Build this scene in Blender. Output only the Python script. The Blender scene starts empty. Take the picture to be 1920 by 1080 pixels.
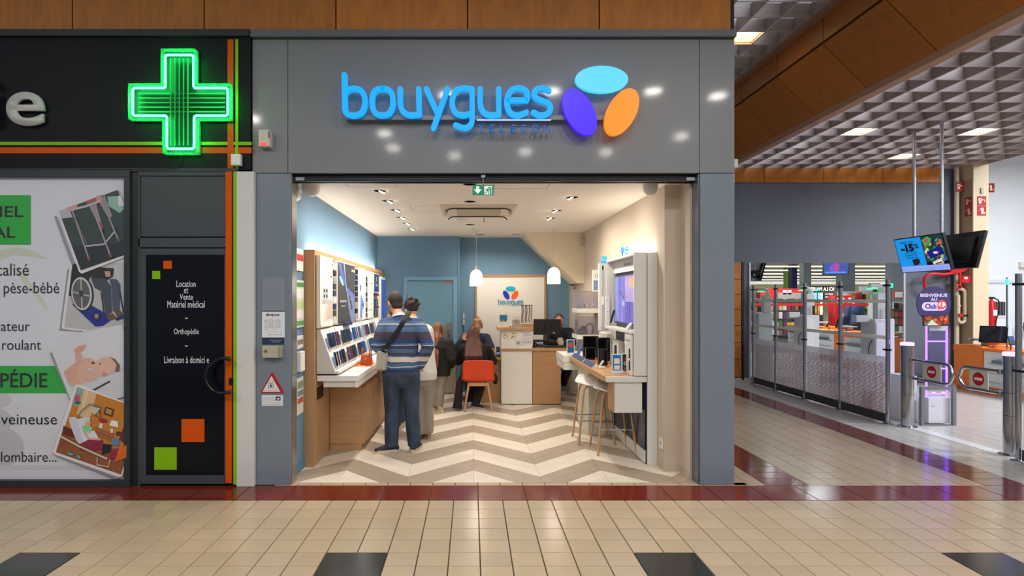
import bpy, bmesh, math, random
from mathutils import Vector, Matrix
random.seed(7)
S = bpy.context.scene
COL = S.collection
# ---------------------------------------------------------------- camera, world, exposure
F, CX, CY, H = 1116.0, 884.0, 560.0, 1.654      # focal length and vanishing point in photo pixels, eye height
cd = bpy.data.cameras.new('camera'); cam = bpy.data.objects.new('camera', cd); COL.objects.link(cam)
cam.location = (0, 0, H); cam.rotation_euler = (math.pi/2, 0, 0)
cd.sensor_width = 36; cd.lens = F/1920*36
cd.shift_x = (960-CX)/1920; cd.shift_y = (CY-540)/1920
cd.clip_start = .05; cd.clip_end = 300
S.camera = cam
w = bpy.data.worlds.new('world'); S.world = w; w.use_nodes = True
w.node_tree.nodes['Background'].inputs[0].default_value = (.86, .90, 1.0, 1)
w.node_tree.nodes['Background'].inputs[1].default_value = .30
S.view_settings.view_transform = 'Standard'; S.view_settings.look = 'None'
S.view_settings.gamma = 1; S.view_settings.use_curve_mapping = False
S.view_settings.exposure = .0
S.cycles.use_denoising = True; S.cycles.max_bounces = 8; S.cycles.transparent_max_bounces = 24
S.cycles.sample_clamp_indirect = 6
def light(name, kind, loc, energy, col=(1, 1, 1), size=.1, rot=(0, 0, 0), spot=None, size_y=None, blend=.5):
    l = bpy.data.lights.new(name, kind); o = bpy.data.objects.new(name, l); COL.objects.link(o)
    o.location = loc; o.rotation_euler = rot; l.energy = energy; l.color = col
    if kind == 'AREA':
        l.size = size
        if size_y: l.shape = 'RECTANGLE'; l.size_y = size_y
    else: l.shadow_soft_size = size
    if spot: l.spot_size = math.radians(spot); l.spot_blend = blend
    return o
# mall ceiling luminaires over the concourse (behind and above the photographer)
for lx, ly in ((-1.55, -.06), (-1.53, -1.07), (-.35, -1.7), (1.08, -1.37), (2.7, -1.4), (3.8, -.24), (2.58, 2.1), (3.58, 1.9), (-.35, 1.94), (1.14, 2.1), (-3.6, .8), (-5.2, 1.6)):
    light('mall_ceiling_light', 'AREA', (lx, ly, 4.6), 29 if lx > -3 else 52, (1, .94, .86), .24).data.shape = 'DISK'
# supermarket ceiling rows over the tills
for lx, ly, en in ((10.6, 1.5, 380), (10.6, 4.6, 420), (10.6, 7.4, 290), (11.0, 10.2, 70)):
    light('supermarket_ceiling_light', 'AREA', (lx, ly, 4.5), en, (.90, .95, 1), 1.4, size_y=1.0)
# unseen area lights added above the open wood lattices to light slat faces
for lx, ly, lz in [(x, y, 4.93) for x in (5.9, 7.4, 8.9) for y in (5.6, 7.2, 8.8, 10.4)]+[(3.3, y, 5.85) for y in (6.3, 7.9, 9.5)]:
    o = light('lattice_area_light', 'AREA', (lx, ly, lz), 5.5 if lx > 5 else 6.5, (.74, .80, 1), 1.3)
    o.rotation_euler = Vector((-.42, .62, -.66)).to_track_quat('-Z', 'Y').to_euler(); o.data.spread = math.radians(75)

# ---------------------------------------------------------------- helpers
def P(px, py, y):
    return Vector(((px-CX)*y/F, y, H-(py-CY)*y/F))
def lin(c):
    c = c/255
    return c/12.92 if c <= .04045 else ((c+.055)/1.055)**2.4
MATS = {}
def mat(rgb, rough=.5, metal=0, emit=0, noise=0, scale=(8, 8, 8), bump=0, rnd=0, kind=None, coat=0, spec=.5):
    """procedural principled material; rgb is sRGB 0-255"""
    key = (tuple(rgb), rough, metal, emit, noise, tuple(scale), bump, rnd, kind, coat, spec)
    if key in MATS: return MATS[key]
    m = bpy.data.materials.new('surface'); m.use_nodes = True; MATS[key] = m
    nt = m.node_tree; N = nt.nodes; L = nt.links; b = N['Principled BSDF']
    c = tuple(lin(v) for v in rgb)+(1,)
    b.inputs['Base Color'].default_value = c
    b.inputs['Roughness'].default_value = rough; b.inputs['Metallic'].default_value = metal
    b.inputs['Specular IOR Level'].default_value = spec
    if coat: b.inputs['Coat Weight'].default_value = coat; b.inputs['Coat Roughness'].default_value = .08
    if emit:
        if emit >= .6: b.inputs['Base Color'].default_value = (c[0]*.3, c[1]*.3, c[2]*.3, 1)      # lamp bodies and lit faces reflect little
        b.inputs['Emission Color'].default_value = c; b.inputs['Emission Strength'].default_value = emit
    if noise or bump:
        tc = N.new('ShaderNodeTexCoord'); mp = N.new('ShaderNodeMapping'); mp.inputs['Scale'].default_value = scale
        nz = N.new('ShaderNodeTexNoise'); nz.inputs['Scale'].default_value = 1; nz.inputs['Detail'].default_value = 6
        nz.inputs['Roughness'].default_value = .6
        L.new(tc.outputs['Object'], mp.inputs[0]); L.new(mp.outputs[0], nz.inputs['Vector'])
        src = nz.outputs['Fac']
        if kind == 'wood':
            nz.inputs['Distortion'].default_value = .6
        if noise:
            cr = N.new('ShaderNodeValToRGB')
            cr.color_ramp.elements[0].position = .3; cr.color_ramp.elements[1].position = .7
            lo, hi = 1-noise, 1+noise
            cr.color_ramp.elements[0].color = (c[0]*lo, c[1]*lo, c[2]*lo, 1)
            cr.color_ramp.elements[1].color = (min(1, c[0]*hi), min(1, c[1]*hi), min(1, c[2]*hi), 1)
            L.new(src, cr.inputs[0]); out = cr.outputs[0]
            if rnd:
                oi = N.new('ShaderNodeObjectInfo'); mr = N.new('ShaderNodeMapRange')
                mr.inputs['To Min'].default_value = 1-rnd; mr.inputs['To Max'].default_value = 1+rnd
                hs = N.new('ShaderNodeHueSaturation')
                L.new(oi.outputs['Random'], mr.inputs[0]); L.new(mr.outputs[0], hs.inputs['Value'])
                L.new(out, hs.inputs['Color']); out = hs.outputs[0]
            L.new(out, b.inputs['Base Color'])
        if bump:
            bp = N.new('ShaderNodeBump'); bp.inputs['Strength'].default_value = bump; bp.inputs['Distance'].default_value = .01
            L.new(src, bp.inputs['Height']); L.new(bp.outputs[0], b.inputs['Normal'])
    return m
def glass(rgb=(255, 255, 255), see=.88, rough=.03, veil=0.0):
    """clear or frosted sheet: transparency mixed with a little gloss and, when frosted, a milky diffuse body"""
    key = ('glass', rgb, see, rough, veil)
    if key in MATS: return MATS[key]
    m = bpy.data.materials.new('sheet'); m.use_nodes = True; MATS[key] = m
    nt = m.node_tree; N = nt.nodes; L = nt.links; N.remove(N['Principled BSDF'])
    o = N['Material Output']; c = tuple(lin(v) for v in rgb)+(1,)
    t = N.new('ShaderNodeBsdfTransparent'); t.inputs[0].default_value = c
    g = N.new('ShaderNodeBsdfGlossy'); g.inputs['Roughness'].default_value = rough
    lw = N.new('ShaderNodeLayerWeight'); lw.inputs[0].default_value = .5        # facing term: same from both sides of a sheet
    pw_ = N.new('ShaderNodeMath'); pw_.operation = 'POWER'; pw_.inputs[1].default_value = 5; L.new(lw.outputs['Facing'], pw_.inputs[0])
    fr = N.new('ShaderNodeMath'); fr.operation = 'MULTIPLY_ADD'; fr.inputs[1].default_value = .6; fr.inputs[2].default_value = .03; L.new(pw_.outputs[0], fr.inputs[0])
    m1 = N.new('ShaderNodeMixShader'); L.new(fr.outputs[0], m1.inputs[0]); L.new(t.outputs[0], m1.inputs[1]); L.new(g.outputs[0], m1.inputs[2])
    last = m1.outputs[0]
    if veil:
        d = N.new('ShaderNodeBsdfDiffuse'); d.inputs[0].default_value = c
        tr = N.new('ShaderNodeBsdfTranslucent'); tr.inputs[0].default_value = c
        m2 = N.new('ShaderNodeMixShader'); m2.inputs[0].default_value = .4
        L.new(d.outputs[0], m2.inputs[1]); L.new(tr.outputs[0], m2.inputs[2])
        m3 = N.new('ShaderNodeMixShader'); m3.inputs[0].default_value = veil
        L.new(last, m3.inputs[1]); L.new(m2.outputs[0], m3.inputs[2]); last = m3.outputs[0]
    L.new(last, o.inputs[0])
    return m
WPOS = {}
def wpos(o):
    return WPOS.get(o.name, Vector((0, 0, 0)))
def tag(o, label=None, cat=None, group=None, kind=None):
    if label: o['label'] = label
    if cat: o['category'] = cat
    if group: o['group'] = group
    if kind: o['kind'] = kind
    return o
def thing(name, label, cat, loc=(0, 0, 0), group=None, kind=None):
    o = bpy.data.objects.new(name, None); COL.objects.link(o); o.empty_display_size = .1
    o.location = loc; WPOS[o.name] = Vector(loc)
    return tag(o, label, cat, group, kind)
def link(name, me, parent=None, smooth=False, bev=0, loc=None):
    o = bpy.data.objects.new(name, me); COL.objects.link(o)
    if loc is None:                      # vertices are in world space: move the origin to the mesh
        if len(me.vertices):
            lo = Vector(map(min, zip(*[v.co for v in me.vertices]))); hi = Vector(map(max, zip(*[v.co for v in me.vertices])))
            c = (lo+hi)/2
        else: c = Vector((0, 0, 0))
        me.transform(Matrix.Translation(-c))
    else: c = Vector(loc)
    WPOS[o.name] = c
    if parent: o.parent = parent; o.location = c-wpos(parent)
    else: o.location = c
    if smooth:
        for p in me.polygons: p.use_smooth = True
    if bev:
        b = o.modifiers.new('edge', 'BEVEL'); b.width = bev; b.segments = 2; b.limit_method = 'ANGLE'
    return o
class B:
    """collects shapes; build() links them as one mesh object"""
    def __init__(s, T=None): s.v = []; s.f = []; s.mi = []; s.T = T; s.m = 0
    def add(s, vs, fs, m=None):
        n = len(s.v)
        s.v += [s.T @ Vector(v) if s.T else Vector(v) for v in vs]
        s.f += [tuple(i+n for i in f) for f in fs]; s.mi += [s.m if m is None else m]*len(fs)
        return s
    def box(s, x0, x1, y0, y1, z0, z1, m=None):
        return s.add([(x0,y0,z0),(x1,y0,z0),(x1,y1,z0),(x0,y1,z0),(x0,y0,z1),(x1,y0,z1),(x1,y1,z1),(x0,y1,z1)],
            [(0,3,2,1),(4,5,6,7),(0,1,5,4),(1,2,6,5),(2,3,7,6),(3,0,4,7)], m)
    def prism(s, pts, axis, a, b, m=None):
        """polygon pts (2-D) pushed along axis from a to b: axis x -> (y,z), y -> (x,z), z -> (x,y)"""
        n = len(pts)
        def q(p, t): return {'x': (t, p[0], p[1]), 'y': (p[0], t, p[1]), 'z': (p[0], p[1], t)}[axis]
        vs = [q(p, a) for p in pts]+[q(p, b) for p in pts]
        fs = [tuple(range(n)), tuple(range(2*n-1, n-1, -1))]+[(i, i+n, (i+1) % n+n, (i+1) % n) for i in range(n)]
        return s.add(vs, fs, m)
    def poly(s, pts, m=None): return s.add(pts, [tuple(range(len(pts)))], m)
    def tube(s, pts, r, n=10, m=None, closed=False, flat=None, ref=None, dome=False):
        pts = [Vector(p) for p in pts]; k = len(pts)
        rs = r if isinstance(r, (list, tuple)) else [r]*k
        if dome:                          # rounded ends
            d0 = (pts[0]-pts[1]).normalized(); d1 = (pts[-1]-pts[-2]).normalized()
            ra = rs[0] if not isinstance(rs[0], tuple) else min(rs[0]); rb = rs[-1] if not isinstance(rs[-1], tuple) else min(rs[-1])
            sc = lambda q, t: (q[0]*t, q[1]*t) if isinstance(q, tuple) else q*t
            pts = [pts[0]+d0*ra*.85, pts[0]+d0*ra*.5]+pts+[pts[-1]+d1*rb*.5, pts[-1]+d1*rb*.85]
            rs = [sc(rs[0], .45), sc(rs[0], .85)]+list(rs)+[sc(rs[-1], .85), sc(rs[-1], .45)]; k += 4
        vs = []; up = Vector(ref) if ref else None
        for i, p in enumerate(pts):
            if closed: d = pts[(i+1) % k]-pts[i-1]
            else: d = pts[min(i+1, k-1)]-pts[max(i-1, 0)]
            if d.length < 1e-9: d = Vector((0, 0, 1))
            d.normalize()
            if up is None: up = Vector((0, 0, 1)) if abs(d.z) < .9 else Vector((1, 0, 0))
            a = up-d*up.dot(d)
            if a.length < 1e-4: a = d.orthogonal()
            a.normalize(); c = d.cross(a); 
            if not ref: up = a
            ra, rb = rs[i] if isinstance(rs[i], tuple) else (rs[i], rs[i])
            for j in range(n):
                t = 2*math.pi*j/n; vs.append(p+a*math.cos(t)*ra+c*math.sin(t)*rb)
        fs = []
        for i in range(k if closed else k-1):
            i2 = (i+1) % k
            for j in range(n): fs.append((i*n+j, i*n+(j+1) % n, i2*n+(j+1) % n, i2*n+j))
        if not closed: fs += [tuple(range(n-1, -1, -1)), tuple(range((k-1)*n, k*n))]
        return s.add(vs, fs, m)
    def cyl(s, p0, p1, r, n=16, m=None, r2=None): return s.tube([p0, p1], [r, r if r2 is None else r2], n, m)
    def lathe(s, prof, c, n=24, m=None, axis='z'):
        vs = []; c = Vector(c)
        for r, h in prof:
            for j in range(n):
                t = 2*math.pi*j/n; a, b_ = r*math.cos(t), r*math.sin(t)
                vs.append(c+Vector({'z': (a, b_, h), 'y': (a, h, b_), 'x': (h, a, b_)}[axis]))
        k = len(prof); fs = [(i*n+j, i*n+(j+1) % n, (i+1)*n+(j+1) % n, (i+1)*n+j) for i in range(k-1) for j in range(n)]
        fs += [tuple(range(n-1, -1, -1)), tuple(range((k-1)*n, k*n))]
        return s.add(vs, fs, m)
    def ball(s, c, r, n=14, m=None):
        rx, ry, rz = r if isinstance(r, tuple) else (r, r, r); c = Vector(c); k = n//2+1; vs = []
        for i in range(k):
            ph = math.pi*(i+.02)/(k-1+.04)
            for j in range(n):
                t = 2*math.pi*j/n; vs.append(c+Vector((rx*math.sin(ph)*math.cos(t), ry*math.sin(ph)*math.sin(t), -rz*math.cos(ph))))
        fs = [(i*n+j, i*n+(j+1) % n, (i+1)*n+(j+1) % n, (i+1)*n+j) for i in range(k-1) for j in range(n)]
        fs += [tuple(range(n-1, -1, -1)), tuple(range((k-1)*n, k*n))]
        return s.add(vs, fs, m)
    def build(s, name, mats, parent=None, smooth=False, bev=0, loc=None, label=None):
        me = bpy.data.meshes.new(name); me.from_pydata([tuple(v) for v in s.v], [], s.f)
        for m in (mats if isinstance(mats, (list, tuple)) else [mats]): me.materials.append(m)
        if any(s.mi): me.polygons.foreach_set('material_index', s.mi)
        bm = bmesh.new(); bm.from_mesh(me); bmesh.ops.recalc_face_normals(bm, faces=bm.faces); bm.to_mesh(me); bm.free()
        o = link(name, me, parent, smooth, bev, loc)
        if label: o['label'] = label
        if smooth and bev == 0:
            try: me.set_sharp_from_angle(angle=math.radians(40))
            except Exception: pass
        return o
def bx(name, x0, x1, y0, y1, z0, z1, m, parent=None, bev=0, label=None):
    return B().box(x0, x1, y0, y1, z0, z1).build(name, m, parent, bev=bev, label=label)
def facing(o, d):
    """frame for flat print: local x reads rightwards, y up, z out of the surface"""
    x, z = {'-y': ((1,0,0),(0,-1,0)), '+x': ((0,1,0),(1,0,0)), '-x': ((0,-1,0),(-1,0,0)), '+y': ((-1,0,0),(0,1,0)), '+z': ((1,0,0),(0,0,1))}[d]
    y = Vector(z).cross(Vector(x))
    return Matrix.Translation(o) @ Matrix((x, y, z)).transposed().to_4x4()
def text_data(s, ext=.0005, bold=0, res=2, spacing=1.0, line=1.0, align='CENTER'):
    c = bpy.data.curves.new('lettering', 'FONT'); c.body = s; c.extrude = ext; c.offset = bold; c.resolution_u = res
    c.align_x = align; c.space_character = spacing; c.space_line = line
    o = bpy.data.objects.new('lettering', c); COL.objects.link(o)
    dg = bpy.context.evaluated_depsgraph_get(); me = bpy.data.meshes.new_from_object(o.evaluated_get(dg))
    bpy.data.objects.remove(o); bpy.data.curves.remove(c)
    return me
def text(s, T, x0, x1, y0, y1, m, parent, name='lettering', bold=0, ext=.0005, res=2, lift=.001, keep=False, **k):
    """lettering fitted to the rectangle x0..x1, y0..y1 of frame T"""
    me = text_data(s, 0, bold, res, **k)
    vs = [v.co.copy() for v in me.vertices]
    ax0, ax1 = min(v.x for v in vs), max(v.x for v in vs); ay0, ay1 = min(v.y for v in vs), max(v.y for v in vs)
    sx = (x1-x0)/(ax1-ax0); sy = (y1-y0)/(ay1-ay0)
    for v in me.vertices:
        v.co = T @ Vector((x0+(v.co.x-ax0)*sx, y0+(v.co.y-ay0)*sy, lift))
    me.materials.clear(); me.materials.append(m)
    o = link(name, me, parent)
    if ext > .0006:
        so = o.modifiers.new('depth', 'SOLIDIFY'); so.thickness = ext; so.offset = 1
    return o
def textpx(s, x0, y0, x1, y1, y, m, parent, **k):
    """camera-facing lettering given by its box in the photograph and its distance y"""
    a = P(x0, y1, y); b = P(x1, y0, y)
    return text(s, facing((0, y, 0), '-y'), a.x, b.x, a.z, b.z, m, parent, **k)
def printpx(name, shapes, y, parent, step=.0004, label=None, emit=0, rough=.6):
    """flat print facing the viewer: list of (rgb, [(px,py)...]) layered outwards"""
    b = B(); ms = []
    for i, (c, pts) in enumerate(shapes):
        mt = mat(c, rough, emit=emit)
        if mt not in ms: ms.append(mt)
        b.poly([P(x, q, y)+Vector((0, -step*(i+1), 0)) for x, q in pts], ms.index(mt))
    o = b.build(name, ms, parent)
    if label: o['label'] = label
    return o
def printT(name, shapes, T, parent, step=.0004, emit=0, rough=.5, label=None):
    """flat print in frame T: list of (rgb, [(x,y)...])"""
    b = B(T); ms = []
    for i, (c, pts) in enumerate(shapes):
        mt = mat(c, rough, emit=emit)
        if mt not in ms: ms.append(mt)
        b.poly([(x, q, step*(i+1)) for x, q in pts], ms.index(mt))
    o = b.build(name, ms, parent)
    if label: o['label'] = label
    return o
def rect(x0, y0, x1, y1): return [(x0, y0), (x1, y0), (x1, y1), (x0, y1)]
def ell(cx, cy, a, b, rot=0, n=28):
    r = math.radians(rot); c, s = math.cos(r), math.sin(r)
    return [(cx+a*math.cos(t)*c-b*math.sin(t)*s, cy+a*math.cos(t)*s+b*math.sin(t)*c) for t in [2*math.pi*i/n for i in range(n)]]
def arc(cx, cy, a, b, t0, t1, n=12):
    return [(cx+a*math.cos(math.radians(t0+(t1-t0)*i/n)), cy+b*math.sin(math.radians(t0+(t1-t0)*i/n))) for i in range(n+1)]
def band(pts, wd):
    """polygon of a thick 2-D polyline"""
    L_, R_ = [], []
    for i, p in enumerate(pts):
        a = pts[max(i-1, 0)]; b = pts[min(i+1, len(pts)-1)]; d = Vector((b[0]-a[0], b[1]-a[1]))
        if d.length == 0: continue
        d.normalize(); L_.append((p[0]-d.y*wd/2, p[1]+d.x*wd/2)); R_.append((p[0]+d.y*wd/2, p[1]-d.x*wd/2))
    return L_+R_[::-1]
def spline(pts, k=6):
    """Catmull-Rom through 2-D or 3-D points"""
    out = []; n = len(pts)
    for i in range(n-1):
        p0, p1, p2, p3 = [Vector(pts[max(0, min(n-1, j))]) for j in (i-1, i, i+1, i+2)]
        for t in [j/k for j in range(k)]:
            out.append(.5*((2*p1)+(p2-p0)*t+(2*p0-5*p1+4*p2-p3)*t*t+(3*p1-p0-3*p2+p3)*t**3))
    return out+[Vector(pts[-1])]
def copy_tree(o, parent=None, group=None):
    c = o.copy(); COL.objects.link(c); c.parent = parent
    WPOS[c.name] = wpos(o)
    for ch in list(o.children): copy_tree(ch, c)
    return c
def stroke(b, path, wd, T, d, n=8, m=None):
    """rounded pen stroke along a 2-D path, extruded by d in frame T"""
    path = [Vector((p[0], p[1])) for p in path]; L_, R_ = [], []
    def nd(i):
        v = path[min(i+1, len(path)-1)]-path[max(i-1, 0)]; return v.normalized()
    h = wd/2; pl = []
    for i, p in enumerate(path):
        v = nd(i); L_.append(p+Vector((-v.y, v.x))*h); R_.append(p-Vector((-v.y, v.x))*h)
    k = len(path)
    vs = []; fs = []
    for z in (0, d):
        vs += [T @ Vector((q.x, q.y, z)) for q in L_]+[T @ Vector((q.x, q.y, z)) for q in R_]
    o = 2*k
    for i in range(k-1):
        fs += [(i, i+1, k+i+1, k+i), (o+i, o+k+i, o+k+i+1, o+i+1), (i, o+i, o+i+1, i+1), (k+i, k+i+1, o+k+i+1, o+k+i)]
    b.add(vs, fs, m)
    for e, sg in ((0, -1), (k-1, 1)):
        v = nd(e)*sg; a0 = math.atan2(v.y, v.x); pts = [path[e]+Vector((math.cos(a0+t), math.sin(a0+t)))*h for t in [math.pi*(j/n-.5) for j in range(n+1)]]
        q = len(pts); vs = [T @ Vector((p.x, p.y, z)) for z in (0, d) for p in pts]
        b.add(vs, [tuple(range(q)), tuple(range(2*q-1, q-1, -1))]+[(i, i+q, i+1+q, i+1) for i in range(q-1)], m)

# ---------------------------------------------------------------- shared materials
BLACK = mat((18, 18, 20), .45); WHITE = mat((238, 236, 230), .4); OFFW = mat((225, 222, 212), .5, noise=.02)
CHROME = mat((190, 192, 196), .16, 1); STEEL = mat((150, 152, 156), .28, 1)
CLAD = mat((184, 112, 32), .42, noise=.2, scale=(14, 14, 2.2), kind='wood', rnd=.07)     # mall wood cladding
OAKV = mat((182, 140, 98), .5, noise=.10, scale=(40, 40, 3), kind='wood')                # shop oak, upright grain
OAKH = mat((182, 140, 98), .5, noise=.10, scale=(3, 3, 40), kind='wood')                 # shop oak, level grain
OAKT = mat((188, 145, 100), .45, noise=.10, scale=(30, 2.5, 30), kind='wood')
LEGW = mat((190, 146, 104), .5, noise=.08, scale=(40, 40, 4), kind='wood')
FAC = mat((126, 129, 132), .42, noise=.015, scale=(3, 3, 3), coat=.2)
BLUEW = mat((104, 140, 168), .6, noise=.03, scale=(2, 2, 2))
BEIGE = mat((205, 190, 172), .6, noise=.03, scale=(2, 2, 2)); CEILW = mat((248, 243, 234), .7, noise=.015, scale=(3, 3, 3))
# ================================================================ SETTING
# ---- mall floor: grout bed with tiles
GROUT = mat((66, 60, 54), .8, noise=.08, scale=(20, 20, 20))
CREAM = mat((188, 167, 140), .2, noise=.035, scale=(2.5, 2.5, 2.5), rnd=.05, spec=.45)
PALE = mat((206, 201, 196), .16, noise=.03, scale=(2.5, 2.5, 2.5), rnd=.03)
REDT = mat((112, 40, 26), .13, noise=.06, scale=(5, 5, 5), rnd=.05)
DARKT = mat((44, 46, 44), .16, noise=.10, scale=(9, 9, 9))
floor = thing('floor', 'glossy cream tiled concourse floor with dark red bands and black insets', 'floor', (2, 6, 0), kind='structure')
bx('grout_bed', -7, 24, -3, 13, -.06, -.006, GROUT, floor)
G = .0045
def tile_mesh(wx, wy, m):
    b = B(); c = .0025; x, y = wx/2-G/2, wy/2-G/2
    b.add([(-x,-y,-.008),(x,-y,-.008),(x,y,-.008),(-x,y,-.008),(-x+c,-y+c,0),(x-c,-y+c,0),(x-c,y-c,0),(-x+c,y-c,0)],
          [(4,5,6,7),(0,1,5,4),(1,2,6,5),(2,3,7,6),(3,0,4,7)])
    return b
tiles = []                                         # (cx, cy, wx, wy, material)
XL0 = .055
YR = [4.88-.2*k for k in range(-0, 14)]
def sel(x): return PALE if x > 5.02 else CREAM
blacks = [(-.945+2*k, 3.48) for k in range(-2, 6)]
for r in range(13):                                # rows in front of the red band
    y1 = 4.88-.2*r; cy = y1-.1
    for k in range(-24, 32):
        cx = XL0+.2*k+.1
        if any(bx0-.01 < cx < bx0+.41 for bx0, _ in blacks) and 5 <= r <= 6: continue
        tiles.append((cx, cy, .2, .2, CREAM))
for bx0, by0 in blacks: tiles.append((bx0+.2, 3.68, .4, .4, DARKT))
for k in range(-14, 22): tiles.append((XL0+.4*k+.2, 5.075, .4, .39, REDT))
for k in range(-9, 12): tiles.append((XL0+.2*k+.1, 5.315, .2, .08, CREAM))
y = 5.27
while y < 12.58:
    h = .2 if y > 11.68 else min(.2, 11.7-y)
    x = 2.335
    edges = [2.335, 2.455, 2.61]
    xs = [(2.335, 2.465, 0), (2.465, 2.61, 0), (2.61, 2.99, 1)]
    xs += [(2.99+.195*i, 2.99+.195*(i+1), 0) for i in range(8)]+[(4.55, 4.93, 1)]
    xs += [(4.93+.2*i, 4.93+.2*(i+1), 0) for i in range(40)]
    for x0, x1, red in [q for q in xs if y < 11.68 or q[0] > 9.86]: tiles.append(((x0+x1)/2, y+h/2, x1-x0, h, REDT if red else sel((x0+x1)/2)))
    y += h
def seen(t):
    cx, cy, a, b_, m = t
    if cy < .5: return False
    px, py = CX+cx*F/cy, CY+H*F/cy
    return -60 < px < 1980 and py < 1130 and not (cy > 5.45 and cx < 2.33) and not (cy > 5.24 and cx < -1.6)
vis = sorted([t for t in tiles if seen(t)], key=lambda t: -(t[2]*t[3])/t[1]**3)
single = set(vis[:290]); cache = {}
for t in vis[:290]:
    cx, cy, a, b_, m = t; key = (round(a, 3), round(b_, 3), m.name)
    if key not in cache:
        o = tile_mesh(a, b_, m).build('tile', m, floor, loc=(cx, cy, 0)); cache[key] = o.data
    else: link('tile', cache[key], floor, loc=(cx, cy, 0))
rest = B(); ms = [CREAM, PALE, REDT, DARKT]
for t in tiles:
    if t in single: continue
    cx, cy, a, b_, m = t; q = tile_mesh(a, b_, m); i = ms.index(m)
    rest.add([v+Vector((cx, cy, 0)) for v in q.v], q.f, i)
tag(rest.build('tile_field', ms, floor), 'receding field of the same glazed tiles', None, None, 'stuff')
bx('threshold_strip', 5.58, 5.74, 5.4, 7.8, -.005, .004, mat((226, 226, 228), .3), floor)
# ---- shop floor: chevron planks
sfloor = thing('floor', 'shop floor of pale and taupe planks laid in bold chevrons', 'floor', (.1, 8, 0), kind='structure')
bx('screed', -1.66, 2.02, 5.355, 10.64, -.05, -.004, mat((120, 108, 96), .8), sfloor)
LP = mat((222, 211, 196), .36, noise=.06, scale=(4, 4, 4), rnd=.05); DP = mat((164, 149, 132), .38, noise=.12, scale=(5, 5, 5), rnd=.06)
def clip(poly, x0, x1, y0, y1):
    for ax, lim, sg in ((0, x0, 1), (0, x1, -1), (1, y0, 1), (1, y1, -1)):
        out = []
        for i, p in enumerate(poly):
            q = poly[(i+1) % len(poly)]; a = (p[ax]-lim)*sg; b_ = (q[ax]-lim)*sg
            if a >= 0: out.append(p)
            if (a >= 0) != (b_ >= 0):
                t = a/(a-b_); out.append((p[0]+(q[0]-p[0])*t, p[1]+(q[1]-p[1])*t))
        poly = out
        if not poly: return []
    return poly
px0, hw, pit = .02, .613, .2055
for col in range(-3, 4):
    xa = px0+hw*col; xb = xa+hw; up = (col % 2 == 0)         # even columns fall from a peak at xa
    for r in range(-5, 30):
        ya = 6.145+pit*(r-4)
        d0, d1 = (0, -hw) if up else (-hw, 0)
        g = .0012
        poly = [(xa+g, ya+d0+g), (xb-g, ya+d1+g), (xb-g, ya+d1+pit-g), (xa+g, ya+d0+pit-g)]
        x1 = 2.015
        poly = clip(poly, -1.65, x1, 5.357, 10.62)
        if len(poly) < 3: continue
        if abs(sum(poly[i][0]*poly[(i+1) % len(poly)][1]-poly[(i+1) % len(poly)][0]*poly[i][1] for i in range(len(poly))))/2 < .002: continue
        dark = ((r-4) // 2) % 2 == 1
        B().prism(poly, 'z', -.004, 0).build('plank', DP if dark else LP, sfloor)
# ---- shop shell
bx('wall_left', -1.95, -1.65, 5.445, 10.9, 0, 2.9, BLUEW)
tag(bpy.data.objects['wall_left'], 'blue painted left wall of the shop above the phone display', 'wall', kind='structure')
tag(bx('wall_right', 1.85, 2.3, 5.70, 10.9, 0, 2.9, BEIGE), 'beige right wall of the shop behind the television unit', 'wall', kind='structure')
wf = tag(bx('wall_front', 2.0, 2.3, 5.445, 5.70, 0, 2.9, BEIGE), 'narrow beige return wall just inside the right jamb', 'wall', kind='structure')
tag(bx('baseboard_front', 1.995, 2.0, 5.45, 5.70, 0, .065, mat((196, 180, 160), .5)), 'low beige skirting on the front return wall', 'skirting', kind='structure')
tag(bx('baseboard_right', 1.842, 2.0, 5.693, 5.925, 0, .065, mat((196, 180, 160), .5)), 'low beige skirting wrapping the corner of the right wall', 'skirting', kind='structure')
wb = thing('wall_back', 'blue rear wall of the shop with a shallow step beside the door', 'wall', (0, 10.5, 0), kind='structure')
bx('wall_panel', -1.65, -.214, 10.4, 10.9, 0, 2.9, BLUEW, wb); bx('wall_panel', -.214, 1.85, 10.63, 10.9, 0, 2.9, BLUEW, wb)
bx('corner_bead', -.24, -.205, 10.39, 10.64, 0, 2.74, mat((98, 142, 168), .5), wb)
tag(bx('baseboard_left', -1.65, -1.635, 5.45, 5.84, 0, .09, mat((84, 130, 158), .5)), 'blue skirting at the foot of the left wall by the entrance', 'skirting', kind='structure')
bs = thing('baseboard_back', 'blue skirting along the foot of the rear wall', 'skirting', (0, 10.4, 0), kind='structure')
bx('skirting_board', -1.65, -1.16, 10.385, 10.4, 0, .09, mat((84, 130, 158), .5), bs); bx('skirting_board', -.2, 1.76, 10.615, 10.63, 0, .09, mat((84, 130, 158), .5), bs)
sc = thing('ceiling', 'flat cream plaster ceiling of the phone shop', 'ceiling', (0, 8, 2.745), kind='structure')
bx('plaster_slab', -1.65, 2.3, 5.50, 10.9, 2.745, 2.95, CEILW, sc)
SEAM = mat((190, 178, 162), .7)
for hx0, hx1, hy0, hy1 in ((-1.2, -.72, 5.56, 5.83), (-.73, -.34, 7.02, 7.5), (.22, .75, 5.56, 5.9)):
    b = B(); t = .006
    for q in ((hx0, hx1, hy0, hy0+t), (hx0, hx1, hy1-t, hy1), (hx0, hx0+t, hy0, hy1), (hx1-t, hx1, hy0, hy1)): b.box(*q, 2.7440, 2.7449)
    b.build('access_hatch', SEAM, sc)
SOF = mat((236, 222, 196), .65)
so = B().prism([(.864, 2.744), (1.85, 2.744), (1.85, 1.91), (1.74, 1.91)], 'y', 9.8, 10.63).build('stair_soffit', SOF)
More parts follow.
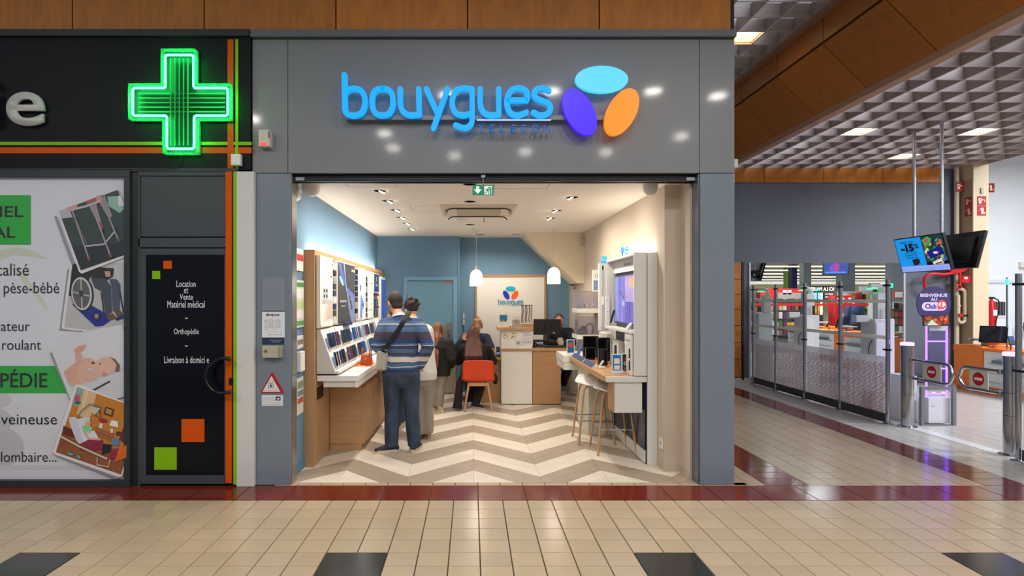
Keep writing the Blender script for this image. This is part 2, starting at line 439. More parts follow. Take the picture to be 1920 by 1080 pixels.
tag(so, 'cream boxed stair soffit sloping down at the rear right corner', 'soffit', kind='structure')
# service door
DB = mat((106, 148, 172), .4)
d1 = thing('door_1', 'blue flush service door with a steel kick plate', 'door', (-.72, 10.38, 0), kind='structure')
bx('door_leaf', -1.118, -.317, 10.372, 10.4, .01, 1.965, DB, d1, .003)
b = B()
for q in ((-1.185, -1.118, .0, 2.035), (-.317, -.245, 0, 2.035)): b.box(q[0], q[1], 10.36, 10.4, q[2], q[3])
b.box(-1.118, -.317, 10.36, 10.4, 1.97, 2.035); b.build('door_frame', mat((114, 158, 188), .4), d1, bev=.004)
bx('kick_plate', -.78, -.322, 10.368, 10.372, .01, .46, mat((178, 172, 160), .3, .8), d1)
lp = B().prism([(-.33, .82), (-.33, 1.24)]+[(-.40+.105*math.cos(a), 1.03+.21*math.sin(a)) for a in [math.pi/2+math.pi*i/10 for i in range(11)]], 'y', 10.366, 10.372).build('push_plate', mat((176, 178, 176), .3, .9), d1)
b = B().box(-.42, -.38, 10.33, 10.366, .94, 1.12); b.tube([(-.4, 10.34, 1.03), (-.36, 10.31, 1.03), (-.34, 10.31, .95)], .012); b.build('lock', mat((140, 142, 144), .3, .9), lp)
for hz in (.3, 1.0, 1.7): B().cyl((-1.118, 10.366, hz-.04), (-1.118, 10.366, hz+.04), .012).build('hinge', mat((90, 132, 156), .4, .3), d1)
rs = bx('sign_plate', -.47, -.345, 10.362, 10.372, 1.925, 1.955, mat((196, 34, 40), .4), d1)
text('SORTIE SECOURS', facing((0, 10.362, 0), '-y'), -.46, -.355, 1.933, 1.947, WHITE, rs)
d2 = thing('door_2', 'narrow off-white door in the rear right corner', 'door', (1.8, 10.6, 0), kind='structure')
bx('door_leaf', 1.765, 1.85, 10.6, 10.63, .01, 1.88, OFFW, d2); bx('door_jamb', 1.745, 1.765, 10.58, 10.63, 0, 1.90, mat((200, 190, 172), .5), d2)
bx('hinge', 1.766, 1.776, 10.592, 10.6, 1.5, 1.58, STEEL, d2); bx('notice', 1.81, 1.845, 10.595, 10.6, 1.82, 1.86, mat((196, 40, 36), .5), d2)
B().tube([(1.79, 10.6, .95), (1.79, 10.56, .95), (1.84, 10.56, .95)], .009).build('handle', STEEL, d2)
# ---- shop front
fr = thing('wall_facade', 'grey metal panelled shop front around the open entrance', 'shop front', (.2, 5.3, 0), kind='structure')
DK = mat((30, 31, 33), .6)
bx('backing', -1.94, 2.33, 5.305, 5.44, 2.77, 3.96, DK, fr)
def panel(x0, x1, z0, z1, y0=5.28): bx('panel', x0, x1, y0, y0+.03, z0, z1, FAC, fr, .003)
panel(-1.945, -1.631, 2.769, 3.955); panel(-1.627, 2.022, 2.769, 3.955); panel(2.026, 2.333, 2.769, 3.955)
FACB = mat((122, 133, 146), .3, noise=.015, scale=(3, 3, 3), coat=.15)  # pilaster grey tinted bluish, with the cool light on it put into the colour
bx('pilaster', -1.912, -1.604, 5.28, 5.445, .0, 2.765, FACB, fr, .004); bx('pilaster', 2.03, 2.333, 5.28, 5.445, 0, 2.765, FACB, fr, .004)
bx('jamb_lining', -1.606, -1.598, 5.30, 5.445, 0, 2.765, mat((176, 176, 174), .2, .9), fr); bx('jamb_lining', 2.018, 2.03, 5.30, 5.445, 0, 2.765, mat((110, 122, 138), .25, .6), fr)
bx('side_wall', 2.303, 2.333, 5.445, 11.7, 0, 3.96, FACB, fr)
bx('cornice', -1.95, 2.335, 5.235, 5.34, 3.962, 4.025, mat((104, 106, 110), .4, .2), fr, .003)
sh = thing('shutter_head', 'dark grey roller shutter track spanning the top of the entrance', 'shutter', (.2, 5.42, 2.71))
bx('housing', -1.6, 2.018, 5.37, 5.50, 2.735, 2.765, mat((84, 86, 90), .35, .5), sh)
bx('guide_rail', -1.6, 2.018, 5.36, 5.385, 2.708, 2.735, mat((46, 47, 50), .35, .6), sh); bx('guide_rail', -1.6, 2.018, 5.43, 5.455, 2.708, 2.735, mat((46, 47, 50), .35, .6), sh)
for q in (-1.58, 1.93): bx('end_bracket', q, q+.08, 5.345, 5.36, 2.715, 2.745, STEEL, sh)
# ---- wood cladding above the shops
cl = thing('wall_upper', 'orange-brown wood cladding boards above the two shop fronts', 'wall', (0, 5.3, 4), kind='structure')
bx('backing', -7, 2.335, 5.29, 5.5, 3.96, 5.3, DK, cl)
for k in range(-3, 5):
    x0 = -3.52+1.162*k; bx('panel', x0+.006, min(x0+1.156, 2.33), 5.25, 5.288, 4.028, 5.12, CLAD, cl)
# ---- coffered wood lattice ceilings and the sloped bulkhead in the corridor
LAT = mat((182, 166, 156), .5, noise=.09, scale=(3, 3, 26), kind='wood', rnd=.05)
def lattice(x0, x1, nx, y0, y1, ny, z, label):
    c = thing('ceiling', label, 'ceiling', ((x0+x1)/2, (y0+y1)/2, z), kind='structure')
    mx = B().box(-(x1-x0)/2, (x1-x0)/2, -.01, .01, 0, .17); my = B().box(-.01, .01, -(y1-y0)/2, (y1-y0)/2, .001, .169)
    a = None
    for i in range(ny+1):
        loc = ((x0+x1)/2, y0+(y1-y0)*i/ny, z)
        if a is None: a = mx.build('slat', LAT, c, loc=loc).data
        else: link('slat', a, c, loc=loc)
    a = None
    for i in range(nx+1):
        loc = (x0+(x1-x0)*i/nx, (y0+y1)/2, z)
        if a is None: a = my.build('slat', LAT, c, loc=loc).data
        else: link('slat', a, c, loc=loc)
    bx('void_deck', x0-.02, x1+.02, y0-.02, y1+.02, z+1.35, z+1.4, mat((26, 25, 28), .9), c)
    return c
lattice(2.36, 4.20, 5, 5.78, 11.7, 15, 5.13, 'high brown wood lattice ceiling beyond the shop corner')
lattice(5.02, 9.8, 13, 4.98, 11.7, 17, 4.21, 'wide brown wood lattice ceiling over the supermarket entrance')
bu = thing('ceiling_bulkhead', 'orange-brown wood bulkhead with sloped boards beside the lattice ceiling', 'bulkhead', (4.5, 8, 4.2), kind='structure')
B().prism([(4.34, 4.80), (4.34, 5.3), (4.98, 5.3), (4.98, 4.24), (4.9, 4.24)], 'y', 4.0, 11.7).build('core', DK, bu)
CL2 = mat((176, 106, 36), .4, noise=.15, scale=(2.2, 14, 14), kind='wood', rnd=.06)
ys = [4.0+1.1*k for k in range(8)]
for k in range(7):
    a, e = ys[k]+.008, min(ys[k+1]-.008, 11.69)
    bx('fascia_board', 4.315, 4.34, a, e, 4.815, 5.13, CL2, bu)
    B().prism([(4.312, 4.775), (4.33, 4.793), (4.873, 4.25), (4.855, 4.232)], 'y', a, e).build('sloped_board', CL2, bu)
TRW = mat((170, 130, 100), .45, noise=.06, scale=(20, 2, 20), kind='wood')
bx('edge_trim', 4.20, 4.335, 4.0, 11.7, 5.10, 5.20, TRW, bu)
B().prism([(4.85, 4.235), (4.87, 4.262), (5.03, 4.24), (5.03, 4.18), (4.90, 4.18)], 'y', 4.0, 11.7).build('edge_trim', TRW, bu)
LAMP = mat((255, 246, 226), .5, emit=12); LAMPW = mat((255, 214, 150), .5, emit=7)
def lum(x, y, z, m, sx, sy, label):
    t = thing('ceiling_luminaire', label, 'ceiling light', (x, y, z), 'lit boxes set in the lattice ceilings')
    bx('diffuser', x-sx/2+.018, x+sx/2-.018, y-sy/2+.018, y+sy/2-.018, z+.09, z+.1, m, t)
    b = B()
    for q in ((x-sx/2+.012, x-sx/2+.018, y-sy/2+.012, y+sy/2-.012), (x+sx/2-.018, x+sx/2-.012, y-sy/2+.012, y+sy/2-.012), (x-sx/2+.018, x+sx/2-.018, y-sy/2+.012, y-sy/2+.018), (x-sx/2+.018, x+sx/2-.018, y+sy/2-.018, y+sy/2-.012)): b.box(*q, z+.03, z+.16)
    b.build('housing', mat((235, 225, 205), .4), t)
def cell(c, n, a, b): w_ = (b-a)/n; i = math.floor((c-a)/w_); return a+w_*(i+.5), w_
for px, py, lb in ((1590, 247, 'lit ceiling box nearest the sloped bulkhead'), (1825, 247, 'lit ceiling box right of the two hanging poles'), (1690, 293, 'smallest lit ceiling box left of the hanging poles')):
    yy = 2.56*F/(CY-py); xx = (px-CX)*yy/F
    xx, sx = cell(xx, 13, 5.02, 9.8); yy, sy = cell(yy, 17, 4.98, 11.7); lum(xx, yy, 4.21, LAMP, sx, sy, lb)
yy = 3.476*F/(CY-66); xx = (1405-CX)*yy/F; xx, sx = cell(xx, 5, 2.36, 4.20); yy, sy = cell(yy, 15, 5.78, 11.7)
lum(xx, yy, 5.13, LAMPW, sx, sy, 'warm lit ceiling box beside the top corner of the grey shop front')
# ---- end wall of the corridor with the big mirror
GREYW = mat((96, 101, 112), .55, noise=.03, scale=(1.5, 1.5, 1.5))
ew = thing('wall_end', 'slate grey end wall of the corridor topped with wood boards', 'wall', (7, 11.75, 0), kind='structure')
bx('plaster', 2.33, 9.6, 11.7, 11.95, 0, 4.95, GREYW, ew)
for k in range(-1, 4):
    x0 = 5.745+1.162*(k-1); bx('panel', x0+.006, min(x0+1.156, 9.58), 11.675, 11.7, 3.935, 4.22, CLAD, ew)
for z0, z1 in ((2.04, 2.36), (1.75, 2.03), (1.44, 1.74), (1.13, 1.43), (.80, 1.12), (.47, .79), (.12, .46)): bx('panel', 5.08, 5.29, 11.665, 11.7, z0, z1, CLAD, ew)
bx('corner_post', 5.295, 5.335, 11.65, 11.7, .06, 2.37, BLACK, ew); bx('plinth', 5.05, 5.46, 11.655, 11.7, 0, .10, mat((196, 184, 168), .3), ew)
mr = thing('wall_mirror', 'large frameless mirror reflecting the supermarket tills on the grey wall', 'mirror', (7, 11.68, .1))
MIR = mat((226, 232, 232), .0, 1); MIR.node_tree.nodes['Principled BSDF'].inputs['Roughness'].default_value = 0.005
bx('mirror_glass', 5.475, 8.48, 11.682, 11.7, .12, 2.355, MIR, mr)
bx('edge_strip', 5.445, 5.475, 11.67, 11.7, .1, 2.36, mat((206, 208, 210), .35, .3), mr); bx('edge_strip', 8.48, 8.51, 11.67, 11.7, .1, 2.36, mat((206, 208, 210), .35, .3), mr)
pc = thing('column', 'beige concrete column carrying the fire pipes and red signs', 'column', (9.72, 11.5, 0), kind='structure')
bx('shaft', 9.58, 9.87, 11.36, 11.98, 0, 4.25, mat((214, 196, 164), .6, noise=.03, scale=(3, 3, 3)), pc)
bx('guard_plate', 9.572, 9.58, 11.365, 11.7, 0, 3.93, mat((176, 154, 128), .6), pc)
ww = thing('wall_right_hall', 'tall white rear wall of the supermarket hall', 'wall', (15, 12.7, 0), kind='structure')
WW = mat((226, 230, 234), .6, noise=.025, scale=(.7, .7, .7))
bx('plaster', 9.3, 24, 12.6, 12.8, 0, 7, WW, ww); bx('ledge', 9.3, 24, 12.56, 12.6, 1.99, 2.06, mat((214, 218, 222), .5), ww); bx('dado', 9.3, 24, 12.585, 12.6, 0, .55, mat((186, 190, 194), .5), ww)
# ---- supermarket hall seen in the mirror (stands to the right of and behind the viewer)
hall = thing('wall_hall', 'far wall and pale ceiling of the hypermarket hall', 'wall', (35, -40, 0), kind='structure')
bx('far_wall', 10, 75, -58.4, -58, 0, 4.2, mat((224, 212, 184), .7), hall); bx('hall_floor', 10, 75, -58, -3.05, -.06, -.004, mat((214, 208, 200), .25), hall)
bx('hall_ceiling', 10, 75, -58, -12, 3.95, 4.1, mat((232, 220, 190), .7), hall)
TUB = mat((255, 255, 250), .5, emit=3.2)
for i, zz in enumerate((37, 42, 48, 55, 63, 72, 80)):
    t = tag(bx('light_row', 12, 74, 23.4-zz-.12, 23.4-zz+.12, 3.62, 3.68, TUB), 'long continuous ceiling light row, number %s of seven from the mirror in the hall' % ('first second third fourth fifth sixth seventh'.split()[i]), 'ceiling light', 'long light rows in the hall')
# ================================================================ PHARMACY FRONT (left)
NAVY = mat((17, 22, 27), .55, noise=.05, scale=(2, 2, 2), spec=.2); FRAMEG = mat((60, 68, 74), .55, noise=.03, scale=(3, 3, 3)); FRAMED = mat((44, 52, 58), .45)
ORANGE = mat((214, 84, 6), .55, spec=.2); LIME = mat((134, 190, 16), .55, spec=.2)
YP = 5.25
def X_(px, y=YP): return (px-CX)*y/F
def Z_(py, y=YP): return H-(py-CY)*y/F
pw = thing('wall_pharmacy', 'near-black pharmacy fascia with orange and lime stripes', 'shop front', (-3.5, 5.3, 0), kind='structure')
bx('fascia_board', -7, -1.95, YP, 5.44, Z_(318), 3.96, NAVY, pw); bx('cornice', -7, -1.952, 5.22, 5.40, 3.962, 4.02, mat((30, 34, 38), .4), pw)
bx('bottom_rail', -7, -2.06, 5.235, 5.3, Z_(322), Z_(316), mat((32, 40, 44), .4), pw)
bx('stripe', -7, X_(472), YP-.003, YP, Z_(272), Z_(266), LIME, pw); bx('stripe', -7, X_(472), YP-.003, YP, Z_(287.5), Z_(276.5), ORANGE, pw)
bx('stripe', X_(427), X_(438), YP-.004, YP, Z_(318), Z_(74), ORANGE, pw); bx('stripe', X_(441.5), X_(447), YP-.0045, YP, Z_(318), Z_(74), LIME, pw)
bx('backing', -7, -1.95, 5.30, 5.6, 0, 2.8, FRAMED, pw)
tag(bx('column', X_(444.5), -1.914, 5.235, 5.44, 0, Z_(322), mat((214, 214, 210), .5, noise=.02, scale=(4, 4, 4)), bev=.004), 'slim white column between the pharmacy door and the grey shop front', 'column', kind='structure')
le = text('e', facing((0, YP, 0), '-y'), X_(11, 5.2), X_(81, 5.2), Z_(235, 5.2), Z_(172, 5.2), mat((206, 204, 200), .5), None, name='fascia_letter', ext=.035, bold=.012, res=8, lift=.05)
le.modifiers['depth'].offset = -1
tag(le, 'raised pale grey letter e on the black pharmacy fascia', 'letter')
le = text('i', facing((0, YP, 0), '-y'), X_(-17, 5.2), X_(-1, 5.2), Z_(235, 5.2), Z_(150, 5.2), mat((206, 204, 200), .5), None, name='fascia_letter', ext=.035, bold=.012, res=6, lift=.05)
tag(le, 'raised pale grey letter i cut off by the left picture edge', 'letter')
# neon cross
cr = thing('pharmacy_cross', 'glowing green neon pharmacy cross on the black fascia', 'neon sign', (X_(337), 5.2, Z_(286)))
yf = 5.15
def Q(x, y): return (X_(x, yf), Z_(y, yf))
out = [Q(*p) for p in ((301, 92), (365, 92), (365, 156), (431, 156), (431, 223), (367, 223), (367, 286), (304, 286), (304, 223), (240, 223), (240, 156), (301, 156))]
B().prism(out, 'y', 5.225, 5.245).build('back_plate', mat((5, 40, 28), .5), cr)
b = B(); n = len(out)
for i in range(n):
    p, q = out[i], out[(i+1) % n]
    b.poly([(p[0], yf, p[1]), (q[0], yf, q[1]), (q[0], 5.24, q[1]), (p[0], 5.24, p[1])])
o = b.build('casing', glass((170, 255, 215), veil=.22, rough=.1), cr); so_ = o.modifiers.new('t', 'SOLIDIFY'); so_.thickness = .006
B().prism([(x, z) for x, z in out], 'y', yf-.004, yf).build('front_pane', glass((200, 255, 230), rough=.05), cr)
NEON = mat((70, 255, 145), .4, emit=30); NEOD = mat((10, 150, 90), .4, emit=.1)
path = [(310, 103), (363, 103), (363, 165), (427, 165), (427, 217), (364, 217), (364, 279), (313, 279), (313, 217), (249, 217), (249, 165), (310, 165)]
pts = []
for i, p in enumerate(path):
    p = Vector(p); a = Vector(path[i-1]); c = Vector(path[(i+1) % 12]); u = (a-p).normalized()*4; v = (c-p).normalized()*4
    pts += [p+u, p+(u+v)*.3, p+v]
B().tube([(X_(p.x, 5.17), 5.17, Z_(p.y, 5.17)) for p in pts], .010, 8, closed=True).build('neon_tube', NEON, cr, smooth=True)
for i in range(5):
    x = 320+8*i; B().cyl((X_(x, 5.19), 5.19, Z_(110, 5.19)), (X_(x, 5.19), 5.19, Z_(272, 5.19)), .006, 6).build('inner_tube', NEOD, cr, smooth=True)
    y = 175+8.5*i; B().cyl((X_(259, 5.2), 5.205, Z_(y, 5.2)), (X_(421, 5.2), 5.205, Z_(y, 5.2)), .006, 6).build('inner_tube', NEOD, cr, smooth=True)
B().tube([(X_(340), 5.24, Z_(288)), (X_(342), 5.235, Z_(302)), (X_(334), 5.235, Z_(317)), (X_(280), 5.232, Z_(318.5)), (X_(150), 5.232, Z_(318.5))], .004, 6).build('cable', BLACK, cr)
sb = thing('junction_box', 'small square white junction box under the stripes', 'box', (X_(446), 5.22, Z_(312)))
bx('case', X_(437), X_(455), 5.2, 5.247, Z_(312), Z_(291), OFFW, sb, .004); bx('lid_line', X_(438), X_(454), 5.198, 5.2, Z_(311), Z_(292.5), WHITE, sb)
# poster window
win = thing('window_1', 'pharmacy display window in a dark grey frame', 'window', (-4, 5.25, 0), kind='structure')
for q in ((-7, X_(246), Z_(333), Z_(320)), (-7, X_(246), 0, Z_(899))): bx('window_frame', q[0], q[1], 5.22, 5.30, q[2], q[3], FRAMED, win, .003)
bx('window_frame', X_(235.5), X_(246), 5.221, 5.30, Z_(899), Z_(333), FRAMED, win, .003); bx('mullion', X_(246), X_(260), 5.25, 5.30, 0, Z_(320), mat((26, 30, 32), .5), win)
bx('window_pane', -7, X_(236), 5.238, 5.242, Z_(899), Z_(333), glass(), win)
YQ = 5.262
ps = thing('window_poster', 'large white window poster with green boxes and four tilted photographs', 'poster', (X_(110), YQ, Z_(899)))
PAP = mat((226, 228, 238), .55, noise=.01, scale=(1, 1, 1))
bx('sheet', -7, X_(236), YQ, YQ+.01, Z_(899), Z_(333), PAP, ps)
printpx('pebble_stack_print', [((200, 203, 208), ell(-10, 838, 55, 40)), ((204, 207, 212), ell(-10, 790, 33, 26)), ((208, 210, 214), ell(-8, 750, 30, 16)), ((214, 216, 222), rect(-60, 872, 236, 880))], YQ, ps)
printpx('leaf_print', [((206, 216, 196), [(0, 470), (30, 463), (60, 470), (95, 487), (60, 482), (25, 478), (0, 488)]), ((212, 220, 200), [(20, 490), (50, 520), (80, 560), (95, 590), (70, 560), (40, 525)])], YQ, ps)
GRN = (40, 178, 62)
for nm, y0, y1, x1 in (('green_box', 366, 459, 58), ('green_box', 686, 737.5, 126)): printpx(nm, [(GRN, rect(-200, y1, x1, y0))], YQ-.001, ps)
INK = mat((28, 28, 36), .6)
YT = YQ-.0022
for s_, x0, y0, x1, y1, bd in (('MATÉRIEL', -120, 381, 44, 407, .012), ('MÉDICAL', -120, 420, 29, 446, .012), ('localisé', -28, 494, 54, 517, 0), ('pèse-bébé', 7, 529, 111, 557, 0),
        ('ventilateur', -55, 602, 56, 621, 0), ('roulant', 4, 637, 77, 656, 0), ('ORTHOPÉDIE', -130, 692, 89, 727, .012), ('contention veineuse', -140, 777, 107, 796, 0), ('lombaire...', 2, 847, 106, 866, 0)):
    textpx(s_, x0, y0, x1, y1, YT, INK, ps, bold=bd, res=3)
def Z5(l): return [(90+x*.2593, 340+y*.2593) for x, y in l]
def Z6(l): return [(90+x*.2685, 610+y*.2685) for x, y in l]
def seg5(a, b_, w_): return Z5(band([a, b_], w_))
SHD = (150, 152, 162); FRM = (232, 233, 237)
printpx('wheelchair_photograph', [(SHD, Z5([(150, 630), (140, 640), (85, 1060), (80, 1080), (250, 1090)])), (FRM, Z5([(160, 590), (100, 1040), (100, 1065), (200, 1080), (330, 1080), (560, 1060), (560, 590)])),
    ((196, 196, 196), Z5([(178, 590), (118, 1055), (300, 1075), (565, 1030), (565, 590)])), ((30, 28, 36), Z5([(178, 590), (150, 830), (250, 820), (330, 640)])),
    ((206, 206, 214), Z5([(470, 600), (565, 590), (565, 960), (545, 950)])), ((20, 40, 150), Z5([(175, 890), (260, 865), (480, 990), (400, 1045), (345, 1052)])), ((24, 48, 130), Z5([(480, 990), (560, 950), (572, 985), (500, 1010)])),
    ((40, 36, 32), Z5([(270, 660), (350, 618), (480, 630), (470, 690), (430, 715), (320, 700)])), ((208, 164, 140), Z5([(410, 650), (450, 650), (455, 690), (420, 690)])),
    ((66, 76, 94), Z5([(310, 700), (420, 705), (458, 760), (465, 950), (420, 970), (395, 800), (340, 770)])), ((76, 86, 106), Z5([(445, 705), (500, 708), (527, 750), (520, 930), (470, 940), (462, 770)])),
    ((110, 80, 50), Z5([(425, 970), (470, 955), (505, 990), (440, 1010)])), ((110, 80, 50), Z5([(480, 940), (520, 930), (555, 965), (500, 975)])),
    ((34, 34, 38), Z5(ell(250, 812, 82, 130, -6))), ((214, 212, 206), Z5(ell(246, 812, 74, 120, -6))), ((96, 98, 104), Z5(ell(244, 812, 62, 106, -6))), ((188, 186, 182), Z5(band([(240, 700), (250, 920)], 10))), ((188, 186, 182), Z5(band([(185, 800), (305, 830)], 10))), ((60, 62, 66), Z5(ell(244, 812, 16, 24))),
    ((40, 40, 44), Z5(ell(355, 975, 28, 32))), ((150, 150, 150), Z5(ell(355, 975, 15, 18))), ((40, 40, 46), seg5((390, 800), (410, 960), 10)), ((40, 40, 46), seg5((520, 780), (550, 950), 9))], YQ-.001, ps)
printpx('walking_frame_photograph', [(SHD, Z5([(45, 255), (60, 250), (190, 600), (170, 600)])), (FRM, Z5([(68, 212), (510, 55), (520, 95), (565, 180), (565, 545), (245, 668), (225, 655)])),
    ((52, 70, 70), Z5([(78, 214), (505, 62), (520, 100), (505, 110), (510, 180), (563, 185), (563, 530), (238, 645)])), ((34, 46, 50), Z5([(180, 470), (563, 440), (563, 530), (238, 645)])),
    ((150, 196, 176), Z5([(430, 110), (505, 105), (510, 180), (560, 190), (520, 230), (440, 180)])), ((190, 188, 196), Z5([(78, 214), (150, 190), (180, 260), (100, 270)])),
    ((176, 96, 96), Z5([(270, 145), (350, 115), (370, 150), (290, 170)])), ((164, 150, 156), Z5([(300, 185), (350, 165), (385, 290), (360, 300)])), ((158, 146, 152), Z5([(370, 150), (410, 95), (468, 255), (440, 265)])), ((212, 160, 140), Z5([(140, 190), (215, 165), (215, 205), (155, 215)])), ((212, 160, 140), Z5([(350, 110), (385, 95), (395, 140), (355, 150)])),
    ((160, 90, 80), Z5([(370, 295), (390, 290), (405, 345), (385, 355)])), ((22, 22, 24), Z5([(378, 360), (405, 340), (408, 395), (382, 398)])), ((22, 22, 24), Z5([(480, 335), (500, 340), (508, 370), (490, 370)])),
    ((168, 160, 166), seg5((180, 215), (300, 565), 11)), ((168, 160, 166), seg5((320, 180), (455, 540), 12)), ((168, 160, 166), seg5((395, 150), (515, 430), 11)), ((120, 116, 122), seg5((200, 260), (285, 460), 7)),
    ((196, 190, 198), Z5(band([(165, 210), (300, 175), (390, 140)], 16))), ((190, 180, 196), Z5(band([(275, 470), (410, 455), (485, 365)], 12))), ((130, 84, 60), Z5(ell(302, 562, 12, 14))), ((130, 84, 60), Z5(ell(456, 540, 12, 14))), ((130, 84, 60), Z5(ell(515, 428, 11, 13)))], YQ-.012, ps)
printpx('baby_photograph', [(SHD, Z6([(12, 195), (28, 188), (165, 510), (155, 530)])), ((224, 226, 232), Z6([(30, 190), (180, 75), (510, -5), (552, 75), (552, 490), (490, 510), (230, 560), (158, 520)])),
    ((206, 209, 216), Z6([(105, 330), (560, 290), (556, 330), (160, 440)])), ((214, 216, 222), Z6([(160, 445), (552, 310), (552, 480), (490, 508), (200, 500)])), ((60, 62, 70), Z6([(310, 450), (430, 385), (440, 395), (330, 455)])),
    ((222, 172, 152), Z6([(110, 325), (190, 260), (270, 228), (300, 260), (240, 330), (170, 400), (148, 412)])), ((228, 182, 162), Z6([(150, 415), (215, 330), (250, 350), (330, 385), (250, 400), (200, 420)])), ((226, 178, 158), Z6([(190, 250), (192, 195), (225, 185), (246, 225), (215, 250)])), ((222, 166, 146), Z6([(182, 170), (215, 145), (265, 133), (262, 155), (230, 190), (190, 192)])),
    ((230, 184, 164), Z6([(195, 320), (220, 270), (290, 225), (330, 240), (320, 285), (270, 300), (350, 350), (320, 382), (240, 365)])), ((232, 188, 168), Z6([(300, 295), (340, 250), (385, 222), (440, 222), (480, 260), (470, 320), (400, 352), (350, 352), (318, 320)])), ((128, 92, 76), Z6([(430, 218), (470, 235), (505, 280), (500, 322), (470, 325), (482, 275), (455, 240)])),
    ((210, 150, 130), Z6(ell(398, 340, 18, 14))), ((90, 50, 44), Z6(ell(318, 262, 12, 8))), ((60, 44, 40), Z6(ell(366, 268, 6, 4)))], YQ-.020, ps)
printpx('bedside_photograph', [(SHD, Z6([(30, 900), (40, 890), (500, 1055), (480, 1075)])), ((236, 236, 238), Z6([(190, 420), (210, 412), (562, 545), (566, 880), (520, 1050), (500, 1062), (45, 900), (35, 880)])),
    ((206, 134, 46), Z6([(212, 432), (556, 552), (558, 860), (510, 1042), (55, 885)])), ((150, 84, 44), Z6([(100, 745), (190, 800), (560, 880), (510, 1042), (55, 885)])), ((228, 196, 150), Z6([(250, 445), (340, 478), (290, 660), (200, 620)])), ((236, 214, 170), Z6([(265, 450), (285, 458), (240, 640), (222, 632)])),
    ((150, 176, 170), Z6([(205, 432), (250, 448), (215, 575), (168, 550)])), ((200, 90, 120), Z6(ell(205, 510, 20, 26))), ((60, 120, 70), Z6(ell(210, 540, 22, 12))), ((110, 40, 30), Z6([(110, 700), (180, 730), (190, 790), (100, 755)])),
    ((120, 24, 24), Z6([(545, 650), (558, 660), (556, 840), (500, 800)])), ((214, 206, 190), Z6([(310, 565), (366, 578), (355, 625), (298, 610)])), ((96, 50, 26), Z6([(405, 566), (466, 586), (450, 640), (390, 618)])), ((190, 150, 90), Z6([(412, 578), (452, 592), (442, 626), (402, 610)])),
    ((170, 96, 44), Z6([(335, 710), (460, 755), (450, 815), (330, 765)])), ((130, 66, 30), Z6(band([(335, 740), (450, 785)], 4))), ((180, 40, 40), Z6(ell(388, 664, 32, 14, 10))), ((230, 230, 226), Z6([(365, 682), (388, 686), (380, 720), (358, 714)])), ((246, 244, 236), Z6([(448, 660), (490, 670), (495, 712), (432, 698)])), ((236, 230, 220), Z6(ell(449, 735, 10, 16))),
    ((210, 212, 226), Z6([(148, 640), (200, 638), (240, 700), (262, 790), (250, 850), (205, 810), (160, 700)])), ((222, 224, 236), Z6([(205, 655), (262, 640), (300, 645), (270, 760), (240, 760)])), ((226, 226, 238), Z6([(230, 740), (330, 735), (360, 790), (260, 840)])),
    ((140, 30, 64), Z6([(220, 830), (300, 790), (390, 800), (380, 860), (300, 880), (230, 870)])), ((150, 210, 150), Z6([(243, 700), (290, 690), (318, 720), (300, 750), (250, 745)])), ((222, 170, 146), Z6(ell(285, 680, 20, 24))), ((210, 210, 210), Z6(ell(278, 664, 16, 10))), ((222, 170, 146), Z6(band([(262, 745), (290, 790), (370, 795)], 14))),
    ((96, 130, 180), Z6([(450, 790), (500, 790), (498, 840), (450, 835)])), ((216, 160, 134), Z6(ell(490, 768, 24, 24))), ((92, 54, 34), Z6(ell(500, 755, 22, 16))), ((30, 34, 50), Z6([(390, 825), (450, 830), (440, 880), (380, 900)])), ((214, 104, 40), Z6([(490, 860), (556, 835), (552, 920), (470, 955)])), ((150, 40, 70), Z6([(440, 880), (500, 850), (480, 930), (430, 920)])),
    ((214, 206, 176), Z6(band([(90, 770), (230, 845), (420, 930)], 12))), ((220, 212, 190), Z6(band([(350, 920), (350, 970), (430, 985), (438, 935)], 7))), ((88, 180, 190), Z6(ell(165, 895, 22, 8, 12))), ((88, 180, 190), Z6(ell(222, 915, 16, 8, 40))), ((110, 112, 116), Z6(band([(215, 640), (245, 590), (300, 548), (380, 570)], 8))), ((40, 36, 36), Z6(band([(378, 580), (335, 630), (380, 645), (372, 600)], 6)))], YQ-.028, ps)
# move the stack of prints just behind the pane: they lie on the sheet, so the pane stands clear of them
for o in (bpy.data.objects['window_pane'],): o.location.y -= .016
# door
dr = thing('door_3', 'dark grey pharmacy side door with navy glass and white lettering', 'door', (X_(350), 5.25, 0), kind='structure')
YD = 5.24
bx('transom_panel', X_(263), X_(424), YD+.012, 5.30, Z_(444), Z_(330), FRAMEG, dr, .004)
for q in ((260, 437, 330, 320.5), (260, 424, 464, 446)): bx('frame_rail', X_(q[0]), X_(q[1]), YD, 5.30, Z_(q[2]), Z_(q[3]), FRAMEG, dr, .003)
bx('frame_post', X_(260), X_(263), YD, 5.3, 0, Z_(330), FRAMEG, dr)
b = B()
for q in ((263, 274, 907, 466), (421, 424, 907, 466)): b.box(X_(q[0]), X_(q[1]), YD+.004, 5.29, Z_(q[2]), Z_(q[3]))
b.box(X_(274), X_(421), YD+.004, 5.29, Z_(907), Z_(891)); b.box(X_(274), X_(421), YD+.004, 5.29, Z_(478), Z_(466)); lf = b.build('door_leaf', FRAMEG, dr, bev=.002)
gp = bx('glass_panel', X_(274), X_(421), YD+.014, YD+.03, Z_(891), Z_(478), mat((8, 12, 24), .2, noise=.03, scale=(2, 2, 2), spec=.25), dr)
TXW = mat((232, 236, 240), .5)
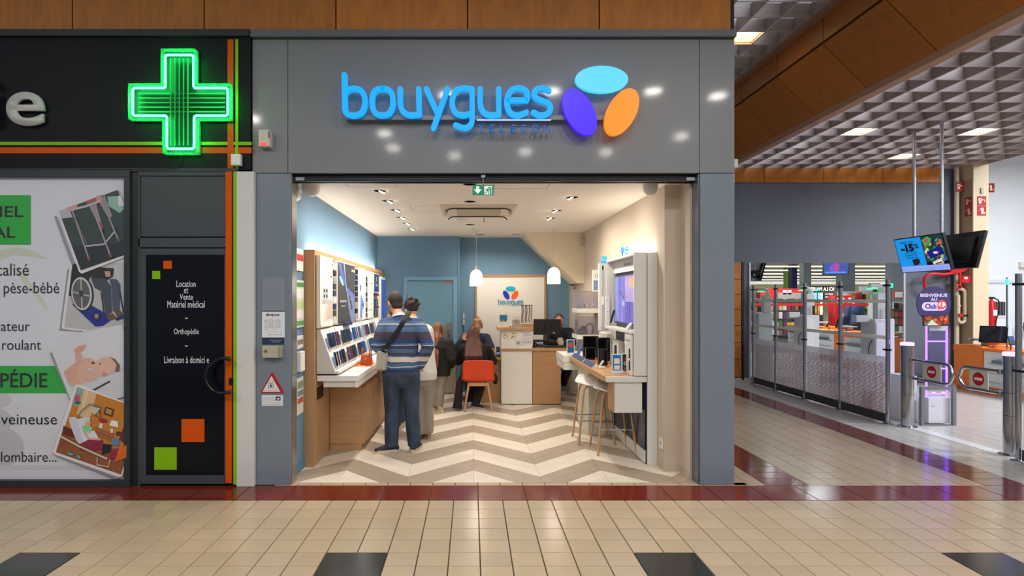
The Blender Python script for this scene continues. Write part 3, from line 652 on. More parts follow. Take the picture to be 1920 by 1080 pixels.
for s_, x0, y0, x1, y1 in (('Location', 331, 526, 367, 538), ('et', 345, 540, 353, 550), ('Vente', 337, 551, 362, 562), ('Matériel médical', 314, 564, 384, 577), ('-', 347, 596, 352, 597.5), ('Orthopédie', 326, 616, 373, 630), ('-', 347, 648, 352, 649.5), ('Livraison à domici e', 308, 668, 392, 681)):
    textpx(s_, x0, y0, x1, y1, YD+.0135, TXW, gp, res=2, lift=.001)
for c, x0, y0, x1, y1 in ((ORANGE, 306, 489, 322, 504), (LIME, 285, 508, 300, 523), (ORANGE, 340, 786, 383, 829), (LIME, 289, 839, 331, 881)): bx('square_sticker', X_(x0), X_(x1), YD+.0125, YD+.014, Z_(y1), Z_(y0), c, gp)
bx('stripe', X_(424), X_(435.5), YD-.003, 5.29, Z_(905), Z_(321), ORANGE, dr); bx('stripe', X_(435.5), X_(438.5), YD+.006, 5.29, Z_(908), Z_(321), mat((24, 28, 30), .5), dr); bx('stripe', X_(438.5), X_(444.5), YD-.002, 5.29, Z_(908), Z_(321), LIME, dr)
ym = 5.16
hp = [(X_(430), 5.235, Z_(674)), (X_(430, ym), ym, Z_(673, ym)), (X_(416, ym), ym, Z_(672, ym))]+[(X_(x, ym), ym, Z_(y, ym)) for x, y in ((399, 680), (388, 693), (385, 706), (388, 719), (399, 731), (414, 737))]+[(X_(430, ym), ym, Z_(735, ym)), (X_(430), 5.235, Z_(735))]
B().tube(spline(hp, 4), .016, 10).build('pull_handle', mat((8, 9, 12), .12), dr, smooth=True)
bx('lock', X_(431), X_(437), 5.225, 5.24, Z_(721), Z_(708), mat((40, 40, 44), .3, .6), dr, .003)
# ================================================================ SHOP SIGN AND PILASTER ITEMS
sg = thing('shop_sign', 'illuminated blue lowercase lettering with three coloured ovals on the grey fascia', 'shop sign', (0.2, 5.2, 3.2))
TS = facing((0, 5.19, 0), '-y')
BLE = mat((0, 165, 255), .5, emit=1.0)
def R4(x, y): return (X_(460+x/3.6, 5.15), Z_(50+y/3.6, 5.15))
def sm(pts): return spline([R4(*p) for p in pts], 5)
SW = 35/3.6*5.15/F
LET = {'b': [[(668, 324), (671, 560)], [(671, 540), (676, 575), (700, 592), (740, 597), (785, 578), (805, 530), (805, 480), (785, 435), (745, 417), (705, 421), (675, 440)]],
 'o': [[(925, 416), (880, 428), (858, 470), (857, 535), (878, 582), (925, 596), (972, 582), (994, 535), (993, 470), (970, 428), (925, 416)]],
 'u': [[(1045, 420), (1046, 515), (1062, 568), (1105, 594), (1172, 592)], [(1170, 420), (1174, 592)]],
 'y': [[(1222, 420), (1292, 575)], [(1364, 420), (1270, 682)]],
 'g': [[(1530, 420), (1470, 415), (1422, 432), (1398, 485), (1398, 530), (1420, 580), (1470, 596), (1525, 584)], [(1530, 420), (1532, 610), (1518, 663), (1478, 682), (1420, 664)]],
 'v': [[(1586, 420), (1587, 515), (1602, 568), (1645, 594), (1710, 592)], [(1710, 420), (1712, 592)]],
 'e': [[(1781, 495), (1906, 495), (1901, 445), (1872, 418), (1832, 414), (1792, 432), (1768, 480), (1768, 532), (1790, 580), (1838, 597), (1896, 578)]],
 's': [[(2050, 430), (2016, 415), (1976, 417), (1952, 440), (1955, 472), (1986, 492), (2030, 507), (2056, 532), (2058, 565), (2030, 590), (1986, 596), (1946, 578)]]}
for ch, strokes in LET.items():
    b = B()
    for i, st in enumerate(strokes):
        pth = [Vector(R4(*p)) for p in st] if len(st) == 2 else sm(st)
        if ch == 'e': pth = [Vector(R4(*p)) for p in st[:1]]+spline([R4(*p) for p in st[1:]], 5)
        stroke(b, pth, SW, TS, .045+.0004*i)
    b.build('letter', BLE, sg)
DBL = mat((0, 90, 165), .4, emit=.45)
def tele(paths):
    b = B()
    for p in paths: stroke(b, [Vector(R4(*q)) for q in p], 10/3.6*5.15/F, TS, .02, n=3)
    b.build('small_letter', DBL, sg)
def E_(x): return [[(x+2, 660), (x+2, 703)], [(x+2, 660), (x+30, 660)], [(x+2, 682), (x+27, 682)], [(x+2, 703), (x+30, 703)]]
tele([[(1576, 660), (1606, 660)], [(1591, 660), (1591, 703)]]); tele(E_(1649)); tele([[(1725, 660), (1725, 703)], [(1725, 703), (1753, 703)]]); tele(E_(1796))
tele([[(1866+17+17*math.cos(math.radians(a)), 682+23*math.sin(math.radians(a))) for a in range(-50, -311, -20)]]); tele([[(1961+18*math.cos(math.radians(a)), 682+23*math.sin(math.radians(a))) for a in range(0, 361, 20)]])
tele([[(2018, 703), (2020, 660), (2038, 692), (2056, 660), (2058, 703)]])
for cx, cy, a, b_, rot, c, e in ((2406, 355, 178, 90, 0, (84, 202, 255), 1.05), (2256, 575, 172, 96, -62, (66, 14, 255), .95), (2541, 575, 172, 96, 62, (255, 136, 0), 1.0)):
    pts = [R4(*p) for p in ell(cx, cy, a, b_, -rot, 40)]
    B().prism(pts, 'y', 5.145, 5.19).build('oval', [mat(c, .35, emit=e)], sg, smooth=True)
bx('support_rail', R4(670, 0)[0], R4(2470, 0)[0], 5.205, 5.279, R4(0, 615)[1], R4(0, 585)[1], mat((126, 128, 132), .4, .3), sg)
bx('light_bar', R4(1563, 0)[0], R4(2068, 0)[0], 5.19, 5.205, R4(0, 622)[1], R4(0, 616)[1], mat((150, 180, 255), .4, emit=1.6), sg)
for x0, x1 in ((2245, 2262), (2543, 2556)): bx('oval_bracket', R4(x0, 0)[0], R4(x1, 0)[0], 5.205, 5.279, R4(0, 445)[1], R4(0, 415)[1], STEEL, sg)
# alarm strobe, side box
al = thing('alarm_strobe', 'small cream alarm box with a red light on the grey pilaster', 'alarm', (X_(497), 5.25, Z_(278)))
bx('case', X_(486, 5.22), X_(507, 5.22), 5.20, 5.28, Z_(277), Z_(246), mat((214, 206, 190), .5), al, .004)
bx('lens', X_(488, 5.2), X_(499, 5.2), 5.194, 5.20, Z_(275), Z_(270.5), mat((255, 40, 50), .3, emit=2.5), al); bx('vent', X_(503, 5.2), X_(506, 5.2), 5.198, 5.2, Z_(262), Z_(249), mat((120, 112, 100), .5), al)
# plastic pocket, opening-hours sheet, key box, stickers
pk = thing('document_pocket', 'clear plastic pocket on the grey pilaster above the opening hours', 'pocket', (X_(511), 5.275, Z_(581)))
bx('pocket_back', X_(490), X_(532), 5.277, 5.28, Z_(581), Z_(521), mat((138, 148, 158), .15), pk); bx('pocket_front', X_(490), X_(532), 5.268, 5.27, Z_(581), Z_(521), glass(rough=.02), pk)
bx('pocket_lip', X_(489.5), X_(532.5), 5.266, 5.28, Z_(582), Z_(581), mat((170, 178, 186), .2), pk)
hs = thing('opening_hours_sign', 'white opening-hours sheet with a navy foot on the grey pilaster', 'sign', (X_(511), 5.275, Z_(646)))
bx('sheet', X_(489.5), X_(532), 5.274, 5.28, Z_(646), Z_(585), mat((232, 234, 238), .5), hs)
bx('navy_foot', X_(489.5), X_(532), 5.2733, 5.274, Z_(646), Z_(633), mat((26, 52, 88), .5), hs)
NV = mat((30, 40, 80), .5)
textpx('«Bonjour»', 498, 587.5, 524, 594, 5.274, NV, hs, bold=.03)
for i, dname in enumerate(('Lundi', 'Mardi', 'Mercredi', 'Jeudi', 'Vendredi', 'Samedi')):
    y = 599+2.9*i; textpx(dname, 496, y, 502, y+1.8, 5.274, mat((60, 130, 190), .5), hs, res=1)
    textpx('09:00 - 20:00', 504, y, 526, y+1.8, 5.274, NV, hs, res=1)
textpx('Dimanche', 496, 617, 502.5, 618.8, 5.274, mat((60, 130, 190), .5), hs, res=1); textpx('Fermé', 513, 617, 518, 618.8, 5.274, NV, hs, res=1)
printpx('info_frame', [((120, 130, 150), rect(502, 628, 528, 622)), ((232, 234, 238), rect(502.5, 627.5, 527.5, 622.5))], 5.2738, hs)
textpx('Retrouvez nos conseillers en boutique', 506, 637, 528, 639, 5.273, WHITE, hs, res=1); textpx('ou sur notre site internet', 509, 640, 525, 642, 5.273, WHITE, hs, res=1)
kb = thing('key_box', 'beige metal wall box with a keyhole below the opening hours', 'box', (X_(511), 5.25, Z_(671)))
bx('case', X_(492, 5.24), X_(528, 5.24), 5.225, 5.28, Z_(670.5), Z_(648), mat((172, 164, 146), .5), kb, .003); bx('cover', X_(492.5, 5.22), X_(522, 5.22), 5.218, 5.225, Z_(670), Z_(648.5), mat((184, 176, 158), .45), kb, .002)
B().cyl((X_(497, 5.2), 5.213, Z_(659, 5.2)), (X_(497, 5.2), 5.219, Z_(659, 5.2)), .012).build('lock', mat((120, 112, 100), .3, .6), kb)
bx('hinge', X_(523, 5.22), X_(526, 5.22), 5.216, 5.226, Z_(668), Z_(651), mat((160, 152, 134), .4), kb)
wt = thing('warning_sign', 'red-edged white warning triangle low on the grey pilaster', 'sign', (X_(508), 5.277, Z_(738)))
def tri(k): 
    c = (508.5, 724); return [(c[0]+(x-c[0])*k, c[1]+(y-c[1])*k) for x, y in ((487, 736), (488, 738), (529, 738), (530.5, 736), (510, 700), (507, 700))]
B().prism([(X_(x), Z_(y)) for x, y in tri(1)], 'y', 5.276, 5.28).build('plate', mat((178, 24, 34), .4), wt)
printpx('white_field', [((236, 234, 232), [(492, 734.5), (525.5, 734.5), (509, 705)])], 5.2758, wt)
for s_, x0, y0, x1, y1 in (('Cet établissement est équipé', 504, 712, 513, 714), ('de brouillard', 503, 715, 514, 717), ("TOUTE INTRUSION EST SURVEILLÉE", 495.5, 731, 522, 733), ('Le personnel', 497.5, 728, 520, 730)): textpx(s_, x0, y0, x1, y1, 5.2752, INK, wt, res=1)
printpx('camera_symbol', [((90, 90, 96), rect(503, 727, 513, 719)), ((236, 234, 232), rect(504, 726, 512, 720)), ((90, 90, 96), ell(508, 723, 2.5, 2.5))], 5.275, wt)
st = thing('notice_sticker', 'small white camera-surveillance sticker below the warning triangle', 'sticker', (X_(508), 5.278, Z_(762)))
bx('sheet', X_(488.5), X_(528.5), 5.277, 5.28, Z_(762), Z_(742), mat((226, 228, 232), .5), st)
printpx('camera_symbol', [((60, 40, 110), rect(517, 751, 526, 743.5)), ((236, 236, 240), [(519, 748.5), (522, 745.5), (525, 747), (522, 749.5)])], 5.2768, st)
for i, s_ in enumerate(('Espace sous vidéo protection', 'pour la sécurité des biens', 'et des personnes, responsable', 'droit accès aux images')): textpx(s_, 490, 745+4*i, 515 if i < 1 else 526, 747+4*i, 5.2765, INK, st, res=1)
# ================================================================ SHOP CEILING FITTINGS
HC = 2.745
WARM = (1, .9, .77)
DLE = mat((255, 240, 214), .4, emit=14); RING = mat((232, 222, 206), .4)
def downlight(x, y, label, group, tilt=0, en=62, rnd=False):
    t = thing('downlight', label, 'downlight', (x, y, HC), group)
    B().lathe([(.062, -.004), (.066, -.004), (.066, 0), (.045, 0), (.045, -.003), (.062, -.004)], (x, y, HC), 20).build('trim_ring', RING, t)
    if rnd: B().lathe([(.0, -.0035), (.05, -.0035), (.05, -.001), (0, -.001)], (x, y, HC), 18).build('diffuser', DLE, t)
    else:
        B(Matrix.Translation((x, y, HC-.006)) @ Matrix.Rotation(tilt, 4, 'Y')).box(-.048, .048, -.022, .022, -.004, .004).build('lens', DLE, t)
    light('downlight_lamp', 'SPOT', (x, y, HC-.03), en, WARM, .05, (0, tilt, 0), 145, blend=1)
for i, (x, y) in enumerate(((-.924, 6.01), (-.93, 6.63), (-.93, 7.30), (-.94, 7.97), (-.936, 8.6), (-.94, 9.28))):
    downlight(x, y, '%s tilted downlight from the entrance in the left ceiling row' % ('first second third fourth fifth sixth'.split()[i]), 'tilted downlights above the phone wall', .45)
for i, (x, y) in enumerate(((1.08, 6.4), (1.05, 7.35), (1.07, 8.05))):
    downlight(x, y, '%s tilted downlight from the entrance in the right ceiling row' % ('first second third'.split()[i]), 'tilted downlights above the television wall', -.45)
for x, y, lb in ((-.015, 5.66, 'round downlight right behind the exit sign'), (-.015, 6.67, 'round downlight in front of the air conditioner'), (-.02, 8.73, 'round downlight behind the air conditioner'), (.148, 10.1, 'round downlight behind the left pendant lamp'), (.75, 10.05, 'round downlight beside the sloping soffit')):
    downlight(x, y, lb, 'round downlights along the ceiling centre', 0, 34, True)
ac = thing('air_conditioner', 'square cream ceiling air-conditioning cassette with black edged flaps', 'air conditioner', (.08, 7.4, HC))
bx('panel', -.37, .53, 6.89, 7.80, HC-.018, HC, mat((226, 212, 190), .5), ac, .004); bx('grille', -.18, .36, 7.12, 7.62, HC-.03, HC-.018, mat((186, 172, 150), .6), ac)
for i in range(7): bx('grille_slat', -.17+.075*i, -.165+.075*i, 7.13, 7.61, HC-.034, HC-.03, mat((200, 186, 164), .6), ac)
for y0 in (7.0, 7.7):
    B().tube(spline([(-.30, y0+.04, HC-.06), (-.25, y0, HC-.035), (-.1, y0, HC-.03), (.26, y0, HC-.03), (.41, y0, HC-.035), (.46, y0+.04, HC-.06)], 4), .008, 8).build('air_flap', mat((30, 28, 26), .4), ac)
for x0 in (-.31, .45): B().prism(ell(x0+.01, HC-.06, .022, .035, 0, 14), 'y', 7.03, 7.06).build('flap_end', mat((210, 196, 170), .4), ac)
sd = thing('motion_detector', 'small white bar sensor below the air conditioner', 'sensor', (-.12, 7.98, HC))
bx('case', -.2, -.03, 7.93, 8.02, HC-.045, HC, WHITE, sd, .01); bx('indicator', -.118, -.108, 7.926, 7.931, HC-.03, HC-.022, mat((120, 170, 255), .3, emit=1), sd)
tag(B().lathe([(.05, 0), (.055, -.012), (.05, -.03), (.02, -.035)], (.02, 9.35, HC), 18).build('smoke_detector', WHITE, smooth=True), 'round white smoke detector near the left pendant lamp', 'smoke detector')
tag(B().tube([(.17, 7.99, HC), (.17, 7.99, HC-.05)], .006, 6).lathe([(.012, -.05), (.018, -.055), (.01, -.06)], (.17, 7.99, HC), 10).build('sprinkler', STEEL), 'thin sprinkler drop beside the bar sensor', 'sprinkler')
PSH = mat((255, 244, 226), .5, emit=3)
for x, y, zb, lb in ((.077, 9.5, 1.858, 'white bell pendant lamp above the seated customer'), (1.30, 9.4, 1.89, 'white bell pendant lamp above the computer screen')):
    t = thing('pendant_lamp', lb, 'pendant lamp', (x, y, zb), 'bell pendants over the counter')
    B().lathe([(.103, 0), (.104, .06), (.1, .15), (.085, .21), (.05, .245), (.03, .255), (.03, .245), (.05, .235), (.08, .2), (.094, .15), (.098, .06), (.097, 0)], (x, y, zb), 28).build('shade', PSH, t, smooth=True)
    B().lathe([(.03, .25), (.022, .30), (.008, .325)], (x, y, zb), 14).build('cap', mat((214, 200, 176), .5), t, smooth=True)
    B().cyl((x, y, zb+.32), (x, y, HC-.02), .004, 6).build('cord', mat((214, 204, 186), .5), t)
    B().lathe([(.045, -.022), (.05, -.005), (.05, 0)], (x, y, HC), 16).build('canopy', WHITE, t)
    B().ball((x, y, zb+.11), .035).build('bulb', mat((255, 236, 200), .4, emit=12), t)
    light('pendant_bulb', 'POINT', (x, y, zb+.02), 18, WARM, .06)
def dome(x, y, z, lb, r=.07):
    t = thing('dome_camera', lb, 'camera', (x, y, z))
    B().lathe([(r, 0), (r*1.02, -.015), (r*.98, -.05), (r*.8, -.085), (r*.5, -.11), (r*.15, -.12)], (x, y, z), 20).build('dome', mat((226, 222, 216), .3), t, smooth=True)
    B().lathe([(r*1.12, 0), (r*1.12, -.012), (r*.9, -.012)], (x, y, z), 20).build('mount', WHITE, t)
dome(-1.53, 5.68, HC, 'white dome camera at the left front corner of the shop ceiling', .085); dome(1.69, 5.62, HC, 'white dome camera at the right front of the shop ceiling')
wc = thing('wall_sensor', 'white rounded sensor high on the blue wall at the left jamb', 'sensor', (-1.6, 5.52, 2.6))
B().prism([(-1.65, 2.72), (-1.60, 2.72), (-1.585, 2.66), (-1.60, 2.59), (-1.65, 2.56)], 'y', 5.5, 5.6).build('case', WHITE, wc, bev=.01); bx('window', -1.598, -1.59, 5.51, 5.59, 2.62, 2.66, mat((180, 180, 180), .3), wc)
so2 = thing('siren_box', 'small beige siren high on the rear right wall corner', 'siren', (1.79, 9.72, 2.55))
bx('case', 1.77, 1.85, 9.68, 9.76, 2.52, 2.66, mat((196, 184, 166), .5), so2, .008); bx('lens', 1.768, 1.77, 9.69, 9.75, 2.54, 2.57, mat((150, 140, 124), .4), so2)
# exit sign
ex = thing('exit_sign', 'green and white running-man exit sign hanging in the entrance', 'exit sign', (.11, 5.33, 2.58))
ye = 5.33
GR = (0, 122, 84)
bx('plate', X_(886, ye), X_(926, ye), ye, ye+.008, Z_(366, ye), Z_(347, ye), mat((20, 132, 96), .3, emit=.25), ex)
printpx('arrow_symbol', [((226, 244, 232), rect(893, 355, 898.5, 349.5)), ((226, 244, 232), [(888.5, 355), (903, 355), (896, 363.5)])], ye-.0003, ex, emit=.5)
printpx('door_symbol', [((226, 244, 232), rect(908, 364.5, 922.5, 349)), ((8, 100, 70), rect(919, 364.5, 921.5, 351))], ye-.0003, ex, emit=.5)
printpx('running_man_symbol', [((0, 110, 76), ell(917, 351.5, 1.6, 1.6)), ((0, 110, 76), band([(916, 353.5), (913.5, 358)], 3)), ((0, 110, 76), band([(915.5, 354), (911, 354.5), (909.5, 357)], 1.2)), ((0, 110, 76), band([(916.5, 354), (918.5, 357), (920.5, 356.5)], 1.2)), ((0, 110, 76), band([(914, 357.5), (917, 360), (915.5, 364)], 1.6)), ((0, 110, 76), band([(913.5, 357.5), (912, 361), (908, 362.5)], 1.6))], ye-.0015, ex, emit=.3)
B().tube([(X_(906, ye), ye+.004, Z_(347, ye)), (X_(906, ye), ye+.004, 2.764)], .006, 8).build('stem', CHROME, ex); bx('mount', X_(902, ye), X_(910, ye), ye-.008, ye+.02, 2.738, 2.764, STEEL, ex)
# notices on the left wall just inside
def wallnote(z0, z1, y0, y1, c, lb, cat, extra=()):
    t = thing('wall_notice', lb, cat, (-1.64, (y0+y1)/2, z0), 'notices on the left wall by the entrance'); bx('board', -1.65, -1.638, y0, y1, z0, z1, mat(c, .5), t)
    for i, (cc, a, b_) in enumerate(extra): bx('print', -1.638, -1.6372, y0+.01, y1-.01, z0+(z1-z0)*a, z0+(z1-z0)*b_, mat(cc, .5), t)
wallnote(1.92, 2.13, 5.58, 5.80, (228, 226, 222), 'white notice with a red symbol, highest on the left wall', 'notice', (((200, 60, 50), .45, .75),))
wallnote(1.38, 1.83, 5.56, 5.82, (214, 216, 212), 'framed notice board with green and white sheets on the left wall', 'notice board', (((70, 150, 70), .86, .95), ((236, 236, 232), .62, .82), ((190, 214, 150), .4, .56), ((236, 236, 232), .2, .36), ((90, 160, 90), .04, .14)))
wallnote(1.18, 1.3, 5.6, 5.8, (226, 224, 220), 'small square white notice under the framed board', 'notice', (((130, 130, 130), .3, .7),))
tag(bx('alarm_keypad', -1.65, -1.61, 5.62, 5.76, .96, 1.15, WHITE, bev=.006), 'white alarm keypad on the left wall beside the wooden panel', 'keypad')
wallnote(.55, .9, 5.6, 5.8, (214, 216, 214), 'tall narrow notice low on the left wall', 'notice', (((120, 150, 130), .7, .9), ((190, 80, 70), .3, .45), ((120, 130, 140), .5, .65)))
# light switches on the back wall
for z, lb in ((1.30, 'upper white light switch beside the service door'), (1.19, 'lower white light switch beside the service door')):
    t = thing('light_switch', lb, 'switch', (-.12, 10.62, z), 'switches by the service door'); bx('plate', -.15, -.125, 10.618, 10.63, z, z+.09, WHITE, t); bx('rocker', -.145, -.13, 10.613, 10.618, z+.02, z+.07, OFFW, t)
tag(B().tube(spline([(-.138, 10.622, 1.19), (-.14, 10.62, 1.08), (-.13, 10.62, 1.0)], 4), .005, 6).build('switch_cable', BLACK), 'short black cable below the light switches', 'cable')
sk = thing('wall_socket', 'white wall socket low on the beige corner by the right cabinet', 'socket', (1.84, 5.78, .2)); bx('plate', 1.838, 1.85, 5.74, 5.83, .2, .30, WHITE, sk, .003); bx('outlet', 1.835, 1.838, 5.765, 5.805, .23, .27, mat((190, 188, 184), .5), sk)

# uplight strips on top of the display walls
light('uplight_strip', 'AREA', (-1.59, 8.05, 2.15), 12, WARM, .06, (math.pi, -.5, 0), size_y=4.2); light('uplight_strip', 'AREA', (1.80, 6.6, 2.13), 3.5, WARM, .06, (math.pi, .5, 0), size_y=1.2)
# ================================================================ LEFT PHONE WALL
lu = thing('display_backdrop', 'tall oak-framed backdrop of the phone wall along the left side', 'display wall', (-1.6, 8, 0))
bx('end_panel', -1.65, -1.54, 5.84, 5.87, 0.0, 2.135, OAKV, lu, .002)
bx('back_panel', -1.65, -1.546, 5.87, 10.3, .0, 2.08, OAKV, lu); bx('top_rail', -1.65, -1.54, 5.87, 10.33, 2.08, 2.135, OAKT, lu); bx('end_panel', -1.65, -1.54, 10.3, 10.33, .0, 2.135, OAKV, lu)
bx('cable_cutout', -1.546, -1.541, 5.95, 6.2, .64, .76, BLACK, lu)
WP = mat((236, 233, 226), .45)
ls = thing('phone_shelf', 'white slanted phone shelf running along the oak wall', 'shelf', (-1.45, 7.7, .9))
B().prism([(-1.54, 1.345), (-1.51, 1.345), (-1.365, .93), (-1.54, .93)], 'y', 5.93, 9.6).build('slanted_board', WP, ls)
B().prism([(-1.54, 1.345), (-1.505, 1.345), (-1.358, .925), (-1.54, .925)], 'y', 5.918, 5.93).build('shelf_cheek', mat((206, 204, 196), .45), ls)
for yy in (6.52, 7.72, 8.7): B().prism([(-1.509, 1.348), (-1.503, 1.348), (-1.357, .93), (-1.363, .93)], 'y', yy, yy+.012).build('shelf_seam', mat((206, 200, 188), .5), ls)
bx('ledge', -1.54, -1.32, 5.93, 9.6, .905, .93, WP, ls)
bx('foot', -1.54, -1.36, 5.97, 9.56, .887, .905, mat((60, 60, 60), .6), ls)
tr = thing('display_tray', 'white worktop tray with drawers under the phone shelf', 'worktop', (-1.35, 7.7, .75))
bx('tray_top', -1.54, -1.13, 5.93, 9.6, .83, .886, WP, tr, .003)
bx('drawer_body', -1.48, -1.16, 5.955, 9.58, .768, .828, mat((222, 218, 208), .5), tr)
for i in range(4): bx('drawer_front', -1.16, -1.135, 5.935+.91*i, 6.835+.91*i, .767, .826, WP, tr, .002)
for u in range(3):
    y0 = 6.477+1.034*u; y1 = y0+1.03
    t = thing('base_cabinet', ('oak base cabinet nearest the entrance under the white tray', 'middle oak base cabinet under the white tray', 'farthest oak base cabinet under the white tray')[u], 'cabinet', (-1.36, y0+.5, 0), 'oak base cabinets')
    bx('plinth', -1.54, -1.2, y0+.01, y1, 0, .075, OAKH, t); bx('carcass', -1.54, -1.19, y0, y1, .075, .68, OAKH, t); bx('top_box', -1.54, -1.2, y0, y1, .68, .766, OAKH, t)
    for i in range(2):
        d = bx('cabinet_door', -1.19, -1.167, y0+.006+.514*i, y0+.512+.514*i, .08, .675, OAKV, t, .002); B().cyl((-1.167, y0+.46+.514*i, .62), (-1.158, y0+.46+.514*i, .62), .008, 8).build('lock', STEEL, d)
# posters standing proud of the panel
FX = facing((-1.5, 0, 0), '+x')
def poster(y0, y1, z0, z1, lb, base, shapes, xo=-1.5, th=.045):
    t = thing('display_poster', lb, 'poster', (xo, (y0+y1)/2, z0), 'posters on the phone wall')
    bx('panel', xo-.0385, xo, y0, y1, z0, z1, [WP, WP][0], t, .002); T = facing((xo, 0, 0), '+x')
    printT('artwork', [(base, rect(y0+.01, z0+.01, y1-.01, z1-.01))]+shapes, T, t, label=None)
    return t, T
t1, T1 = poster(5.9, 6.44, 1.36, 2.087, 'white poster of a steel phone nearest the entrance on the left wall', (240, 238, 234),
  [((226, 216, 206), [(6.0, 1.37), (6.43, 1.37), (6.43, 1.72), (6.33, 1.62), (6.12, 1.62)]), ((206, 188, 172), [(6.14, 1.44), (6.43, 1.44), (6.43, 1.60), (6.22, 1.60)]), ((192, 188, 186), rect(5.97, 1.60, 6.43, 1.64)), ((214, 210, 208), [(5.97, 1.64), (6.43, 1.64), (6.43, 1.86), (6.36, 1.66)]),
   ((206, 206, 208), rect(6.0, 1.64, 6.22, 1.77))]+[((60, 62, 66), ell(6.06+.1*(i % 2), 1.68+.055*(i//2), .035, .02)) for i in range(4)]+[((230, 90, 40), rect(6.36, 2.0, 6.41, 2.03)), ((240, 240, 238), rect(5.91, 1.37, 6.43, 1.42))])
text('XIAOMI 14T Pro', T1, 6.08, 6.32, 1.93, 1.955, INK, t1, lift=.012); text('Capturez la nuit', T1, 6.08, 6.30, 1.85, 1.873, INK, t1, lift=.012); bx('brand_mark', -1.4995, -1.488, 6.33, 6.36, 1.88, 1.90, mat((230, 90, 40), .5), t1)
t2, T2 = poster(6.66, 7.655, 1.362, 2.08, 'large charcoal poster of a shining phone on the left wall', (62, 62, 66),
  [((84, 104, 170), [(6.7, 2.06), (6.86, 2.06), (7.12, 1.80), (7.2, 1.74), (7.0, 1.84), (6.8, 1.94)]), ((150, 176, 236), [(6.98, 2.07), (7.03, 2.07), (7.16, 1.74), (7.13, 1.74)]), ((140, 196, 250), ell(6.87, 1.86, .12, .035, -22)), ((96, 112, 190), [(7.12, 1.80), (7.64, 1.70), (7.64, 1.62), (7.2, 1.72)]),
   ((120, 134, 176), [(7.14, 1.74), (7.45, 1.69), (7.64, 1.62), (7.64, 1.375), (7.42, 1.375), (7.28, 1.5)]), ((64, 72, 100), ell(7.33, 1.67, .05, .03)), ((64, 72, 100), ell(7.38, 1.61, .055, .032)), ((64, 72, 100), ell(7.43, 1.55, .055, .032)), ((30, 30, 34), rect(6.67, 1.372, 7.40, 1.385))])
text('SAMSUNG', T2, 7.38, 7.62, 1.985, 2.02, WHITE, t2, lift=.012, bold=.03); text('Galaxy S25 Ultra', T2, 6.75, 7.08, 1.605, 1.64, WHITE, t2, lift=.012, bold=.02); text('Galaxy AI', T2, 6.82, 7.02, 1.555, 1.58, WHITE, t2, lift=.012)
t3, T3 = poster(7.91, 8.44, 1.362, 2.07, 'narrow white poster with a blue phone, third on the left wall', (238, 238, 242),
  [((110, 140, 216), [(8.0, 1.38), (8.06, 1.72), (8.28, 1.62), (8.34, 1.55), (8.2, 1.5), (8.16, 1.38)]), ((70, 84, 130), ell(8.05, 1.80, .05, .05)), ((54, 60, 84), ell(8.03, 1.82, .02, .012)), ((60, 66, 90), ell(8.18, 1.57, .04, .02))])
text('Mode', T3, 8.08, 8.22, 1.95, 1.975, INK, t3, lift=.012); text('Galaxy S24', T3, 8.0, 8.3, 1.91, 1.93, mat((220, 90, 110), .5), t3, lift=.012)
t4, T4 = poster(8.62, 9.12, 1.362, 2.06, 'white and mint information poster, fourth on the left wall', (236, 238, 236), [((206, 226, 208), rect(8.63, 1.80, 9.11, 2.05))])
text('Reconditionné', T4, 8.72, 9.02, 1.87, 1.895, INK, t4, lift=.003)
for i, s_ in enumerate(('Nos smartphones', 'reconditionnés', 'sont garantis', 'deux ans')): text(s_, T4, 8.7, 8.98, 1.735-.085*i, 1.755-.085*i, INK, t4, lift=.003, res=1)
t5, T5 = poster(9.16, 9.66, 1.75, 2.05, 'small navy poster over the hanging phones, fifth on the left wall', (24, 60, 110), [((230, 236, 240), rect(9.39, 1.93, 9.42, 2.0))])
text('Mobiles', T5, 9.3, 9.52, 1.85, 1.89, WHITE, t5, lift=.003)
for z0, lb in ((1.70, 'upper navy price strip on the left wall'), (1.50, 'lower navy price strip on the left wall')):
    tag(bx('price_strip', -1.539, -1.495, 9.18, 9.62, z0, z0+.03, mat((24, 60, 110), .5)), lb, 'price strip', 'navy price strips')
lb_ = thing('light_box', 'upright blue light box with white frame at the far end of the phone wall', 'light box', (-1.47, 9.9, .9))
bx('frame', -1.539, -1.47, 9.675, 10.16, 1.0, 2.01, WP, lb_, .003); bx('face', -1.47, -1.462, 9.71, 10.12, 1.04, 1.97, mat((44, 84, 176), .3, emit=.25), lb_)
# accessory strips between posters
cols = [(24, 26, 30), (60, 62, 66), (210, 210, 212), (20, 40, 90), (150, 152, 156), (230, 228, 224)]
for y0, y1, lb in ((6.47, 6.63, 'dark cases'), (7.69, 7.88, 'mixed cases'), (8.47, 8.60, 'pastel cases')):
    t = thing('accessory_strip', 'narrow hanging strip of %s between two posters' % lb, 'accessories', (-1.53, y0, 1.4), 'accessory strips between the posters')
    bx('rail', -1.5395, -1.532, y0, y1, 1.37, 2.06, mat((214, 210, 202), .5), t)
    for k in range(9):
        c = random.choice(cols); bx('hanging_pack', -1.532, -1.50, y0+.02, y1-.02, 1.39+.073*k, 1.452+.073*k, mat(c, .35), t, .003)
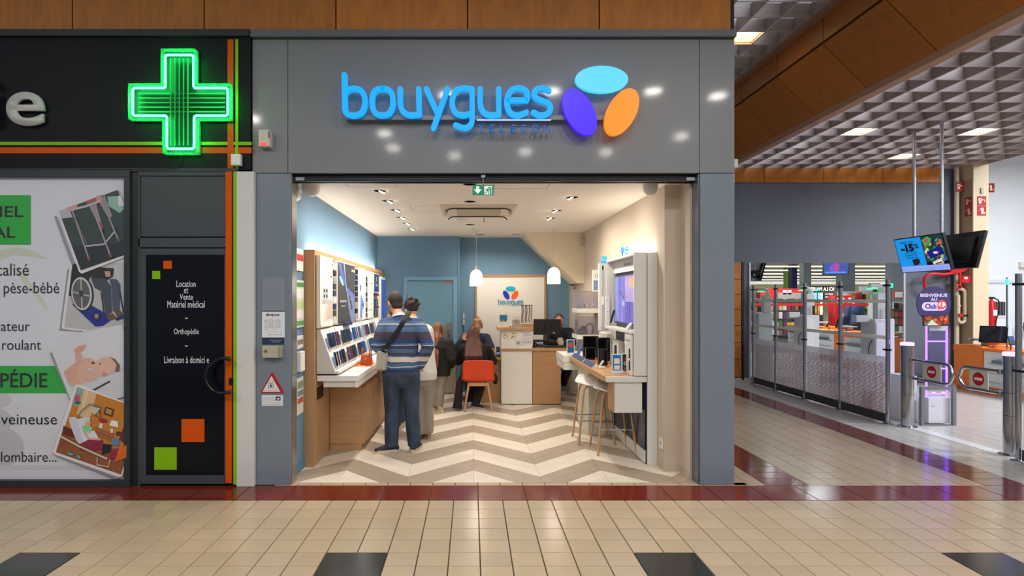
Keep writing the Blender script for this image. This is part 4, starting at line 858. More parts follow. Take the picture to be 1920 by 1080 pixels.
# phones on the slanted shelf
SL = Vector((.145, 0, -.415)).normalized(); NR = Vector((.415, 0, .145)).normalized()
PC = [(30, 90, 200), (20, 22, 26), (34, 60, 190), (20, 22, 26), (50, 54, 60), (34, 130, 210), (30, 70, 60), (60, 52, 90), (200, 180, 176), (120, 90, 190), (26, 28, 34), (214, 214, 216), (150, 40, 40), (44, 62, 130)]
def phone(y, k, c, lb):
    o = Vector((-1.51, y, 1.345))+SL*k+NR*.004
    T = Matrix.Translation(o) @ Matrix((Vector((0, 1, 0)), -SL, NR)).transposed().to_4x4() @ Matrix.Rotation(math.radians(7), 4, 'X')
    t = thing('display_phone', lb, 'phone', o, 'phones on the slanted shelf')
    B(T).box(-.036, .036, -.005, .145, .012, .021).build('body', mat(c, .25), t, bev=.004)
    B(T).box(-.032, .032, .002, .138, .021, .0216).build('screen', mat((14, 16, 22), .08), t)
    B(T).box(-.012, .012, .02, .10, -.02, .012).build('holder', mat((206, 206, 204), .35), t)
    B(T).box(-.03, .03, -.03, -.012, .0, .008).build('price_tag', WHITE, t)
n_ = 0; ordw = 'first second third fourth fifth sixth seventh eighth ninth tenth eleventh twelfth thirteenth fourteenth fifteenth sixteenth seventeenth eighteenth nineteenth twentieth twenty-first twenty-second twenty-third twenty-fourth'.split()
for row, k0 in (('upper', .20), ('lower', .40)):
    yy = 6.02; i = 0
    while yy < 8.9 and i < 24:
        phone(yy, k0, PC[(i*3+(5 if row == 'lower' else 0)) % len(PC)], '%s phone from the entrance in the %s row of the slanted shelf' % (ordw[i], row)); i += 1; yy += .105 if i % 5 else .2
for yy, z0, lb in ((7.02, 1.30, 'navy price header standing above the phone shelf'),):
    tag(bx('price_header', -1.50, -1.46, 6.95, 7.3, 1.335, 1.375, mat((30, 50, 90), .5)), lb, 'price sign')
for yy, lb in ((7.78, 'clear acrylic divider nearer on the phone shelf'), (8.75, 'clear acrylic divider farther on the phone shelf')):
    tag(B().prism([(-1.505, 1.36), (-1.44, 1.42), (-1.33, .96), (-1.36, .93)], 'y', yy, yy+.006).build('acrylic_divider', glass((235, 240, 245), veil=.25)), lb, 'divider', 'acrylic dividers')
k = 0
for z0 in (1.53, 1.37):
    for i in range(6):
        k += 1; t = thing('hanging_phone', '%s hanging phone from the left in the %s row under the navy poster' % (ordw[i], 'upper' if z0 > 1.5 else 'lower'), 'phone', (-1.5, 9.22+.07*i, z0), 'phones under the navy poster')
        bx('body', -1.51, -1.50, 9.2+.07*i, 9.245+.07*i, z0, z0+.12, mat([(24, 60, 110), (20, 22, 26), (30, 130, 150), (30, 150, 70), (20, 22, 26), (200, 40, 60)][(i+k//7) % 6], .3), t, .003); bx('peg', -1.539, -1.51, 9.22+.07*i, 9.226+.07*i, z0+.05, z0+.056, STEEL, t)
# things on the tray
mt = tag(bx('orange_mat', -1.33, -1.14, 6.72, 7.12, .886, .892, mat((236, 110, 20), .6)), 'flat orange mat on the white phone tray', 'mat')
hb = thing('handbag', 'small tan leather handbag standing on the orange mat', 'handbag', (-1.22, 6.95, .892))
B().prism([(-1.29, .892), (-1.16, .892), (-1.18, 1.01), (-1.27, 1.01)], 'y', 6.86, 7.04).build('body', mat((176, 84, 44), .45, noise=.06, scale=(30, 30, 30)), hb, bev=.012)
for xx in (-1.27, -1.18): B().tube(spline([(xx, 6.89, 1.0), (xx, 6.90, 1.05), (xx, 6.95, 1.075), (xx, 7.0, 1.05), (xx, 7.01, 1.0)], 4), .007, 6).build('handle', mat((160, 72, 36), .45), hb)
bx('clasp', -1.235, -1.215, 6.852, 6.86, .95, .97, mat((200, 160, 80), .3, .8), hb)
B().tube(spline([(-1.16, 6.9, .90), (-1.145, 6.8, .90), (-1.2, 6.75, .9)], 4), .006, 6).build('strap', mat((80, 30, 30), .5), hb)
tag(bx('leaflet', -1.34, -1.18, 6.25, 6.55, .886, .889, mat((214, 208, 206), .4)), 'printed leaflet lying on the white phone tray', 'leaflet')
# ================================================================ RIGHT TELEVISION UNIT
CABW = mat((226, 226, 220), .4); NAVB = mat((34, 40, 72), .25); GREYP = mat((196, 198, 194), .45)
rb = thing('wall_backing', 'white backing panels and end panel along the right wall', 'display wall', (1.8, 7, 0))
bx('end_panel', 1.752, 1.849, 5.926, 5.96, .0, 2.116, CABW, rb, .002); bx('shadow_gap', 1.746, 1.753, 5.94, 7.2, .0, 2.11, NAVB, rb)
bx('back_panel', 1.753, 1.849, 5.96, 7.98, .0, 2.09, mat((214, 212, 206), .5), rb)
ru = thing('television_unit', 'white open frame holding the television on the right wall', 'display unit', (1.68, 6.6, .884))
bx('frame_side', 1.62, 1.745, 5.926, 5.95, .884, 2.116, CABW, ru, .002)
bx('frame_top', 1.62, 1.745, 5.95, 7.15, 2.09, 2.116, CABW, ru, .002); bx('frame_side', 1.62, 1.745, 7.13, 7.15, 1.3, 2.09, CABW, ru); bx('frame_shelf', 1.60, 1.745, 5.95, 7.15, 1.30, 1.33, CABW, ru, .002)
bx('navy_backing', 1.738, 1.745, 5.95, 7.14, .885, 2.09, mat((60, 68, 96), .4), ru)
hd = bx('header_panel', 1.70, 1.738, 5.96, 7.13, 1.95, 2.085, mat((226, 228, 232), .45), ru)
TR = facing((1.70, 0, 0), '-x')
text('Bbox Smart TV', TR, -6.62, -6.2, 2.015, 2.055, INK, hd); text('profitez de vos contenus', TR, -6.62, -6.22, 1.975, 1.99, mat((110, 112, 118), .5), hd, res=1)
tv = thing('wall_television', 'large television showing a purple picture inside the white unit', 'television', (1.69, 6.5, 1.38))
bx('body', 1.69, 1.737, 5.98, 7.03, 1.375, 1.92, mat((22, 22, 26), .3), tv, .003)
T = facing((1.69, 0, 0), '-x')
printT('screen_picture', [((92, 96, 190), rect(-7.015, 1.39, -5.99, 1.905)), ((138, 144, 222), rect(-7.0, 1.39, -6.86, 1.905)), ((120, 110, 214), rect(-6.72, 1.39, -6.62, 1.905)), ((176, 150, 214), rect(-6.55, 1.62, -6.0, 1.905)), ((232, 170, 120), rect(-6.35, 1.78, -6.1, 1.88)), ((240, 206, 90), rect(-6.2, 1.83, -6.0, 1.90)), ((110, 96, 200), rect(-6.6, 1.39, -6.0, 1.6)),
    ((60, 60, 150), band([(-6.45, 1.42), (-6.44, 1.62)], .03)), ((60, 60, 150), band([(-6.36, 1.4), (-6.34, 1.62)], .03)), ((150, 190, 240), ell(-6.6, 1.6, .05, .03)), ((84, 90, 180), band([(-6.8, 1.74), (-6.62, 1.66)], .015))], T, tv, emit=.75, rough=.1)
pm = thing('light_panel_post', 'upright white post with a sliding lock beside the television', 'post', (1.57, 7.25, 1.3))
bx('post', 1.54, 1.66, 7.18, 7.24, 1.27, 2.08, CABW, pm, .003); bx('rail', 1.575, 1.59, 7.17, 7.18, 1.29, 2.06, mat((186, 188, 186), .4), pm); bx('lock', 1.568, 1.597, 7.155, 7.17, 1.58, 1.68, WHITE, pm, .003); bx('latch', 1.574, 1.59, 7.165, 7.17, 2.0, 2.05, BLACK, pm)
tag(B().tube([(1.65, 7.06, 1.37), (1.685, 7.02, 1.52)], .012, 8).build('support_stay', BLACK), 'short black stay leaning beside the television edge', 'stay')
bk = thing('side_bracket', 'slim white bracket strip at the left edge of the television bay', 'bracket', (1.63, 7.12, 1.33)); bx('strip', 1.60, 1.65, 7.10, 7.14, 1.33, 1.68, WHITE, bk, .002)
for z in (1.36, 1.5, 1.64): B().cyl((1.625, 7.10, z), (1.625, 7.097, z), .006, 8).build('screw', STEEL, bk)
ip = thing('info_panel', 'white printed information panel behind the upright post', 'panel', (1.62, 7.5, 1.2)); bx('board', 1.60, 1.70, 7.46, 7.50, 1.25, 2.06, CABW, ip, .002)
TP = facing((0, 7.46, 0), '-y')
text('Fibre', TP, 1.615, 1.685, 1.80, 1.83, INK, ip); 
for i in range(3): text('jusqu à 8 Gb/s', TP, 1.615, 1.685, 1.70-.05*i, 1.715-.05*i, mat((120, 122, 128), .5), ip, res=1)
bx('niche', 1.605, 1.695, 7.455, 7.46, 1.30, 1.62, mat((222, 206, 180), .5), ip); bx('small_shelf', 1.60, 1.69, 7.43, 7.46, 1.28, 1.31, mat((226, 170, 110), .5), ip)
sp = thing('photo_panel', 'small blue and white photo panel on the right wall above the showcases', 'panel', (1.72, 8.0, 1.75)); bx('board', 1.63, 1.845, 8.0, 8.03, 1.75, 2.04, CABW, sp); bx('print', 1.64, 1.83, 7.996, 8.0, 1.77, 1.90, mat((120, 140, 176), .5), sp); text('Offres', facing((0, 8.0, 0), '-y'), 1.66, 1.80, 1.94, 1.99, INK, sp)
# cyan block letters on top
CYB = mat((60, 190, 240), .4, emit=.15)
def cyan(x, y, z, s_, lb, sc_=.07):
    t = thing('cyan_letters', lb, 'sign', (x, y, z), 'cyan block letters on the right unit')
    for i, ch in enumerate(s_): text(ch, facing((0, y, 0), '-y'), x+(i % 2)*sc_*.8, x+(i % 2)*sc_*.8+sc_*.72, z+(.0 if i >= 2 else sc_*.95), z+(.0 if i >= 2 else sc_*.95)+sc_*.88, CYB, t, name='letter', ext=.02, bold=.05)
    bx('base', x-.01, x+sc_*1.6, y-.012, y+.02, z-.008, z, CYB, t)
cyan(1.64, 6.55, 2.124, '5GTV', 'cyan block letters on top of the television unit nearest the entrance', .055); cyan(1.57, 7.21, 2.09, 'WIFI', 'cyan block letters on top of the upright white post', .045); cyan(1.62, 7.48, 2.07, 'BOX+', 'cyan block letters on top of the information panel', .03)
# showcases
def case(z0, lb, dev):
    t = thing('acrylic_showcase', lb, 'showcase', (1.68, 8.7, z0), 'acrylic showcases on the right wall')
    bx('shelf', 1.52, 1.85, 8.55, 9.0, z0-.06, z0, CABW, t, .003); g = glass((235, 232, 240), veil=.10)
    bx('front_pane', 1.53, 1.84, 8.56, 8.565, z0, z0+.25, g, t); bx('side_pane', 1.53, 1.535, 8.565, 8.98, z0, z0+.25, g, t); bx('top_pane', 1.53, 1.84, 8.56, 8.98, z0+.25, z0+.255, g, t)
case(1.51, 'upper clear acrylic showcase with white gadgets', 0); case(1.13, 'lower clear acrylic showcase with black gadgets', 1)
def gadget(x, y, z, c, lb, kind):
    t = thing('display_gadget', lb, 'gadget', (x, y, z), 'gadgets inside the showcases')
    if kind == 'speaker': B().lathe([(.05, 0), (.055, .02), (.05, .1), (.03, .12)], (x, y, z), 16).build('body', mat(c, .4), t, smooth=True); B().lathe([(.056, .03), (.057, .035), (.056, .04)], (x, y, z), 16).build('band', mat((120, 120, 122), .3), t)
    elif kind == 'headset':
        B().tube([(x-.05, y, z+.03), (x-.055, y, z+.1), (x-.03, y, z+.15), (x+.03, y, z+.15), (x+.055, y, z+.1), (x+.05, y, z+.03)], .01, 8).build('headband', mat(c, .4), t, smooth=True)
        for sx in (-1, 1): B().lathe([(.03, 0), (.034, .01), (.03, .025)], (x+sx*.045-.012, y, z+.04), 14, axis='x').build('ear_cup', mat(c, .4), t)
    else: bx('body', x-.04, x+.04, y-.03, y+.03, z, z+.08, mat(c, .4), t, .01); bx('face', x-.03, x+.03, y-.033, y-.03, z+.02, z+.06, mat((90, 92, 98), .2), t)
gadget(1.60, 8.72, 1.512, (196, 196, 200), 'grey speaker in the upper showcase', 'speaker'); gadget(1.73, 8.72, 1.512, (232, 232, 232), 'white headset in the upper showcase', 'headset'); gadget(1.66, 8.85, 1.512, (220, 220, 222), 'white cube gadget in the upper showcase', 'cube')
gadget(1.60, 8.72, 1.132, (30, 30, 34), 'black cube gadget in the lower showcase', 'cube'); gadget(1.73, 8.72, 1.132, (26, 26, 30), 'black headset in the lower showcase', 'headset'); gadget(1.67, 8.86, 1.132, (20, 20, 24), 'black speaker in the lower showcase', 'speaker')
# counter
rc = thing('demo_counter', 'oak demonstration counter with a white front edge on the right', 'counter', (1.5, 7, .8))
bx('oak_top', 1.318, 1.744, 5.962, 8.04, .825, .882, OAKT, rc, .002); bx('end_edge', 1.34, 1.745, 5.926, 5.96, .822, .876, CABW, rc, .002)
bx('white_drawer', 1.245, 1.70, 8.045, 8.75, .79, .885, CABW, rc, .003); bx('white_drawer', 1.255, 1.70, 8.045, 8.75, .69, .785, CABW, rc, .003)
bd = bx('hanging_box', 1.43, 1.706, 5.95, 6.16, .513, .822, CABW, rc, .002); bx('box_side', 1.408, 1.428, 5.958, 6.15, .53, .82, OAKV, bd)
bx('kick_panel', 1.735, 1.745, 5.965, 7.2, .14, .82, NAVB, rc); bx('skirting', 1.73, 1.744, 5.965, 7.2, .01, .13, CABW, rc)
cp = thing('stone_plinth', 'broad pale stone-effect slab under the demonstration counter', 'plinth', (1.56, 7.5, 0)); STONE = mat((206, 206, 188), .7, noise=.12, scale=(9, 9, 9), bump=.2)
bx('slab', 1.42, 1.73, 7.22, 7.95, 0.0, .82, STONE, cp, .004); bx('code_sticker', 1.44, 1.51, 7.216, 7.22, .70, .78, mat((210, 206, 200), .5), cp); bx('sticker_frame', 1.455, 1.495, 7.213, 7.216, .715, .765, mat((50, 50, 54), .5), cp)
# things on the counter
def router(x, y, w_, d_, h_, lb, tilt=0, stand=.03):
    t = thing('internet_box', lb, 'router', (x, y, .882), 'black internet boxes on the counter')
    bx('wood_block', x-w_/2-.01, x+w_/2+.01, y-.05, y+.05, .8845, .8845+stand, OAKT, t, .002)
    bx('body', x-w_/2, x+w_/2, y-d_/2, y+d_/2, .8845+stand, .8845+stand+h_, mat((20, 20, 23), .2), t, .008); bx('glossy_front', x-w_/2+.01, x+w_/2-.01, y-d_/2-.002, y-d_/2, .90+stand, .87+stand+h_, mat((10, 10, 13), .06), t)
router(1.50, 7.5, .19, .06, .27, 'large black internet box at the back left of the counter'); router(1.565, 7.05, .15, .05, .28, 'tall glossy black internet box at the back of the counter'); router(1.44, 7.22, .12, .05, .15, 'small square black internet box in front of the large one', 0, .03); router(1.495, 6.78, .105, .06, .19, 'narrow glossy black internet box nearest the front of the counter', 0, .01)
for y0, y1, lb in ((6.62, 7.16, 'nearer navy price strip along the counter edge'), (7.22, 7.95, 'farther navy price strip along the counter edge')):
    t = thing('price_rail', lb, 'price strip', (1.35, y0, .882), 'navy price strips on the counter'); B().prism([(1.335, .8845), (1.395, .8845), (1.40, .925), (1.385, .93)], 'y', y0, y1).build('ledge', CABW, t)
    B().prism([(1.333, .889), (1.336, .887), (1.384, .93), (1.381, .933)], 'y', y0+.005, y1-.005).build('navy_face', mat((44, 64, 110), .4), t)
def card(x, y, w_, h_, c, lb, z=.882, rows=()):
    t = thing('counter_card', lb, 'card', (x, y, z)); bx('sheet', x, x+w_, y, y+.006, z+.003, z+h_, mat((236, 236, 236), .35), t)
    bx('colour_field', x+.008, x+w_-.008, y-.001, y, z+.03, z+h_-.01, mat(c, .4), t); bx('foot', x-.005, x+w_+.005, y-.02, y+.03, z, z+.003, glass((230, 235, 240), veil=.3), t)
    for a, b_, cc in rows: bx('print', x+w_*.22, x+w_*.78, y-.002, y-.001, z+h_*a, z+h_*b_, mat(cc, .4), t)
    return t
card(1.445, 6.12, .10, .20, (30, 120, 180), 'blue price card in a clear stand at the front of the counter', .8845, ((.2, .42, (226, 226, 230)), (.5, .78, (226, 226, 230))))
card(1.30, 8.12, .105, .21, (24, 90, 140), 'white card with a red box picture at the far end of the counter', .8875, ((.5, .78, (200, 60, 50)),))
fl = card(1.555, 6.16, .085, .205, (40, 38, 38), 'dark film leaflet beside the blue price card', .8845, ((.08, .3, (120, 90, 70)), (.38, .6, (150, 156, 160)), (.68, .74, (190, 40, 40))))
lf2 = tag(B().prism([(1.37, .9265), (1.378, .9265), (1.43, 1.08), (1.422, 1.08)], 'y', 7.6, 7.78).build('folded_leaflet', mat((70, 96, 150), .4)), 'tilted blue leaflet leaning at the far counter strip', 'leaflet')
wb_ = thing('product_carton', 'wide white carton with a navy print behind the internet boxes', 'carton', (1.68, 6.9, .882)); bx('box', 1.66, 1.72, 6.72, 7.14, .8845, 1.17, CABW, wb_, .002); bx('navy_print', 1.657, 1.66, 6.80, 6.90, .92, 1.12, mat((40, 56, 96), .4), wb_); bx('rainbow_print', 1.655, 1.657, 6.82, 6.88, .95, 1.0, mat((230, 140, 60), .4), wb_)
text('Ma Box', facing((1.66, 0, 0), '-x'), -7.1, -6.98, 1.12, 1.145, INK, wb_)
wb2 = thing('product_carton', 'white carton farther along the right unit behind the large box', 'carton', (1.68, 7.5, .882)); bx('box', 1.66, 1.72, 7.3, 7.75, .8845, 1.22, CABW, wb2, .002); text('Bbox', facing((1.66, 0, 0), '-x'), -7.7, -7.55, 1.13, 1.16, INK, wb2)
rp = thing('remote_panel', 'white panel with two black remotes beside the television frame', 'panel', (1.66, 6.05, .882)); bx('board', 1.60, 1.618, 5.96, 6.22, .8845, 1.29, CABW, rp, .002)
for z0, lb in ((1.05, 0), (.93, 1)): bx('remote', 1.592, 1.60, 6.0, 6.03, z0, z0+.10, BLACK, rp, .003); bx('card', 1.597, 1.60, 6.05, 6.15, z0+.02, z0+.09, mat((214, 216, 220), .5), rp)
text('La télécommande', facing((1.60, 0, 0), '-x'), -6.2, -6.0, 1.22, 1.24, INK, rp, res=1); B().ball((1.60, 6.19, 1.19), (.006, .03, .03)).build('button', mat((240, 240, 244), .3), rp)
ss = thing('clear_price_stand', 'small slanted pale price stand on the television shelf', 'price stand', (1.64, 6.3, 1.33)); B().prism([(1.62, 1.33), (1.65, 1.33), (1.68, 1.40), (1.675, 1.40)], 'y', 6.2, 6.3).build('stand', mat((190, 214, 226), .3), ss); bx('foot', 1.615, 1.66, 6.2, 6.3, 1.33, 1.334, WHITE, ss)
wd = thing('white_dongle', 'small white dongle leaning on the narrow internet box', 'gadget', (1.44, 6.66, .882)); B(Matrix.Translation((1.44, 6.60, .935)) @ Matrix.Rotation(.6, 4, 'Y')).box(-.012, .012, -.006, .006, -.04, .04).build('stick', WHITE, wd, bev=.003); bx('pad', 1.405, 1.48, 6.57, 6.63, .8845, .90, CABW, wd, .003)
# bar stools
def stool(cx, cy, rot, lb):
    t = thing('bar_stool', lb, 'bar stool', (cx, cy, 0), 'white shell bar stools at the counter')
    T = Matrix.Translation((cx, cy, 0)) @ Matrix.Rotation(rot, 4, 'Z')
    SH = mat((236, 236, 234), .35); b = B(T); nx, ny = 14, 12; top = []; 
    def zz(u, v):                       # u,v in -1..1 ; back edge rises
        return .665+.055*max(0, v-.1)**1.5*1.6+.02*u*u+.03*max(0, -v-.7)*-1
    g = []
    for i in range(ny+1):
        v = -1+2*i/ny
        for j in range(nx+1):
            u = -1+2*j/nx; x = u*.21*math.sqrt(max(.05, 1-.55*v*v)); yv = v*.185*math.sqrt(max(.3, 1-.5*u*u)); g.append((x, yv, zz(u, v)))
    fs = [(i*(nx+1)+j, i*(nx+1)+j+1, (i+1)*(nx+1)+j+1, (i+1)*(nx+1)+j) for i in range(ny) for j in range(nx)]
    b.add(g, fs); o = b.build('seat', SH, t, smooth=True); m_ = o.modifiers.new('s', 'SOLIDIFY'); m_.thickness = .014
    for sy in (-1, 1):
        b = B(T); b.tube(spline([(-.205, sy*.215, 0), (-.16, sy*.165, .42), (-.135, sy*.14, .60), (-.10, sy*.125, .645), (0, sy*.12, .655), (.10, sy*.125, .645), (.135, sy*.14, .60), (.16, sy*.165, .42), (.205, sy*.215, 0)], 5), .0125, 8); b.build('bent_leg', LEGW, t, smooth=True)
    b = B(T); z = .24; q = [(-.18, -.19), (.18, -.19), (.18, .19), (-.18, .19)]
    for i in range(4): b2 = B(T).cyl((q[i][0], q[i][1], z+(.0 if i % 2 else .03)), (q[(i+1) % 4][0], q[(i+1) % 4][1], z+(.0 if i % 2 else .03)), .006, 8).build('footrest_bar', STEEL, t)
stool(1.415, 6.92, 0, 'white bar stool with oak legs farther under the counter'); stool(1.535, 6.47, 0, 'white bar stool with oak legs nearer the hanging box')
# ================================================================ RECEPTION COUNTER AND BACK WALL
YC = 9.28
ct = thing('reception_counter', 'white and oak reception counter facing the entrance', 'counter', (1.0, 9.5, 0))
bx('white_tower', .466, .948, YC, 9.75, .012, 1.155, WP, ct, .002); bx('tower_top', .41, .962, YC-.03, 9.80, 1.157, 1.205, OAKT, ct, .003); bx('oak_band', .455, .955, YC-.012, YC, .84, .876, OAKH, ct)
bx('oak_front', .956, 1.394, YC, 9.75, .012, .84, OAKH, ct, .002); bx('counter_top', .95, 1.54, YC-.02, 9.95, .84, .885, OAKT, ct, .003); bx('foot_rail', .47, 1.39, YC+.02, 9.7, 0, .012, BLACK, ct)
YF = YC-.001
def sticker(x0, x1, y0, y1, c, lb, shapes):
    t = thing('counter_sticker', lb, 'sticker', P((x0+x1)/2, y1, YC)); a, b_ = P(x0, y1, YC), P(x1, y0, YC); bx('sheet', a.x, b_.x, YC-.002, YC, a.z, b_.z, mat(c, .5), t); printpx('symbol', shapes, YC-.0022, t, step=.0002)
def C3(l): return [(920+x/9, 580+y/9) for x, y in l]
CRM = (232, 224, 200)
sticker(942.5, 954.5, 622.5, 635.5, CRM, 'wheelchair symbol sticker on the white counter', [((30, 30, 30), C3(ell(245, 403, 8, 8))), ((30, 30, 30), C3(band([(245, 415), (248, 448), (272, 450), (284, 478)], 7))), ((30, 30, 30), C3(band(arc(247, 462, 30, 30, 60, 300), 6)))])
sticker(956.5, 968.5, 622.5, 635.5, CRM, 'hearing-loop ear symbol sticker on the white counter', [((30, 30, 30), C3(band([(345, 485), (385, 450)], 12))), ((30, 30, 30), C3(band(arc(390, 430, 30, 30, 180, 330), 7))), ((30, 30, 30), C3(band([(418, 440), (405, 460), (398, 485)], 7))), ((30, 30, 30), C3(band([(415, 410), (428, 396)], 6)))])
sticker(979.5, 997, 622, 647, (226, 226, 222), 'white information sheet on the right of the counter tower', [((90, 130, 180), C3(rect(550, 515, 685, 521))), ((150, 154, 160), C3(rect(550, 398, 670, 404))), ((170, 172, 178), C3(rect(550, 430, 680, 440))), ((180, 182, 188), C3(rect(550, 478, 680, 482))), ((190, 192, 196), C3(rect(550, 540, 680, 570)))])
sticker(968, 980, 639, 647, (90, 120, 170), 'small blue framed label on the counter tower', [((228, 228, 230), C3(rect(440, 537, 532, 600))), ((140, 150, 170), C3(rect(446, 548, 490, 590)))])
# items on the tower
ZT = 1.207
br = thing('brochure_stand', 'blue and white brochure in a clear stand on the counter tower', 'brochure', (.48, 9.4, ZT)); yb = 9.4
bx('sheet', .435, .575, yb, yb+.006, ZT+.003, ZT+.20, WHITE, br); bx('blue_print', .445, .565, yb-.001, yb, ZT+.11, ZT+.19, mat((36, 120, 176), .4), br); bx('base', .43, .58, yb-.02, yb+.05, ZT, ZT+.003, glass((235, 238, 240), veil=.3), br)
for dx, c in ((.47, (60, 130, 80)), (.505, (200, 160, 60)), (.54, (90, 92, 96))): B().prism(ell(dx, ZT+.10, .018, .018, 0, 14), 'y', yb-.002, yb-.001).build('picture_dot', mat(c, .4), br)
lt = thing('leaflet_box', 'small clear leaflet box with white cards on the counter tower', 'box', (.72, 9.42, ZT)); g = glass((240, 238, 235), veil=.2)
bx('front_pane', .645, .775, 9.38, 9.384, ZT, ZT+.11, g, lt); bx('card', .655, .765, 9.40, 9.405, ZT+.003, ZT+.165, mat((226, 220, 210), .5), lt); bx('side_pane', .645, .648, 9.384, 9.45, ZT, ZT+.11, g, lt); bx('tray', .645, .775, 9.384, 9.45, ZT, ZT+.003, g, lt); bx('card_print', .67, .75, 9.398, 9.40, ZT+.06, ZT+.12, mat((170, 168, 162), .5), lt)
rk = thing('lanyard_rack', 'oak-based clear rack hung with patterned phone lanyards', 'rack', (.87, 9.45, ZT))
bx('oak_base', .79, .975, 9.38, 9.50, ZT, ZT+.05, OAKH, rk, .002); bx('top_bar', .785, .965, 9.43, 9.44, 1.545, 1.555, mat((60, 54, 50), .4), rk); bx('back_pane', .79, .96, 9.46, 9.465, ZT+.05, 1.555, glass(), rk)
for i, c in enumerate(((40, 56, 90), (50, 60, 96), (210, 206, 196), (60, 40, 30), (90, 60, 40), (226, 220, 206), (40, 38, 40), (214, 200, 180), (120, 40, 40))):
    x = .797+.0195*i; B().tube(spline([(x, 9.43, 1.55), (x+.004, 9.42, 1.45), (x-.004, 9.425, 1.35), (x+.006*(i % 3), 9.42, 1.27)], 4), .006, 6).build('lanyard', mat(c, .6), rk)
tag(B().lathe([(.012, 0), (.014, .01), (.006, .02)], (.61, 9.33, ZT), 10).build('small_puck', BLACK), 'tiny black puck on the counter tower edge', 'puck')
# monitor, keyboard, terminal
mo = thing('computer_monitor', 'black computer monitor seen from behind on the oak counter', 'monitor', (1.18, 9.5, .887))
bx('housing', .985, 1.42, 9.44, 9.475, 1.08, 1.33, mat((20, 20, 23), .4), mo, .006); bx('arm', 1.19, 1.235, 9.41, 9.44, .98, 1.24, mat((16, 16, 18), .4), mo); bx('hub', 1.16, 1.265, 9.425, 9.44, 1.15, 1.25, mat((14, 14, 16), .4), mo, .004)
bx('arm', .98, 1.235, 9.40, 9.44, .97, 1.005, mat((16, 16, 18), .4), mo, .006); B().cyl((.99, 9.42, .886), (.99, 9.42, 1.0), .016).build('arm_post', BLACK, mo); bx('label', 1.29, 1.325, 9.438, 9.44, 1.10, 1.13, mat((150, 150, 120), .5), mo)
B().lathe([(.05, 0), (.05, .008), (.02, .012)], (.99, 9.42, .8855), 16).build('clamp_base', BLACK, mo); B().tube(spline([(1.27, 9.43, 1.12), (1.26, 9.42, 1.0), (1.2, 9.42, .92), (1.12, 9.44, .9)], 4), .004, 6).build('cable', BLACK, mo)
ky = thing('keyboard', 'black keyboard at the edge of the oak counter', 'keyboard', (1.3, 9.35, .886)); bx('body', 1.14, 1.50, 9.30, 9.43, .887, .908, BLACK, ky, .004); bx('keys', 1.15, 1.49, 9.31, 9.42, .908, .914, mat((34, 34, 38), .5), ky)
pt = thing('payment_terminal', 'dark card payment terminal on the oak counter', 'card terminal', (1.06, 9.34, .886)); T = Matrix.Translation((1.07, 9.35, .932)) @ Matrix.Rotation(.35, 4, 'X') @ Matrix.Rotation(.5, 4, 'Z')
B(T).box(-.04, .04, -.08, .08, -.012, .014).build('body', mat((34, 34, 38), .4), pt, bev=.006); B(T).box(-.03, .03, .0, .06, .014, .0155).build('screen', mat((130, 150, 190), .2, emit=.3), pt); B(T).box(-.03, .03, -.065, -.01, .014, .0165).build('keypad', mat((70, 72, 76), .5), pt)
tg = tag(B().tube(spline([(.97, 9.34, .893), (1.0, 9.32, .92), (1.03, 9.38, .90), (.99, 9.40, .91), (1.01, 9.45, .892)], 5), .006, 6).build('tangled_cable', BLACK), 'tangled black cable on the counter beside the terminal', 'cable')
ph = tag(bx('paper_roll_box', 1.02, 1.10, 9.46, 9.54, .887, .96, mat((226, 222, 214), .5), bev=.015), 'white paper roll behind the payment terminal', 'paper roll')
# desk on the left
dk = thing('advice_desk', 'low oak advice desk attached to the counter on the left', 'desk', (.1, 9.7, 0))
bx('desk_top', -.30, .464, 9.40, 10.05, .685, .73, OAKT, dk, .003); bx('desk_panel', .12, .455, 9.46, 9.49, 0, .683, OAKH, dk); bx('side_panel', -.28, -.25, 9.46, 10.0, 0, .683, OAKV, dk)
bxb = thing('card_box', 'small oak box at the right end of the advice desk', 'box', (.36, 9.5, .73)); bx('box', .33, .37, 9.44, 9.58, .732, .86, OAKV, bxb, .002); bx('inset', .37, .372, 9.46, 9.56, .75, .85, WHITE, bxb)
tph = thing('desk_terminal', 'dark card terminal with a lit screen on the advice desk', 'card terminal', (.42, 9.5, .73)); T = Matrix.Translation((.42, 9.47, .768)) @ Matrix.Rotation(.3, 4, 'X')
B(T).box(-.035, .035, -.07, .07, -.012, .012).build('body', mat((40, 42, 46), .4), tph, bev=.005); B(T).box(-.028, .028, -.01, .05, .012, .0135).build('screen', mat((120, 150, 200), .2, emit=.3), tph)
tsp = tag(bx('desk_speaker', .40, .455, 9.56, 9.64, .732, .88, mat((60, 62, 68), .4), bev=.008), 'dark upright speaker against the counter tower on the desk', 'speaker')
